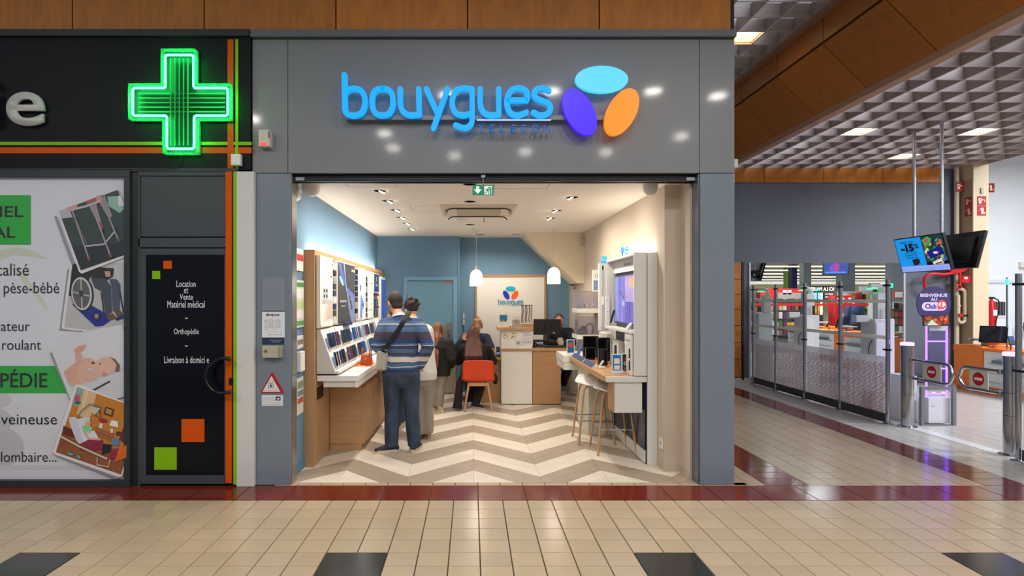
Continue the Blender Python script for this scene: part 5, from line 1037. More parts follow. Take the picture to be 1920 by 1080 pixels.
# logo panel
lg = thing('logo_panel', 'white oak-framed wall panel with three ovals and lettering', 'wall sign', (.7, 10.6, .7))
bx('board', .10, 1.295, 10.605, 10.63, .5, 2.04, WP, lg)
for q in ((.066, .10, .5, 2.08), (1.295, 1.33, .5, 2.08), (.10, 1.295, 2.04, 2.08)): bx('frame_rail', q[0], q[1], 10.595, 10.63, q[2], q[3], OAKV, lg, .002)
YL = 10.595
def C2(x, y): p = P(860+x*.2778, 480+y*.2778, YL); return (p.x, p.z)
for cx, cy, a, b_, rot, c in ((351, 221, 33, 16.5, 0, (0, 178, 214)), (321, 263, 33, 17, 58, (30, 50, 180)), (379, 263, 33, 17, -58, (240, 96, 40))):
    B().prism([C2(*p) for p in ell(cx, cy, a, b_, rot, 30)], 'y', YL, YL+.011).build('oval', mat(c, .4), lg)
TL = facing((0, YL+.010, 0), '-y'); LBL = mat((0, 150, 196), .4)
def RL(x, y): return C2(265+(x-650)*(172/1425), 290+(y-305)*(172/1425))
for ch, strokes in LET.items():
    b = B()
    for i, st_ in enumerate(strokes):
        pth = [Vector(RL(*p)) for p in st_] if len(st_) == 2 else spline([RL(*p) for p in st_], 4)
        if ch == 'e': pth = [Vector(RL(*p)) for p in st_[:1]]+spline([RL(*p) for p in st_[1:]], 4)
        stroke(b, pth, 35*172/1425*.2778*YL/F, TL, .010+.0003*i, n=4)
    b.build('letter', LBL, lg)
a = C2(376, 338); b_ = C2(432, 330); text('TELECOM', facing((0, YL+.009, 0), '-y'), a[0], b_[0], a[1], b_[1], LBL, lg)
# orange chair
def chair():
    t = thing('desk_chair', 'orange shell chair with oak legs at the advice desk', 'chair', (.10, 8.87, 0)); cx = .10
    SH = mat((214, 66, 22), .45); b = B(); n = 12; prof = []
    rows = [(8.67, .757, .20), (8.675, .74, .218), (8.69, .64, .226), (8.705, .54, .232), (8.72, .47, .238), (8.76, .435, .242), (8.85, .43, .242), (8.98, .435, .235), (9.08, .445, .22), (9.11, .435, .20)]
    g = []
    for y, z, w_ in rows:
        for j in range(n+1):
            u = -1+2*j/n; cu = .035*u*u if z > .5 else .0; up = (.025*abs(u)**3 if z <= .47 else 0); g.append((cx+u*w_, y+cu*1.0, z+up-(.012*u**4 if z > .73 else 0)))
    fs = [(i*(n+1)+j, i*(n+1)+j+1, (i+1)*(n+1)+j+1, (i+1)*(n+1)+j) for i in range(len(rows)-1) for j in range(n)]
    b.add(g, fs); o = b.build('shell', SH, t, smooth=True); m_ = o.modifiers.new('s', 'SOLIDIFY'); m_.thickness = .012
    for sx in (-1, 1):
        for sy, y0, y1 in ((-1, 8.67, 8.74), (1, 9.12, 9.02)): B().tube([(cx+sx*.205, y0, 0), (cx+sx*.135, y1, .418)], [.011, .018], 10).build('leg', LEGW, t, smooth=True)
    bx('seat_frame', cx-.15, cx+.15, 8.73, 8.755, .37, .418, LEGW, t, .004); bx('seat_frame', cx-.15, cx+.15, 9.0, 9.025, .37, .418, LEGW, t, .004); bx('seat_frame', cx-.02, cx+.02, 8.755, 9.0, .38, .418, LEGW, t)
chair()
# ================================================================ PEOPLE
def blob(b, name, m, parent, voxel=.008, sm=5, label=None):
    """one continuous skin around all the collected shapes"""
    me = bpy.data.meshes.new('tmp'); me.from_pydata([tuple(v) for v in b.v], [], b.f)
    o = bpy.data.objects.new('tmp', me); COL.objects.link(o)
    r = o.modifiers.new('r', 'REMESH'); r.mode = 'VOXEL'; r.voxel_size = voxel; r.adaptivity = 0
    s_ = o.modifiers.new('s', 'SMOOTH'); s_.iterations = sm; s_.factor = .5
    dg = bpy.context.evaluated_depsgraph_get(); m2 = bpy.data.meshes.new_from_object(o.evaluated_get(dg))
    bpy.data.objects.remove(o); bpy.data.meshes.remove(me)
    m2.materials.clear()
    for q in (m if isinstance(m, list) else [m]): m2.materials.append(q)
    for p in m2.polygons: p.use_smooth = True
    out_ = link(name, m2, parent)
    if label: out_['label'] = label
    return out_
V = Vector
SKIN = mat((206, 152, 124), .55, noise=.05, scale=(20, 20, 20))
def frame(o, fwd, up=(0, 0, 1)):
    f = V(fwd).normalized(); u = V(up).normalized(); r = f.cross(u).normalized(); u = r.cross(f)
    return Matrix.Translation(o) @ Matrix((r, f, u)).transposed().to_4x4()
def hand(b, w_, d, n, curl=.5, k=1.0):
    """palm and five bent fingers: w_ wrist, d direction of the fingers, n back-of-hand normal"""
    d = V(d).normalized(); n = V(n); n = (n-d*n.dot(d)).normalized(); s_ = d.cross(n); w_ = V(w_)
    b.tube([w_, w_+d*.045*k, w_+d*.085*k], [(.016*k, .026*k), (.017*k, .038*k), (.012*k, .036*k)], 10, ref=n, dome=True)
    for i, (off, L_) in enumerate(((-.028, .062), (-.0095, .072), (.0095, .068), (.028, .052))):
        p = w_+d*.08*k+s_*off*k; q = p+(d*math.cos(curl*.6)-n*math.sin(curl*.6))*L_*.5*k; e = q+(d*math.cos(curl*1.6)-n*math.sin(curl*1.6))*L_*.55*k
        b.tube([p-d*.015*k, p, q, e], [.009*k, .0088*k, .0082*k, .0065*k], 8, dome=True)
    p = w_+d*.02*k-s_*.026*k; q = p+(d*.6-s_*.7-n*.3)*.035*k; e = q+(d*.85-s_*.15-n*.4)*.032*k
    b.tube([p, q, e], [.011*k, .0105*k, .008*k], 8, dome=True)
def person(label, J, fwd, k=1.0, look=None, curl=.6, skin=None):
    """J: joint name -> world point (l/r are the person's own sides on screen left/right). Returns root and joint data"""
    sk = skin or SKIN; f = V(fwd).normalized(); r = V((1, 0, 0)); r = J['sr']-J['sl']; r = r.normalized()
    root = thing('person', label, 'person', (J['pel'].x, J['pel'].y, 0))
    b = B(); torso(b, J, r, k, 0); limbs(b, J, k, 0)
    hf = V(look or fwd).normalized(); T = frame(J['head'], hf)
    hb_ = B(T); hb_.ball((0, 0, .01*k), (.074*k, .092*k, .108*k), 18); hb_.ball((0, .03*k, -.06*k), (.052*k, .055*k, .055*k), 14)
    hb_.tube([(0, .082*k, .02*k), (0, .105*k, -.012*k), (0, .092*k, -.022*k)], [.008*k, .014*k, .012*k], 8, dome=True)
    for sx in (-1, 1): hb_.ball((sx*.077*k, -.005*k, -.005*k), (.012*k, .02*k, .032*k), 10)
    b.add(hb_.v, hb_.f); b.tube([J['neck'], J['head']-V((0, 0, .05*k))], [.056*k, .052*k], 12)
    for s_ in 'lr':
        d = (J['w'+s_]-J['e'+s_]).normalized() if 'h'+s_ not in J else J['h'+s_]
        hand(b, J['w'+s_], d, J.get('n'+s_, V((0, 0, 1)) if abs(d.z) < .8 else -f), curl, k)
    body = blob(b, 'body', sk, root, .0065, 3)
    for sx in (-1, 1):
        B(T).ball((sx*.03*k, .079*k, .018*k), (.0125*k, .008*k, .008*k), 10).build('eye', mat((236, 234, 230), .3), body, smooth=True)
        B(T).ball((sx*.03*k, .0855*k, .018*k), (.006*k, .003*k, .006*k), 8).build('iris', mat((60, 42, 30), .2), body, smooth=True)
        B(T).tube([(sx*.018*k, .088*k, .036*k), (sx*.045*k, .078*k, .036*k)], .004*k, 6).build('eyebrow', mat((60, 44, 34), .7), body)
    B(T).tube([(-.02*k, .083*k, -.048*k), (0, .089*k, -.047*k), (.02*k, .083*k, -.048*k)], .005*k, 6, dome=True).build('mouth', mat((176, 100, 92), .5), body, smooth=True)
    return root, T, r
def torso(b, J, r, k, g):
    P0, C, N_ = J['pel'], J['chest'], J['neck']
    b.tube([P0-(C-P0).normalized()*.06*k, P0, P0.lerp(C, .35), P0.lerp(C, .7), C, C.lerp(N_, .55), N_], [((.150)*k+g, .105*k+g), (.165*k+g, .115*k+g), (.150*k+g, .108*k+g), (.165*k+g, .118*k+g), (.185*k+g, .120*k+g), (.150*k+g, .095*k+g), (.062*k+g, .06*k+g)], 18, ref=r, dome=True)
def limbs(b, J, k, g, arms=True, legs=True):
    for s_ in 'lr':
        if arms:
            b.tube([J['s'+s_], J['s'+s_].lerp(J['e'+s_], .5), J['e'+s_], J['e'+s_].lerp(J['w'+s_], .35), J['w'+s_]], [.062*k+g, .052*k+g, .045*k+g, .042*k+g, .029*k+g], 12, dome=True)
            b.tube([J['chest'].lerp(J['neck'], .35), J['s'+s_]], [.07*k+g, .062*k+g], 12, dome=True)
        if legs:
            b.tube([J['p'+s_], J['p'+s_].lerp(J['k'+s_], .5), J['k'+s_], J['k'+s_].lerp(J['a'+s_], .35), J['a'+s_]], [.098*k+g, .08*k+g, .06*k+g, .058*k+g, .042*k+g], 14, dome=True)
            b.tube([J['pel'], J['p'+s_]], [.11*k+g, .098*k+g], 12, dome=True)
def top(root, J, r, k, m, g=.014, hem=0, name='sweater', voxel=.009, sleeve=.02, extra=None):
    b = B(); P0, C, N_ = J['pel'], J['chest'], J['neck']
    b.tube([P0-V((0, 0, hem+.01)), P0, P0.lerp(C, .35), P0.lerp(C, .7), C, C.lerp(N_, .55), N_], [(.163*k+g, .118*k+g), (.170*k+g, .122*k+g), (.165*k+g, .12*k+g), (.172*k+g, .122*k+g), (.187*k+g, .122*k+g), (.152*k+g, .097*k+g), (.064*k+g, .062*k+g)], 18, ref=r)
    for s_ in 'lr':
        w_ = J['w'+s_]; e = J['e'+s_]; w2 = w_.lerp(e, .08)
        b.tube([J['s'+s_], J['s'+s_].lerp(e, .5), e, e.lerp(w2, .4), w2], [.066*k+g, .060*k+g, .054*k+g, .05*k+g, .038*k+g], 14, dome=True)
        b.tube([J['chest'].lerp(J['neck'], .35), J['s'+s_]], [.075*k+g, .066*k+g], 12, dome=True)
    if extra: extra(b)
    return blob(b, name, m, root, voxel, 6)
def trousers(root, J, r, k, m, g=.014, flare=.0, voxel=.009, name='trousers'):
    b = B(); b.tube([J['pel']+V((0, 0, .06*k)), J['pel'], J['pl'].lerp(J['pr'], .5), J['pl'].lerp(J['pr'], .5)-V((0, 0, .09*k)), J['pl'].lerp(J['pr'], .5)-V((0, 0, .15*k))], [(.158*k+g, .110*k+g), (.168*k+g, .120*k+g), (.168*k+g, .122*k+g), (.14*k+g, .115*k+g), (.09*k+g, .08*k+g)], 18, ref=r)
    for s_ in 'lr':
        p, kn, a = J['p'+s_], J['k'+s_], J['a'+s_]
        b.tube([p, p.lerp(kn, .5), kn, kn.lerp(a, .45), a.lerp(V((a.x, a.y, 0)), .25)], [.104*k+g, .086*k+g, .068*k+g, .066*k+g+flare*.6, .054*k+g+flare], 14, dome=False)
        b.tube([J['pel'], p], [.11*k+g, .103*k+g], 12, dome=True)
    return blob(b, name, m, root, voxel, 6)
def shoe(root, a, d, m, sole, k=1.0, lift=0):
    d = V(d).normalized(); h = V((a.x, a.y, lift)); b = B(); s_ = V((-d.y, d.x, 0))
    b.tube([h-d*.055*k+V((0, 0, .045*k)), h+V((0, 0, .055*k)), h+d*.09*k+V((0, 0, .042*k)), h+d*.17*k+V((0, 0, .032*k))], [(.034*k, .036*k), (.045*k, .04*k), (.034*k, .046*k), (.02*k, .038*k)], 12, ref=(0, 0, 1), dome=True)
    b.tube([h+V((0, 0, .05*k)), h+V((0, 0, .10*k))], .044*k, 12)
    o = blob(b, 'shoe', m, root, .008, 4)
    b = B(); n = 16; pts = []
    for i in range(n):
        t = 2*math.pi*i/n; q = d*(.055+.142*math.cos(t))*k+s_*.053*math.sin(t)*k*(1 if math.cos(t) > 0 else .85); pts.append(((h+q).x, (h+q).y))
    b.prism(pts, 'z', lift+.001, lift+.034*k).build('sole', sole, o)
def G3(x, y, d): return P(x, y, d)
JEAN = mat((52, 64, 84), .85, noise=.45, scale=(9, 9, 6), bump=1.0); GREYT = mat((150, 142, 132), .8, noise=.1, scale=(8, 8, 5), bump=.2)
# ---- man in the striped sweater
sw = bpy.data.materials.new('striped_knit'); sw.use_nodes = True; nt = sw.node_tree; bs_ = nt.nodes['Principled BSDF']; bs_.inputs['Roughness'].default_value = .85
ge = nt.nodes.new('ShaderNodeNewGeometry'); sx_ = nt.nodes.new('ShaderNodeSeparateXYZ'); mr_ = nt.nodes.new('ShaderNodeMapRange'); cr_ = nt.nodes.new('ShaderNodeValToRGB')
nz = nt.nodes.new('ShaderNodeTexNoise'); nz.inputs['Scale'].default_value = 5; ad = nt.nodes.new('ShaderNodeMath'); ad.operation = 'MULTIPLY_ADD'; ad.inputs[1].default_value = .03
mr_.inputs['From Min'].default_value = .88; mr_.inputs['From Max'].default_value = 1.52
nt.links.new(ge.outputs['Position'], sx_.inputs[0]); nt.links.new(nz.outputs['Fac'], ad.inputs[0]); nt.links.new(sx_.outputs['Z'], ad.inputs[2]); nt.links.new(ad.outputs[0], mr_.inputs[0]); nt.links.new(mr_.outputs[0], cr_.inputs[0]); nt.links.new(cr_.outputs[0], bs_.inputs['Base Color'])
cr_.color_ramp.interpolation = 'CONSTANT'
NVB, BG, PU, WT, LB = (38, 66, 112), (74, 104, 140), (70, 60, 78), (208, 204, 196), (96, 122, 152)
bands = [(0, NVB), (.075, BG), (.10, WT), (.113, BG), (.165, PU), (.18, WT), (.265, BG), (.285, PU), (.33, BG), (.40, PU), (.43, NVB), (.455, WT), (.468, BG), (.50, NVB), (.56, PU), (.68, BG), (.735, LB), (.75, BG), (.80, WT), (.815, BG), (.86, NVB)]
el = cr_.color_ramp.elements
while len(el) > 1: el.remove(el[-1])
for i, (p, c) in enumerate(bands):
    e = el[0] if i == 0 else el.new(min(p, 1)); e.position = p; e.color = tuple(lin(v) for v in c)+(1,)
D = 6.42
J = dict(head=G3(741, 568, 6.52), neck=G3(748, 592, 6.44), chest=G3(752, 622, 6.42), pel=G3(752, 694, 6.42), sl=G3(722, 610, 6.42), sr=G3(785, 610, 6.41), el=G3(707, 652, 6.38), er=G3(803, 650, 6.36), wl=V((-1.01, 6.66, 1.12)), wr=G3(787, 686, 6.43),
    pl=G3(736, 700, 6.42), pr=G3(768, 700, 6.42), kl=G3(735, 772, 6.44), kr=G3(772, 770, 6.46), al=G3(734, 834, 6.42), ar=G3(777, 832, 6.47))
root, T, r = person('man from behind in a blue striped sweater and jeans with a crossbody bag', J, (-.25, 1, 0), 1.0, look=(-.5, .85, -.25))
top(root, J, r, 1.0, sw, .018, .0, 'sweater'); trousers(root, J, r, 1.0, JEAN, .012, .006)
shoe(root, J['al'], (-.85, -.3, 0), mat((30, 36, 50), .7), mat((206, 190, 172), .6)); shoe(root, J['ar'], (.25, 1, 0), mat((40, 46, 60), .7), mat((206, 190, 172), .6))
hb_ = B(T); hb_.ball((0, -.012, .03), (.082, .096, .098), 18); hb_.ball((0, -.045, -.03), (.066, .05, .06), 14); blob(hb_, 'hair', mat((46, 32, 26), .75, noise=.2, scale=(60, 60, 60), bump=.5), root, .006, 3)
B(T).tube([(-.078, .0, .022), (-.06, .085, .02), (0, .1, .02), (.06, .085, .02), (.078, .0, .022)], .0025, 6).build('glasses', BLACK, root)
B().tube([J['neck']+V((.0, -.03, -.005)), J['neck']+V((-.005, -.025, .02))], [(.072, .068), (.066, .064)], 16, ref=(1, 0, 0)).build('collar', mat((226, 224, 220), .7), root)
sp_ = spline([G3(768, 584, 6.46), G3(766, 588, 6.34), G3(757, 602, 6.255), G3(745, 622, 6.25), G3(732, 640, 6.25), G3(722, 655, 6.26), G3(716, 668, 6.34)], 5)
bag = B().prism([(-.055, -.1), (.055, -.1), (.06, .06), (.05, .1), (-.05, .1), (-.06, .06)], 'y', -.03, .03)
Tb = Matrix.Translation(G3(716, 676, 6.33)) @ Matrix.Rotation(math.radians(-30), 4, 'Z') @ Matrix.Rotation(.06, 4, 'Y'); bag.v = [Tb @ v for v in bag.v]
bg = thing('crossbody_bag', 'grey crossbody bag on a black strap worn by the striped-sweater man', 'bag', G3(716, 690, 6.33))
bag.build('pouch', mat((176, 168, 158), .6, noise=.05, scale=(30, 30, 30)), bg, bev=.012); B().tube(sp_, [(.026, .003)]*len(sp_), 8, ref=(.8, 0, -.6)).build('strap', mat((16, 16, 18), .6), bg)
bx('buckle', G3(724, 0, 6.26).x-.012, G3(724, 0, 6.26).x+.02, 6.255, 6.27, G3(0, 655, 6.26).z-.015, G3(0, 655, 6.26).z+.015, CHROME, bg, .003); B().tube([G3(710, 690, 6.33), G3(708, 700, 6.33), G3(713, 715, 6.33)], .006, 6).build('wrist_loop', mat((110, 34, 44), .6), bg)
# ---- person in the white hooded jacket
J = dict(head=G3(771, 580, 7.1), neck=G3(776, 604, 7.02), chest=G3(782, 632, 7.0), pel=G3(790, 700, 6.98), sl=G3(758, 620, 7.02), sr=G3(799, 622, 6.98), el=G3(748, 658, 7.05), er=G3(803, 655, 7.0), wl=V((-.93, 7.25, 1.08)), wr=V((-.66, 7.25, .98)),
    pl=G3(783, 708, 6.98), pr=G3(799, 708, 6.99), kl=G3(781, 762, 7.0), kr=G3(799, 760, 7.05), al=G3(781, 812, 7.0), ar=G3(800, 808, 7.08))
root, T, r = person('person with dark curly hair in a white hooded jacket and grey trousers', J, (-.4, 1, 0), .94, look=(-.6, .8, -.2))
WJ = mat((222, 218, 212), .75, noise=.05, scale=(7, 7, 20), bump=.5)
top(root, J, r, .94, WJ, .03, .06, 'jacket'); trousers(root, J, r, .94, GREYT, .016, .016)
BRN = mat((150, 110, 74), .7); [shoe(root, J[q], (-.5, .8, 0), BRN, mat((180, 150, 120), .6), .94) for q in ('al', 'ar')]
hb_ = B(T); random.seed(3)
hb_.ball((0, -.01, .03), (.085, .098, .09), 16)
for i in range(46):
    a = random.uniform(0, 6.28); e = random.uniform(.0, 1.4); hb_.ball((.085*math.cos(a)*math.cos(e), -.02+.095*math.sin(a)*math.cos(e)*(.6 if math.sin(a) > 0 else 1), .04+.09*math.sin(e)), .02, 8)
blob(hb_, 'hair', mat((36, 26, 22), .7, noise=.3, scale=(50, 50, 50), bump=.6), root, .006, 1)
b = B(); b.ball(J['neck']+V((.0, -.07, .0)), (.10, .075, .07), 16); blob(b, 'hood', mat((196, 186, 172), .9, noise=.15, scale=(40, 40, 40), bump=.8), root, .008, 2)
# ---- customer almost hidden behind the man
J = dict(head=V((-.98, 7.62, 1.44)), neck=V((-.96, 7.62, 1.29)), chest=V((-.94, 7.62, 1.13)), pel=V((-.93, 7.60, .80)), sl=V((-.96, 7.78, 1.2)), sr=V((-.93, 7.46, 1.2)), el=V((-1.0, 7.82, .98)), er=V((-1.0, 7.44, .98)), wl=V((-1.08, 7.72, 1.02)), wr=V((-1.08, 7.54, 1.02)),
    pl=V((-.93, 7.68, .76)), pr=V((-.93, 7.52, .76)), kl=V((-.95, 7.70, .40)), kr=V((-.93, 7.50, .40)), al=V((-.92, 7.70, .07)), ar=V((-.95, 7.48, .07)))
root, T, r = person('customer in jeans and white sneakers almost hidden behind the striped-sweater man', J, (-1, 0, 0), .88)
top(root, J, r, .88, mat((40, 42, 50), .8), .016, .05, 'jumper', .012); trousers(root, J, r, .88, mat((48, 62, 92), .8, noise=.2, scale=(9, 9, 5)), .012, .004, .011)
SNK = mat((222, 214, 204), .6); [shoe(root, J[q], (-1, -.15, 0), SNK, WHITE, .92) for q in ('al', 'ar')]
hb_ = B(T); hb_.ball((0, -.012, .03), (.078, .09, .094), 14); blob(hb_, 'hair', mat((60, 42, 32), .7), root, .01, 2)
lbg = thing('leopard_bag', 'brown leopard-print bag hanging beside the hidden customer', 'bag', (-.78, 7.4, .5)); bx('pouch', -.86, -.70, 7.33, 7.38, .40, .62, mat((128, 92, 62), .7, noise=.6, scale=(60, 60, 60)), lbg, .012); B().tube(spline([(-.84, 7.36, .61), (-.82, 7.4, .95), (-.74, 7.38, .95), (-.72, 7.36, .61)], 5), .006, 6).build('strap', mat((70, 44, 30), .6), lbg)
# ---- girl with long hair
k = .80
J = dict(head=V((-.50, 8.88, 1.205)), neck=V((-.48, 8.83, 1.07)), chest=V((-.46, 8.80, .94)), pel=V((-.47, 8.86, .62)), sl=V((-.58, 8.84, 1.0)), sr=V((-.34, 8.76, 1.0)), el=V((-.62, 8.88, .80)), er=V((-.29, 8.70, .78)), wl=V((-.55, 9.04, .70)), wr=V((-.30, 8.93, .66)),
    pl=V((-.53, 8.88, .58)), pr=V((-.42, 8.84, .58)), kl=V((-.56, 8.9, .32)), kr=V((-.46, 8.86, .32)), al=V((-.57, 8.90, .06)), ar=V((-.49, 8.82, .06)))
root, T, r = person('girl with very long brown hair in a black top and grey trousers', J, (.35, 1, 0), k)
top(root, J, r, k, mat((20, 19, 21), .8, noise=.1, scale=(20, 20, 20)), .030, .10, 'top', .009); trousers(root, J, r, k, mat((138, 130, 120), .85, noise=.1, scale=(8, 8, 5)), .010, .014, .009)
SN2 = mat((170, 148, 124), .7); [shoe(root, J[q], d, SN2, mat((214, 200, 180), .6), .85) for q, d in (('al', (-.3, .9, 0)), ('ar', (.3, -.6, 0)))]
def longhair(T, root, drop, m, wid=.09, k=1.0, back=.05, vox=.007, tie=False):
    b = B(T); b.ball((0, -.012*k, .028*k), (.083*k, .098*k, .098*k), 18)
    b.tube([(0, -.04*k, .06*k), (0, -.075*k, -.06*k), (0, -.085*k-back*.3, -.16*k), (0, -.08*k-back, -.20*k-drop*.5), (0, -.07*k-back, -.2*k-drop)], [(.07*k, .05*k), (.085*k, .05*k), (wid, .045), (wid*1.05, .035), (wid*.75, .015)], 16, ref=T.to_3x3() @ V((1, 0, 0)), dome=True)
    for sx in (-1, 1): b.tube([(sx*.06*k, .0, .05*k), (sx*.082*k, .01*k, -.06*k), (sx*.085*k, -.03*k, -.16*k), (sx*.07*k, -.06*k-back, -.22*k-drop*.6)], [.03*k, .026*k, .024*k, .012], 8, dome=True)
    for i in range(9):
        u = -1+i/4; b.tube([(u*.05*k, -.09*k, .05*k), (u*.075*k, -.118*k, -.08*k), (u*wid*.95, -.115*k-back, -.2*k-drop*.5), (u*wid*.8, -.08*k-back, -.21*k-drop*(.95+.1*(i % 2)))], [.012, .014, .014, .008], 6)
    blob(b, 'hair', m, root, vox, 2)
HBR = mat((124, 72, 44), .45, noise=.35, scale=(60, 60, 4), bump=.4); HDK = mat((92, 56, 40), .42, noise=.3, scale=(70, 70, 4), bump=.4)
longhair(T, root, .40, HBR, .085, k, .10)
# ---- seated customer
J = dict(head=V((.03, 8.99, 1.125)), neck=V((.035, 8.93, .985)), chest=V((.05, 8.90, .84)), pel=V((.09, 8.88, .52)), sl=V((-.125, 8.93, .90)), sr=V((.225, 8.93, .90)), el=V((-.20, 9.08, .70)), er=V((.33, 9.10, .70)), wl=V((-.08, 9.33, .765)), wr=V((.20, 9.34, .765)),
    pl=V((.0, 8.93, .50)), pr=V((.18, 8.93, .50)), kl=V((-.05, 9.30, .47)), kr=V((.19, 9.28, .44)), al=V((-.02, 9.20, .07)), ar=V((.06, 8.98, .075)))
root, T, r = person('seated woman from behind with long dark brown hair in a black coat', J, (0, 1, 0), .95)
BLK = mat((17, 16, 18), .85, noise=.1, scale=(20, 20, 20))
def coat_tail(b):
    b.tube([V((-.05, 8.85, .62)), V((-.17, 8.83, .40)), V((-.20, 8.80, .15)), V((-.21, 8.78, .03))], [(.06, .09), (.055, .10), (.06, .09), (.075, .07)], 12, ref=(1, 0, 0))
    b.tube([V((.24, 8.88, .60)), V((.355, 8.9, .47)), V((.36, 8.9, .38))], [(.05, .09), (.05, .08), (.03, .06)], 12, ref=(1, 0, 0))
top(root, J, r, .95, BLK, .02, .04, 'coat', .01, extra=coat_tail); trousers(root, J, r, .95, mat((24, 24, 28), .8), .008, 0, .01)
shoe(root, J['al'], (.1, 1, 0), mat((200, 196, 200), .6), WHITE, .9); shoe(root, J['ar'], (.5, -.4, 0), mat((36, 34, 36), .6), mat((180, 172, 160), .6), .9)
longhair(T, root, .25, HDK, .13, .95, .145)
# ---- adviser behind the desk
J = dict(head=V((.10, 10.02, 1.205)), neck=V((.09, 10.10, 1.07)), chest=V((.08, 10.14, .92)), pel=V((.08, 10.24, .60)), sl=V((-.09, 10.12, .99)), sr=V((.25, 10.12, .99)), el=V((-.26, 9.92, .82)), er=V((.33, 9.95, .82)), wl=V((-.14, 9.80, .96)), wr=V((.20, 9.74, .79)), hl=V((.3, -.1, .9)), nl=V((0, 1, 0)),
    pl=V((.0, 10.18, .57)), pr=V((.17, 10.18, .57)), kl=V((-.02, 9.85, .50)), kr=V((.08, 9.85, .50)), al=V((.0, 9.82, .07)), ar=V((.06, 9.9, .07)))
root, T, r = person('blonde adviser in a navy sweater gesturing behind the advice desk', J, (0, -1, 0), .93, look=(-.1, -1, -.25), curl=.3, skin=mat((220, 166, 140), .55))
top(root, J, r, .93, mat((26, 34, 62), .8, noise=.08, scale=(20, 20, 20)), .018, .03, 'sweater', .009); trousers(root, J, r, .93, mat((30, 32, 44), .8), .01, 0, .011); [shoe(root, J[q], (0, -1, 0), BLACK, WHITE, .9) for q in ('al', 'ar')]
hb_ = B(T); hb_.ball((0, -.014, .036), (.082, .094, .094), 16); hb_.tube([(.04, .05, .10), (.078, .02, .02), (.082, .0, -.08), (.075, -.02, -.14)], [.02, .026, .026, .014], 8, dome=True); hb_.tube([(-.04, .05, .10), (-.078, .02, .02), (-.078, -.01, -.05)], [.02, .022, .012], 8, dome=True); hb_.ball((0, -.02, .135), (.035, .035, .028), 10)
blob(hb_, 'hair', mat((176, 138, 96), .5, noise=.25, scale=(60, 60, 8), bump=.4), root, .0065, 2)
sc1 = thing('adviser_stool', 'plain dark stool hidden under the blonde adviser', 'stool', (.08, 10.26, 0)); B().lathe([(.16, .44), (.17, .455), (.16, .475)], (.08, 10.26, 0), 18).build('seat', BLACK, sc1); B().cyl((.08, 10.26, .02), (.08, 10.26, .44), .025).build('stem', STEEL, sc1); B().lathe([(.16, 0), (.16, .015), (.03, .03)], (.08, 10.26, 0), 18).build('base', STEEL, sc1)
# ---- salesman behind the screen
J = dict(head=V((1.462, 9.97, 1.275)), neck=V((1.475, 10.06, 1.15)), chest=V((1.48, 10.10, 1.02)), pel=V((1.48, 10.20, .70)), sl=V((1.30, 10.06, 1.09)), sr=V((1.655, 10.06, 1.09)), el=V((1.26, 9.93, .92)), er=V((1.68, 9.92, .91)), wl=V((1.385, 9.755, .925)), wr=V((1.525, 9.745, .925)), hl=V((.75, -.25, .25)), hr=V((-.75, -.25, .25)), nl=V((0, -1, .1)), nr=V((0, -1, .1)),
    pl=V((1.40, 10.14, .67)), pr=V((1.56, 10.14, .67)), kl=V((1.42, 9.90, .50)), kr=V((1.62, 9.86, .53)), al=V((1.42, 10.12, .26)), ar=V((1.56, 10.16, .26)))
root, T, r = person('bearded man in a dark navy shirt looking at his phone behind the screen', J, (0, -1, 0), 1.0, look=(-.05, -1, -.45), curl=1.0, skin=mat((204, 146, 118), .55))
top(root, J, r, 1.0, mat((20, 24, 40), .75, noise=.08, scale=(20, 20, 20)), .016, .03, 'shirt', .009); trousers(root, J, r, 1.0, mat((28, 32, 42), .8), .01, 0, .011); [shoe(root, J[q], (0, -1, 0), BLACK, BLACK, 1.0, .20) for q in ('al', 'ar')]
hb_ = B(T); hb_.ball((0, -.024, .042), (.079, .090, .088), 16); blob(hb_, 'hair', mat((88, 58, 42), .75, noise=.25, scale=(80, 80, 80), bump=.4), root, .0065, 2)
hb_ = B(T); hb_.tube([(-.066, .012, -.05), (-.05, .05, -.085), (0, .075, -.105), (.05, .05, -.085), (.066, .012, -.05)], [.010, .015, .02, .015, .010], 10, dome=True); blob(hb_, 'beard', mat((96, 62, 44), .8, noise=.2, scale=(80, 80, 80)), root, .0065, 2)
mp = thing('mobile_phone', 'pale mobile phone held by the bearded salesman', 'phone', (1.455, 9.70, .93)); Tm = Matrix.Translation((1.455, 9.70, .955)) @ Matrix.Rotation(-.5, 4, 'X'); B(Tm).box(-.038, .038, -.005, .005, -.06, .07).build('body', mat((206, 196, 184), .3), mp, bev=.004); B(Tm).box(-.034, .034, .005, .006, -.056, .066).build('screen', BLACK, mp)
st_ = thing('oak_stool', 'tall oak-legged stool under the bearded salesman', 'stool', (1.48, 10.2, 0)); B().lathe([(.17, .56), (.18, .575), (.17, .59)], (1.48, 10.2, 0), 20).build('seat', mat((40, 40, 44), .5), st_)
for sx in (-1, 1):
    for sy in (-1, 1): B().tube([(1.48+sx*.19, 10.2+sy*.19, 0), (1.48+sx*.12, 10.2+sy*.12, .56)], [.011, .016], 8).build('leg', LEGW, st_)
for sy in (-1, 1): B().cyl((1.48-.165, 10.2+sy*.165, .2), (1.48+.165, 10.2+sy*.165, .2), .007, 8).build('footrest_bar', STEEL, st_)
random.seed(11)
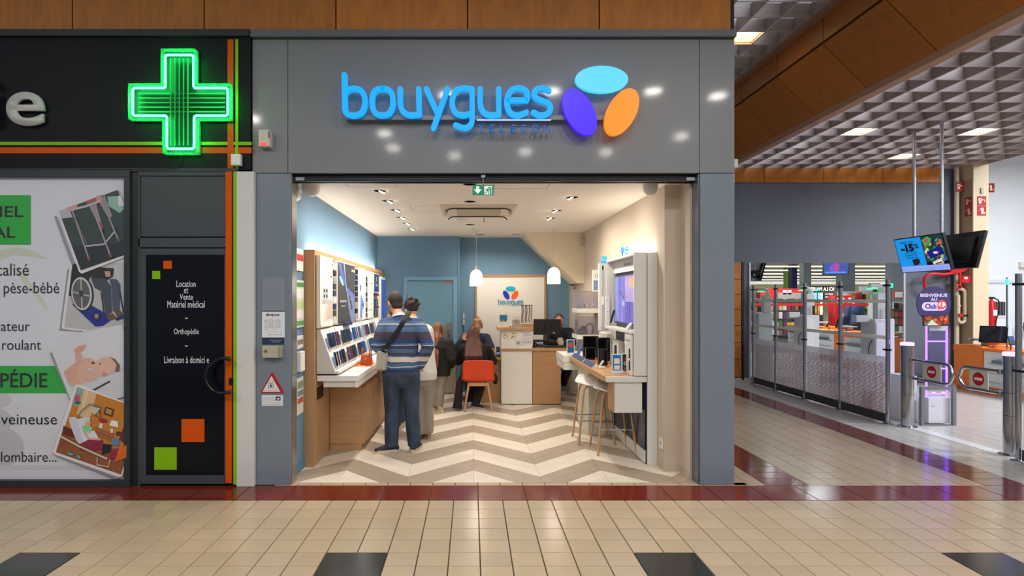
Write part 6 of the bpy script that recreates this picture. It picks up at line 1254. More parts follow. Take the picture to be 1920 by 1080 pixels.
# ================================================================ SUPERMARKET ENTRANCE (right)
PURP = mat((150, 120, 255), .4, emit=4.5); PURL = mat((120, 80, 255), .4, emit=5)
FROST = glass((226, 224, 226), veil=.5, rough=.2); RINGC = mat((204, 118, 112), .6); CLEAR = glass(); RAILG = glass((226, 224, 216), veil=.85, rough=.3); DBASE = mat((58, 58, 58), .5)
def rings(b, X, y0, y1, z0, z1):
    p = .115; r = .036; n = 14; i = 0; z = z0+.045
    while z < z1-.04:
        y = y0+.05+(.03 if i % 2 else 0)
        while y < y1-.05:
            for dy, dz in ((0, 0), (.032, -.022)):
                if y+dy > y1-.04: continue
                vs = []; 
                for rr in (r, r-.0075):
                    vs += [(X, y+dy+rr*math.cos(2*math.pi*j/n), z+dz+rr*math.sin(2*math.pi*j/n)) for j in range(n)]
                b.add(vs, [(j, (j+1) % n, n+(j+1) % n, n+j) for j in range(n)])
            y += p
        z += .082; i += 1
ORD = ('farthest', 'second', 'third', 'fourth', 'nearest')
def fence(X, ys, labels, grp):
    for i, y in enumerate(ys):
        t = thing('fence_post', labels[0] % ORD[i] if len(ys) > 2 else labels[0], 'post', (X, y, 0), grp+' posts')
        B().cyl((X, y, .012), (X, y, 1.91), .028, 16).build('tube', CHROME, t, smooth=True); B().lathe([(.065, 0), (.065, .008), (.045, .014), (.03, .02)], (X, y, 0), 18).build('base_flange', CHROME, t, smooth=True)
        for z in (1.83, .98): B().lathe([(.034, -.014), (.036, -.01), (.036, .01), (.034, .014)], (X, y, z), 14).build('clamp', BLACK, t); 
        for z in (1.83, .98): bx('clamp_arm', X-.03, X+.008, y-.06, y+.06, z-.01, z+.01, BLACK, t)
    for i in range(len(ys)-1):
        y1, y0 = ys[i]-.04, ys[i+1]+.04
        t = thing('glass_fence_panel', labels[1] % ('farthest', 'second', 'third', 'nearest')[i], 'glass panel', (X, (y0+y1)/2, 0), grp+' panels')
        bx('base_rail', X-.022, X+.022, y0, y1, .015, .13, DBASE, t, .003); bx('clear_glass', X-.004, X+.004, y0, y1, .13, 1.86, CLEAR, t); bx('frosted_film', X-.0055, X-.0042, y0, y1, .135, .885, FROST, t)
        b = B(); rings(b, X-.0062, y0, y1, .14, .88); b.build('ring_print', RINGC, t)
        for z in (1.62, 1.14): bx('cross_rail', X-.012, X-.0058, y0, y1, z-.024, z+.024, RAILG, t)
fence(5.5, [11.6, 10.75, 9.82, 8.87, 7.86], ('%s chrome post from the mirror in the glass fence', '%s frosted glass fence panel with red ring print'), 'left glass fence')
# right-hand fence, cut by the picture edge
t = thing('fence_post', 'chrome fence post beside the right bollard at the picture edge', 'post', (5.57, 6.06, 0)); X = 5.57; y = 6.06
B().cyl((X, y, .012), (X, y, 1.91), .028, 16).build('tube', CHROME, t, smooth=True); B().lathe([(.065, 0), (.065, .008), (.045, .014), (.03, .02)], (X, y, 0), 18).build('base_flange', CHROME, t, smooth=True)
for z in (1.80, .92): bx('clamp', X-.034, X+.034, y-.10, y+.034, z-.012, z+.012, BLACK, t)
t = thing('glass_fence_panel', 'frosted glass fence panel cut off by the right picture edge', 'glass panel', (5.57, 5.5, 0)); bx('base_rail', 5.548, 5.592, 4.95, 6.0, .015, .13, DBASE, t); bx('clear_glass', 5.566, 5.574, 4.95, 6.0, .13, 1.86, CLEAR, t); bx('frosted_film', 5.5645, 5.5658, 4.95, 6.0, .135, .885, FROST, t)
b = B(); rings(b, 5.5638, 4.95, 6.0, .14, .88); b.build('ring_print', RINGC, t)
# swing gate
def bollard(x, y, lb):
    t = thing('gate_bollard', lb, 'bollard', (x, y, 0), 'gate bollards')
    B().lathe([(.115, 0), (.115, .01), (.09, .018), (.073, .02), (.073, 1.05), (.0, 1.05)], (x, y, 0), 24).build('column', CHROME, t, smooth=True); B().lathe([(.074, 1.05), (.076, 1.055), (.076, 1.085), (.07, 1.09), (0, 1.09)], (x, y, 0), 24).build('light_ring', PURP, t)
    for z in (.66, .42): B().lathe([(.0745, z), (.0745, z+.004)], (x, y, 0), 24).build('joint_line', DK, t)
    return t
bollard(5.63, 7.69, 'chrome gate bollard with a lit purple top left of the barrier'); bollard(5.70, 6.28, 'chrome gate bollard with a lit purple top at the right picture edge')
def gate(x, y0, y1, lb):
    s_ = 1 if y1 > y0 else -1; t = thing('swing_gate', lb, 'gate', (x, (y0+y1)/2, .6), 'swing gate arms'); a, e = y0, y1; zt, zb = .875, .64
    B().tube(spline([(x, a, zt), (x, a+(e-a)*.5, zt), (x, e-s_*.10, zt), (x, e-s_*.03, zt-.03), (x, e, zt-.1), (x, e, zb+.1), (x, e-s_*.03, zb+.03), (x, e-s_*.10, zb), (x, a+(e-a)*.5, zb), (x, a, zb)], 4), .019, 10).build('arm_tube', CHROME, t, smooth=True)
    m0, m1 = sorted((a+(e-a)*.28, a+(e-a)*.74)); p_ = bx('sign_plate', x-.004, x+.004, m0, m1, zb-.0, zt+.0, mat((214, 210, 200), .5), t)
    T = facing((x-.0042, 0, 0), '-x'); cy = (m0+m1)/2; B(T).poly([(p[0], p[1], .0006) for p in ell(-cy, (zt+zb)/2, .075, .075, 0, 26)]).build('red_disc', mat((190, 20, 34), .5), p_); B(T).poly([(p[0], p[1], .0014) for p in rect(-cy-.052, (zt+zb)/2-.015, -cy+.052, (zt+zb)/2+.015)]).build('white_bar', WHITE, p_)
    for z in (zt, zb): B().lathe([(.025, -.025), (.028, 0), (.025, .025)], (x, a, z), 12).build('hinge', CHROME, t)
gate(5.63, 7.60, 6.97, 'left chrome swing gate arm with a no-entry plate'); gate(5.66, 6.37, 6.90, 'right chrome swing gate arm with a no-entry plate')
# club portal
po = thing('welcome_portal', 'purple-lit security portal with a round welcome sign', 'security portal', (6.08, 8.0, 0)); YO = 7.95
def PX(x, y=YO): return (x-CX)*y/F
def PZ(y_, y=YO): return H-(y_-CY)*y/F
bx('side_cabinet', 5.80, 5.95, 7.95, 8.3, 0, .62, mat((222, 220, 228), .4), po, .004)
bx('cabinet', PX(1741, 7.8), PX(1782, 7.8), 7.80, 8.0, .02, PZ(746, 7.8), mat((226, 224, 232), .4), po, .004)
for x in (1728.5, 1788): bx('guard_post', PX(x-3, 7.76), PX(x+3, 7.76), 7.74, 7.78, 0, PZ(725, 7.76), mat((120, 120, 128), .5), po)
bx('guard_rail', PX(1731.5, 7.76), PX(1785, 7.76), 7.745, 7.775, PZ(731, 7.76), PZ(725, 7.76), mat((120, 120, 128), .5), po); bx('guard_sill', PX(1731.5, 7.76), PX(1785, 7.76), 7.745, 7.775, 0, .015, mat((120, 120, 128), .5), po)
for x in (1737, 1775): B().cyl((PX(x), YO, .14 if x < 1750 else .3), (PX(x), YO, PZ(588)), .012, 8).build('light_tube', PURL, po)
for z in (588, 640, 691, 738): B().cyl((PX(1737), YO, PZ(z)), (PX(1775), YO, PZ(z)), .009, 8).build('light_tube', PURL, po)
bx('acrylic_sheet', PX(1738), PX(1774), YO+.012, YO+.018, .5, PZ(590), glass((238, 234, 255), veil=.02), po); bx('paper', PX(1741), PX(1771), YO-.02, YO-.015, PZ(620), PZ(611), mat((206, 214, 214), .5), po)
yd = 7.88
def D_(x, y): return (PX(x, yd), PZ(y, yd))
rd = B().prism([D_(*p) for p in ell(1751, 570, 32, 33.5, 0, 40)], 'y', yd, yd+.012).build('round_sign', mat((62, 50, 108), .45, emit=.15), po)
TXL = mat((214, 206, 240), .5, emit=.3)
textpx('BIENVENUE', 1725.5, 550.5, 1776, 557, yd-.001, TXL, rd, bold=.03); textpx('AU', 1745, 558, 1757, 564.5, yd-.001, TXL, rd, bold=.03)
def pill(x0, y0, x1, y1): r = (y1-y0)/2; return [(x0+r+r*math.cos(a), (y0+y1)/2+r*math.sin(a)) for a in [math.pi/2+math.pi*i/10 for i in range(11)]]+[(x1-r+r*math.cos(a), (y0+y1)/2+r*math.sin(a)) for a in [-math.pi/2+math.pi*i/10 for i in range(11)]]
printpx('club_badge', [((216, 200, 250), pill(1728.5, 566.5, 1774.5, 582.5)), ((220, 76, 70), ell(1766, 571, 8.6, 8.6)), ((220, 76, 70), [(1758, 573), (1758, 581), (1765, 579)]), ((244, 230, 240), [(1758.5, 571), (1764, 566.5), (1764, 569), (1762, 571), (1764, 573), (1764, 575.5)]), ((244, 230, 240), [(1773.5, 571), (1768.5, 566), (1765.5, 568), (1768, 569), (1765.5, 571), (1768, 573), (1765.5, 574), (1768.5, 576)])], yd-.001, rd, emit=.3)
textpx('Club', 1734.5, 569.5, 1756, 579, yd-.003, mat((70, 40, 150), .5), rd, bold=.03)
pb = bx('picture_board', PX(1731, yd-.02), PX(1780, yd-.02), yd-.02, yd-.005, PZ(611, yd), PZ(591, yd), mat((60, 40, 26), .5), po)
random.seed(5); fr_ = [((64, 44, 30), rect(1731.5, 610.5, 1779.5, 591.5))]
for i in range(40): fr_.append((random.choice([(206, 40, 30), (224, 90, 30), (230, 130, 40), (190, 30, 30), (110, 50, 30)]), ell(random.uniform(1735, 1776), random.uniform(594, 608), 3, 2.8, 0, 12)))
fr_ += [((60, 140, 50), [(1731.5, 610), (1745, 598), (1750, 600), (1740, 610)]), ((232, 220, 190), [(1737, 610), (1747, 599.5), (1760, 610)])]
printpx('fruit_print', fr_, yd-.0205, pb, step=.0001, emit=.12)
textpx('o-o', 1746, 760, 1752, 763, 7.799, mat((120, 120, 140), .5), po)
for x in (1748, 1766): B().lathe([(.006, 0), (.02, .0), (.02, .01), (.006, .012)], (PX(x), YO-.02, .40), 12).build('spot_lens', PURP, po)
# hanging screens
def hang_tv(cx, cy, cz, side, tilt, lb, yaw=0, wd=.94, ht=.53):
    n = V((side*math.cos(tilt), 0, -math.sin(tilt))); u = V((side*math.sin(tilt), 0, math.cos(tilt))); xr = u.cross(n)
    T = Matrix.Translation((cx, cy, cz)) @ Matrix.Rotation(yaw, 4, 'Z') @ Matrix((xr, u, n)).transposed().to_4x4()
    t = thing('hanging_screen', lb, 'screen', (cx, cy, cz), 'hanging screens')
    B(T).box(-wd/2, wd/2, -ht/2, ht/2, -.045, 0).build('housing', mat((16, 16, 18), .3), t, bev=.004); B(T).box(-wd/2+.1, wd/2-.1, -ht/2+.08, ht/2-.08, -.075, -.045).build('back_cover', mat((22, 22, 24), .4), t, bev=.006)
    return t, T
tv1, T = hang_tv(6.52, 8.63, 2.30, -1, .26, 'lit hanging screen showing a blue fifteen percent offer')
w2, h2 = .455, .252; E = .9
pic = [((20, 150, 235), rect(-w2, -h2, .06, h2)), ((30, 60, 60), rect(.06, -.12, w2, h2)), ((150, 170, 240), rect(-w2, -h2, w2, -.17)), ((110, 140, 230), rect(-w2+.02, -.21, w2-.02, -.205)), ((110, 140, 230), rect(-w2+.02, -.235, w2-.02, -.23))]
random.seed(9)
for i in range(46): pic.append((random.choice([(60, 140, 60), (226, 206, 150), (210, 90, 60), (180, 200, 110), (236, 232, 224), (120, 70, 50), (90, 130, 150), (30, 40, 40)]), ell(random.uniform(.09, w2-.04), random.uniform(-.13, h2-.03), random.uniform(.015, .045), random.uniform(.012, .03), random.uniform(0, 90), 12)))
pic += [((70, 160, 70), [(.08, .20), (.20, .25), (.27, .20), (.20, .11), (.13, .12)]), ((200, 70, 80), ell(.17, .19, .04, .025)), ((12, 30, 130), [(.12, .03), (.40, .09), (.44, -.01), (.16, -.08)]), ((226, 230, 250), pill(.24, -.012, .33, .02)), ((214, 60, 60), ell(.325, .012, .017, .017)), ((226, 220, 214), [(.18, -.13), (.36, -.08), (.38, -.16), (.20, -.165)]), ((120, 60, 50), [(.22, -.15), (.35, -.125), (.36, -.15), (.24, -.165)]), ((50, 90, 190), ell(.42, -.09, .03, .03)), ((18, 24, 40), [(-.19, -.07), (-.05, -.06), (-.04, -.15), (-.18, -.16)]), ((230, 120, 40), ell(-.06, -.14, .012, .01))]
scr = printT('screen_picture', pic, T @ Matrix.Translation((0, 0, .001)), tv1, step=.00015, emit=E, rough=.15)
TT = T @ Matrix.Translation((0, 0, .012)); KB = mat((6, 14, 40), .5)
text('MARDI PASS', TT, -.33, -.08, .185, .21, KB, scr, bold=.02); text('-15', TT, -.35, -.09, .05, .172, KB, scr, bold=.07); text('%', TT, -.09, .01, .09, .16, KB, scr, bold=.02)
for i, s_ in enumerate(('SUR TOUTES', 'LES MARQUES', 'CARREFOUR')): text(s_, TT, -.30+.0*i, -.06, .02-.035*i, .043-.035*i, KB, scr, bold=.02)
hang_tv(7.02, 8.63, 2.33, 1, .26, 'second hanging screen turned away behind the lit one')
for y, lb in ((9.1, 'farther silver ceiling pole carrying the hanging screens'), (8.57, 'nearer silver ceiling pole carrying the hanging screens')):
    t = thing('ceiling_pole', lb, 'pole', (6.77, y, 2.2), 'silver ceiling poles'); B().cyl((6.77, y, 2.2), (6.77, y, 4.208), .024, 12).build('tube', mat((206, 208, 212), .3, .8), t, smooth=True); bx('mount_plate', 6.62, 6.92, y-.03, y+.03, 2.25, 2.33, BLACK, t)
# exit scanners behind the fence
def scanner(x, y, lb, mirror=1):
    t = thing('exit_scanner', lb, 'scanner', (x, y, 0), 'white exit scanners'); M_ = mat((216, 216, 216), .4)
    bx('cabinet', x-.16, x+.13, y-.16, y+.16, 0, 1.36, M_, t, .012); bx('front_cover', x-.15, x+.02, y-.175, y-.16, .3, 1.30, mat((226, 226, 224), .4), t, .01)
    bx('column', x-.02, x+.13, y-.02, y+.10, 1.36, 1.74, M_, t, .012); B().tube(spline([(x+.08, y+.04, 1.70), (x+.08, y+.04, 1.80), (x+.03, y+.04, 1.84), (x-.10, y+.04, 1.84)], 4), .04, 10).build('arm', M_, t, smooth=True)
    bx('green_lamp', x-.13, x+.0, y+.01, y+.07, 1.795, 1.803, mat((60, 255, 140), .4, emit=4), t); bx('reader_box', x-.36, x-.16, y-.06, y+.06, 1.31, 1.41, M_, t, .01)
    B().cyl((x+.06, y-.08, 1.36), (x+.06, y-.08, 1.53), .011, 8).build('antenna', BLACK, t); B().cyl((x+.085, y-.08, 1.36), (x+.085, y-.08, 1.53), .011, 8).build('antenna', BLACK, t)
    B().tube(spline([(x-.16, y-.1, 1.05), (x-.22, y-.12, .95), (x-.2, y-.12, .82), (x-.12, y-.17, .8)], 4), .006, 6).build('cable', BLACK, t)
scanner(5.98, 8.75, 'white exit scanner nearest the camera behind the glass fence'); scanner(6.12, 10.85, 'white exit scanner farther back behind the glass fence')
# tills
OR = mat((236, 122, 16), .4)
def till(x, y0, lb, direct=True, L_=2.0):
    t = thing('checkout_desk', lb, 'checkout', (x+.3, y0+L_/2, 0), 'orange and white checkout desks')
    y1 = y0+L_
    bx('orange_end', x, x+.55, y1-.62, y1, .06, .80, OR, t, .02); bx('orange_lid', x-.01, x+.56, y1-.63, y1+.01, .70, .815, OR, t, .02); bx('white_body', x+.02, x+.55, y0, y1-.63, .12, .74, mat((226, 228, 230), .4), t, .006); bx('orange_top', x-.01, x+.56, y0, y1-.63, .74, .79, OR, t, .006)
    bx('orange_plinth', x+.01, x+.55, y0, y1-.05, .0, .12, mat((206, 92, 16), .4), t); 
    for z in (.2, .36, .52): bx('recess_shelf', x-.002, x+.02, y0+.1, y1-.75, z, z+.02, mat((190, 194, 198), .3, .3), t)
    bx('steel_tray', x-.04, x+.03, y0+.1, y1-.85, .555, .60, STEEL, t)
    s2 = thing('till_screen', 'black till screen on its stand on the %s' % lb, 'screen', (x+.3, y1-.85, .79), 'till screens'); Tm = Matrix.Translation((x+.16, y1-.66, 1.03)) @ Matrix.Rotation(-.9, 4, 'Z') @ Matrix.Rotation(-.30, 4, 'X')
    B(Tm).box(-.19, .19, -.02, .02, -.15, .15).build('display', mat((14, 14, 16), .12), s2, bev=.006); B(Tm).box(-.17, .17, -.023, -.02, -.13, .13).build('screen_glass', mat((26, 28, 34), .05), s2); B().cyl((x+.20, y1-.63, .816), (x+.20, y1-.63, .95), .03, 12).build('stand', mat((206, 206, 206), .4), s2); bx('orange_bracket', x+.12, x+.5, y1-.66, y1-.58, .84, .90, OR, s2, .01)
    s3 = thing('till_terminal', 'small card terminal with a blue display on the %s' % lb, 'card terminal', (x+.15, y0+.5, .79), 'till terminals'); Tm = Matrix.Translation((x+.12, y1-1.05, .95)) @ Matrix.Rotation(-.5, 4, 'Z') @ Matrix.Rotation(-.6, 4, 'X'); B(Tm).box(-.04, .04, -.015, .015, -.08, .08).build('body', BLACK, s3, bev=.004); B(Tm).box(-.03, .03, -.017, -.015, .0, .06).build('display', mat((60, 90, 200), .2, emit=.6), s3); B().cyl((x+.13, y1-1.03, .792), (x+.13, y1-1.03, .89), .015, 8).build('stand', STEEL, s3)
    sc_ = thing('till_scale', 'grey scanner scale on the %s' % lb, 'scale', (x+.25, y1-.4, .815), 'till scanner scales'); bx('plate', x+.05, x+.40, y1-.55, y1-.25, .905, .94, mat((170, 172, 172), .4), sc_, .005); bx('neck', x+.2, x+.27, y1-.44, y1-.36, .816, .905, STEEL, sc_); B().cyl((x+.04, y1-.40, .92), (x+.0, y1-.40, .92), .02, 10).build('knob', mat((90, 92, 96), .4), sc_)
    pl = thing('till_light', 'green-lit slim pole on the %s' % lb, 'light', (x+.25, y1-.75, .79), 'green till lights'); B().cyl((x+.29, y1-.78, .792), (x+.29, y1-.78, 2.02), .013, 10).build('pole', STEEL, pl); B().lathe([(.02, 1.90), (.028, 1.92), (.028, 1.97), (.02, 1.99)], (x+.29, y1-.78, 0), 12).build('lamp', mat((40, 255, 150), .4, emit=6), pl)
till(8.95, 9.05, 'checkout desk nearest the beige column'); till(9.6, 6.2, 'checkout desk beyond the right picture edge'); till(10.6, 3.4, 'checkout desk farther along the till line')
# fire equipment on the column
RED = mat((196, 24, 34), .35); PIPE = mat((206, 188, 158), .5)
tag(B().cyl((9.47, 11.62, 0.0), (9.47, 11.62, 4.2), .042, 14).build('riser_pipe', PIPE, smooth=True), 'tall beige riser pipe running up beside the column', 'pipe')
lp_ = thing('pipe_loop', 'beige pipe loop with red and black valves below the red bracket', 'pipe', (9.5, 11.5, 1.25))
B().tube(spline([(9.42, 11.52, 1.72), (9.42, 11.52, 1.3), (9.43, 11.52, 1.22), (9.48, 11.52, 1.19), (9.54, 11.52, 1.22), (9.55, 11.52, 1.3), (9.55, 11.52, 1.72), (9.54, 11.52, 1.80), (9.48, 11.52, 1.84), (9.42, 11.52, 1.84)], 4), .032, 12).build('pipe', PIPE, lp_, smooth=True)
B().lathe([(.032, 1.50), (.045, 1.505), (.045, 1.53), (.032, 1.535)], (9.42, 11.52, 0), 14).build('collar', PIPE, lp_); B().lathe([(.02, -.02), (.035, -.02), (.035, 0), (.02, .01)], (9.42, 11.47, 1.34), 12, axis='y').build('red_valve', RED, lp_); bx('black_valve', 9.50, 9.568, 11.47, 11.49, 1.315, 1.345, BLACK, lp_)
rb_ = thing('hose_bracket', 'red metal hose bracket with a white label on the column', 'bracket', (9.5, 11.45, 1.9)); bx('box', 9.40, 9.568, 11.40, 11.46, 1.96, 2.09, RED, rb_, .004); bx('label', 9.44, 9.50, 11.397, 11.40, 2.03, 2.07, WHITE, rb_); B().tube([(9.37, 11.43, 2.2), (9.38, 11.43, 2.1), (9.38, 11.43, 1.85)], .026, 10).build('red_pipe', RED, rb_, smooth=True); B().tube([(9.33+.05*math.cos(a), 11.40, 1.87+.05*math.sin(a)) for a in [6.283*i/16 for i in range(16)]], .01, 8, closed=True).build('hand_wheel', RED, rb_)
hr = thing('hose_reel', 'round red fire hose reel partly hidden by the screens', 'hose reel', (9.40, 11.5, 2.1)); B().lathe([(.0, -.01), (.27, -.01), (.28, 0), (.27, .02), (.1, .03), (.1, .12), (.27, .13), (.28, .15), (0, .15)], (9.33, 11.42, 2.42), 36, axis='y').build('drum', RED, hr, smooth=True)
B().tube(spline([(9.3, 11.45, 2.15), (9.05, 11.42, 2.12), (8.82, 11.42, 2.13), (8.72, 11.45, 2.05), (8.76, 11.5, 1.9), (8.85, 11.55, 1.75)], 5), .028, 10).build('hose', RED, hr, smooth=True)
def firesign(T, w_, h_, kind, lb):
    t = thing('fire_sign', lb, 'sign', T.translation, 'red fire equipment signs'); B(T).box(-w_/2, w_/2, -h_/2, h_/2, 0, .004).build('plate', mat((178, 28, 40), .45), t); W_ = (236, 226, 200)
    if kind == 'hose': sh = [(W_, ell(-.03*w_/.17, .02, .035, .035)), (W_, rect(-.055, -.05, -.01, -.01)), (W_, band([(.0, .02), (.05, .02), (.055, -.02)], .014)), ((178, 28, 40), ell(-.03, .02, .014, .014))]
    else: sh = [(W_, rect(-.01, -.06, .035, .035)), (W_, ell(.012, .04, .02, .02)), (W_, band([(.0, .05), (-.03, .045), (-.04, .0)], .01)), (W_, rect(.045, -.06, .065, -.02))]
    printT('symbol', sh, T @ Matrix.Translation((0, 0, .0042)), t)
firesign(facing((9.50, 11.57, 3.83), '-y'), .16, .19, 'hose', 'red hose sign highest beside the column'); firesign(facing((9.571, 11.46, 3.52), '-x'), .16, .18, 'hose', 'red hose sign on the left side of the column'); firesign(facing((9.571, 11.46, 3.33), '-x'), .16, .18, 'ext', 'red extinguisher sign on the left side of the column')
firesign(facing((9.735, 11.358, 3.52), '-y'), .17, .18, 'hose', 'red hose sign on the front of the column'); firesign(facing((9.735, 11.358, 3.33), '-y'), .17, .18, 'ext', 'red extinguisher sign on the front of the column'); firesign(facing((10.98, 12.597, 4.0), '-y'), .17, .19, 'ext', 'red sign on the white wall half hidden by the column')
tag(bx('sensor_cover', 9.71, 9.76, 11.335, 11.36, 3.66, 3.77, mat((190, 180, 160), .4), bev=.005), 'small beige sensor above the red signs on the column', 'sensor')
fe = thing('fire_extinguisher', 'red fire extinguisher mounted on the white wall', 'fire extinguisher', (10.87, 12.45, 1.0)); B().lathe([(.075, 0), (.08, .02), (.08, .48), (.06, .54), (.025, .57), (.025, .6)], (10.90, 12.48, 1.05), 20).build('cylinder', RED, fe, smooth=True); bx('valve', 10.85, 10.95, 12.46, 12.5, 1.65, 1.69, BLACK, fe); B().tube(spline([(10.94, 12.46, 1.67), (11.02, 12.44, 1.6), (11.0, 12.42, 1.4), (10.93, 12.40, 1.2), (10.92, 12.4, 1.06)], 5), .013, 8).build('hose', BLACK, fe); bx('label', 10.87, 10.95, 12.395, 12.4, 1.3, 1.42, WHITE, fe)
vt = thing('wall_vent', 'square wall vent with dark vertical louvres on the white wall', 'vent', (11.1, 12.58, 1.3)); bx('frame', 10.98, 11.30, 12.57, 12.60, 1.27, 1.62, WHITE, vt); bx('opening', 11.01, 11.27, 12.565, 12.57, 1.30, 1.59, mat((40, 44, 46), .5), vt)
for i in range(4): bx('louvre', 11.03+.06*i, 11.05+.06*i, 12.558, 12.565, 1.30, 1.59, mat((90, 96, 98), .4), vt)
xs_ = thing('wall_exit_sign', 'small green exit light on the white wall at the picture edge', 'exit sign', (11.65, 12.55, 2.3)); bx('case', 11.57, 12.0, 12.52, 12.6, 2.31, 2.43, OFFW, xs_, .004); bx('green_face', 11.62, 11.95, 12.516, 12.52, 2.33, 2.41, mat((20, 130, 90), .4, emit=.4), xs_); bx('arrow', 11.64, 11.68, 12.513, 12.516, 2.345, 2.395, mat((230, 245, 235), .4, emit=.5), xs_)
ns = thing('till_number_sign', 'dark till number sign at the right picture edge', 'sign', (11.65, 12.3, 1.0)); bx('plate', 11.42, 11.72, 12.3, 12.32, .99, 1.16, mat((36, 38, 42), .5), ns); bx('bracket', 11.5, 11.53, 12.32, 12.59, 1.05, 1.08, STEEL, ns); text('1', facing((0, 12.3, 0), '-y'), 11.45, 11.50, 1.02, 1.13, WHITE, ns, bold=.02)
tag(bx('side_box', 2.333, 2.375, 5.30, 5.36, 2.82, 2.90, mat((200, 204, 208), .4), bev=.006), 'small pale box on the corner edge of the grey shop front', 'box')
# ---- shop floor of the supermarket, reflected in the mirror
def VX(px, zv): return (px-CX)*zv/F
def VZ(py, zv): return H-(py-CY)*zv/F
def vbox(name, px0, px1, py0, py1, zv, m, lb, cat, th=.3, parts=()):
    t = thing(name, lb, cat, (VX((px0+px1)/2, zv), 23.38-zv, 0)); y = 23.38-zv
    bx('body', VX(px0, zv), VX(px1, zv), y-th, y, VZ(py1, zv), VZ(py0, zv), m, t, .004)
    for nm, a0, a1, b0, b1, mm in parts: bx(nm, VX(a0, zv), VX(a1, zv), y, y+.02, VZ(b1, zv), VZ(b0, zv), mm, t)
    return t
REDP = mat((206, 34, 34), .45); zv = 20
ic = vbox('cafe_sign', 1517, 1566, 536.5, 547, 19.5, mat((24, 22, 22), .4), 'long dark illuminated lettering sign over the drinks corner in the mirror', 'sign', .08, ())
text('ICI LA PAUSE', facing((0, 23.38-19.5, 0), '+y'), -VX(1563.5, 19.5), -VX(1519, 19.5), VZ(545.5, 19.5), VZ(538.5, 19.5), mat((255, 250, 230), .5, emit=1.5), ic, bold=.04, lift=.003)
GL = mat((150, 220, 255), .4, emit=1.2)
vbox('drinks_fridge', 1520, 1543, 547.5, 640, 20, mat((60, 66, 72), .4), 'lit blue drinks fridge below the dark sign in the mirror', 'fridge', .6, (('lit_front', 1521, 1540, 549, 566, GL), ('light_strip', 1538, 1541, 549, 590, mat((240, 250, 255), .4, emit=3)), ('shelf_goods', 1521, 1537, 568, 590, mat((190, 150, 60), .5, noise=.5, scale=(20, 20, 20)))))
bb = vbox('menu_board', 1543.5, 1564, 548, 562, 20, mat((30, 30, 32), .5), 'black chalk menu board beside the drinks fridge in the mirror', 'board', .05); text('VENEZ VOUS', facing((0, 3.38, 0), '+y'), -VX(1562, 20), -VX(1546, 20), VZ(553, 20), VZ(550, 20), WHITE, bb, lift=.003, bold=.03); text('FAVORITES', facing((0, 3.38, 0), '+y'), -VX(1562, 20), -VX(1546, 20), VZ(559, 20), VZ(555, 20), WHITE, bb, lift=.003, bold=.03)
vbox('red_stand', 1566, 1605, 554, 640, 19.6, REDP, 'red promotional stand with white cards in the mirror', 'stand', .4, (('white_card', 1569, 1582, 558.5, 568, WHITE), ('white_card', 1590, 1603, 558.5, 568, WHITE), ('white_front', 1572, 1603, 588, 640, OFFW)))
vbox('red_arch', 1425, 1508, 541, 560, 21, REDP, 'red promotional arch above the goods in the mirror', 'arch', .3, (('opening', 1451, 1503, 549, 560, mat((160, 150, 140), .6)), ('price_panel', 1467, 1474, 544, 552, WHITE), ('price_panel', 1476, 1483, 544, 552, WHITE)))
vbox('red_rail', 1411, 1628, 569, 573.5, 18.6, REDP, 'long red rail across the tills in the mirror', 'rail', .05)
def goods(px0, px1, py0, py1, zv, lb, n, seed):
    random.seed(seed); t = thing('goods_shelf', lb, 'shelf', (VX((px0+px1)/2, zv), 23.38-zv, 0)); y = 23.38-zv
    bx('carcass', VX(px0, zv), VX(px1, zv), y-.5, y-.2, 0, VZ(py0, zv), mat((206, 204, 200), .5), t)
    rows = 5; h = (VZ(py0, zv)-.1)/rows
    for r_ in range(rows):
        bx('shelf_board', VX(px0, zv), VX(px1, zv), y-.2, y+.05, .1+h*r_, .13+h*r_, mat((90, 88, 86), .5), t)
        w_ = (VX(px1, zv)-VX(px0, zv))/n
        for i in range(n):
            x = VX(px0, zv)+w_*i; bx('goods_row', x+.02, x+w_-.02, y-.18, y+.03, .131+h*r_, .131+h*r_+h*random.uniform(.45, .8), mat(random.choice([(230, 200, 120), (120, 60, 110), (240, 236, 226), (190, 120, 60), (60, 50, 46), (200, 60, 60), (90, 130, 60), (150, 110, 80)]), .5), t)
goods(1583, 1642, 546, 700, 24, 'long grocery shelf with mixed jars in the mirror', 9, 1); goods(1643, 1700, 566, 700, 22, 'grocery shelf with dark bottles at the right of the mirror', 7, 2); goods(1452, 1512, 552, 700, 25, 'grocery shelf behind the red arch in the mirror', 8, 3); goods(1405, 1450, 560, 700, 27, 'grocery shelf at the far left of the mirror', 6, 4)
vbox('sale_frame', 1676, 1693, 545, 560, 21, REDP, 'small red framed offer above the bottles in the mirror', 'sign', .04, (('card', 1678, 1691, 547, 558, WHITE),))
def pil(px0, px1, zv, c, lb): t = thing('hall_pillar', lb, 'pillar', (VX((px0+px1)/2, zv), 23.38-zv, 0), 'pillars of the hall'); bx('shaft', VX(px0, zv), VX(px1, zv), 23.38-zv-.5, 23.38-zv, 0.3, 3.94, mat(c, .5), t); bx('foot', VX(px0, zv)-.03, VX(px1, zv)+.03, 23.38-zv-.53, 23.38-zv+.03, 0, .3, mat((120, 124, 128), .5), t)
pil(1507, 1521, 36, (176, 184, 186), 'pale grey hall pillar left of the centre of the mirror'); pil(1485, 1494.5, 40, (34, 44, 110), 'navy blue hall pillar in the mirror'); pil(1577, 1603, 33, (170, 178, 180), 'broad grey hall pillar behind the small screen in the mirror'); pil(1672, 1700, 30, (196, 202, 206), 'pale hall pillar at the right edge of the mirror'); pil(1475, 1480, 44, (150, 190, 60), 'slim lime hall pillar in the mirror')
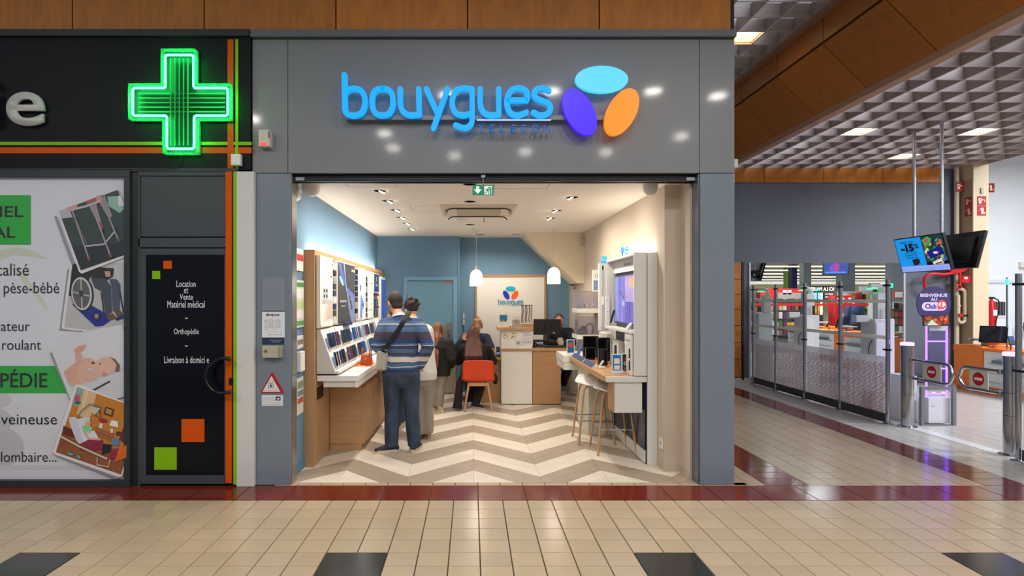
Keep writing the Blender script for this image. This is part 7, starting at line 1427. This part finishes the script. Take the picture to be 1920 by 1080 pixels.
tv3, T3_ = hang_tv(11.0, 5.4, 2.62, -1, .2, 'dim hanging screen with a purple figure, seen only in the mirror', -1.2, .70, .5)
printT('screen_picture', [((40, 60, 120), rect(-.33, -.23, .33, .23)), ((150, 40, 110), ell(.0, -.02, .09, .14)), ((90, 60, 150), ell(.1, -.05, .07, .12)), ((60, 110, 190), rect(-.28, -.2, .28, -.15))], T3_ @ Matrix.Translation((0, 0, .001)), tv3, emit=.5)
t = thing('ceiling_pole', 'silver ceiling pole of the dim screen seen in the mirror', 'pole', (11.1, 5.4, 2.7)); B().cyl((11.12, 5.4, 2.6), (11.12, 5.4, 4.6), .024, 10).build('tube', STEEL, t)
vbox('till_sign', 1612, 1645, 537, 546, 23, mat((226, 228, 230), .5), 'white overhead till sign with a dark number panel in the mirror', 'sign', .05, (('number_panel', 1636, 1643, 536, 547, mat((40, 40, 44), .5)),))
J = dict(head=V((12.25, 4.3, 1.60)), neck=V((12.25, 4.3, 1.45)), chest=V((12.25, 4.3, 1.28)), pel=V((12.25, 4.3, .92)), sl=V((12.07, 4.3, 1.37)), sr=V((12.43, 4.3, 1.37)), el=V((12.0, 4.3, 1.08)), er=V((12.5, 4.3, 1.08)), wl=V((12.02, 4.2, .84)), wr=V((12.48, 4.2, .84)), pl=V((12.16, 4.3, .86)), pr=V((12.34, 4.3, .86)), kl=V((12.15, 4.3, .46)), kr=V((12.35, 4.32, .46)), al=V((12.15, 4.3, .08)), ar=V((12.35, 4.34, .08)))
root, T, r = person('shopper in a dark blue padded jacket seen only in the mirror', J, (-.2, -1, 0), .98)
top(root, J, r, .98, mat((34, 52, 84), .7, noise=.1, scale=(4, 4, 30), bump=.4), .03, .1, 'jacket', .012); trousers(root, J, r, .98, mat((40, 42, 50), .8), .012, .004, .012); [shoe(root, J[q], (-.2, -1, 0), BLACK, BLACK) for q in ('al', 'ar')]
hb_ = B(T); hb_.ball((0, -.012, .03), (.08, .092, .094), 14); blob(hb_, 'hair', mat((40, 30, 26), .7), root, .01, 2)
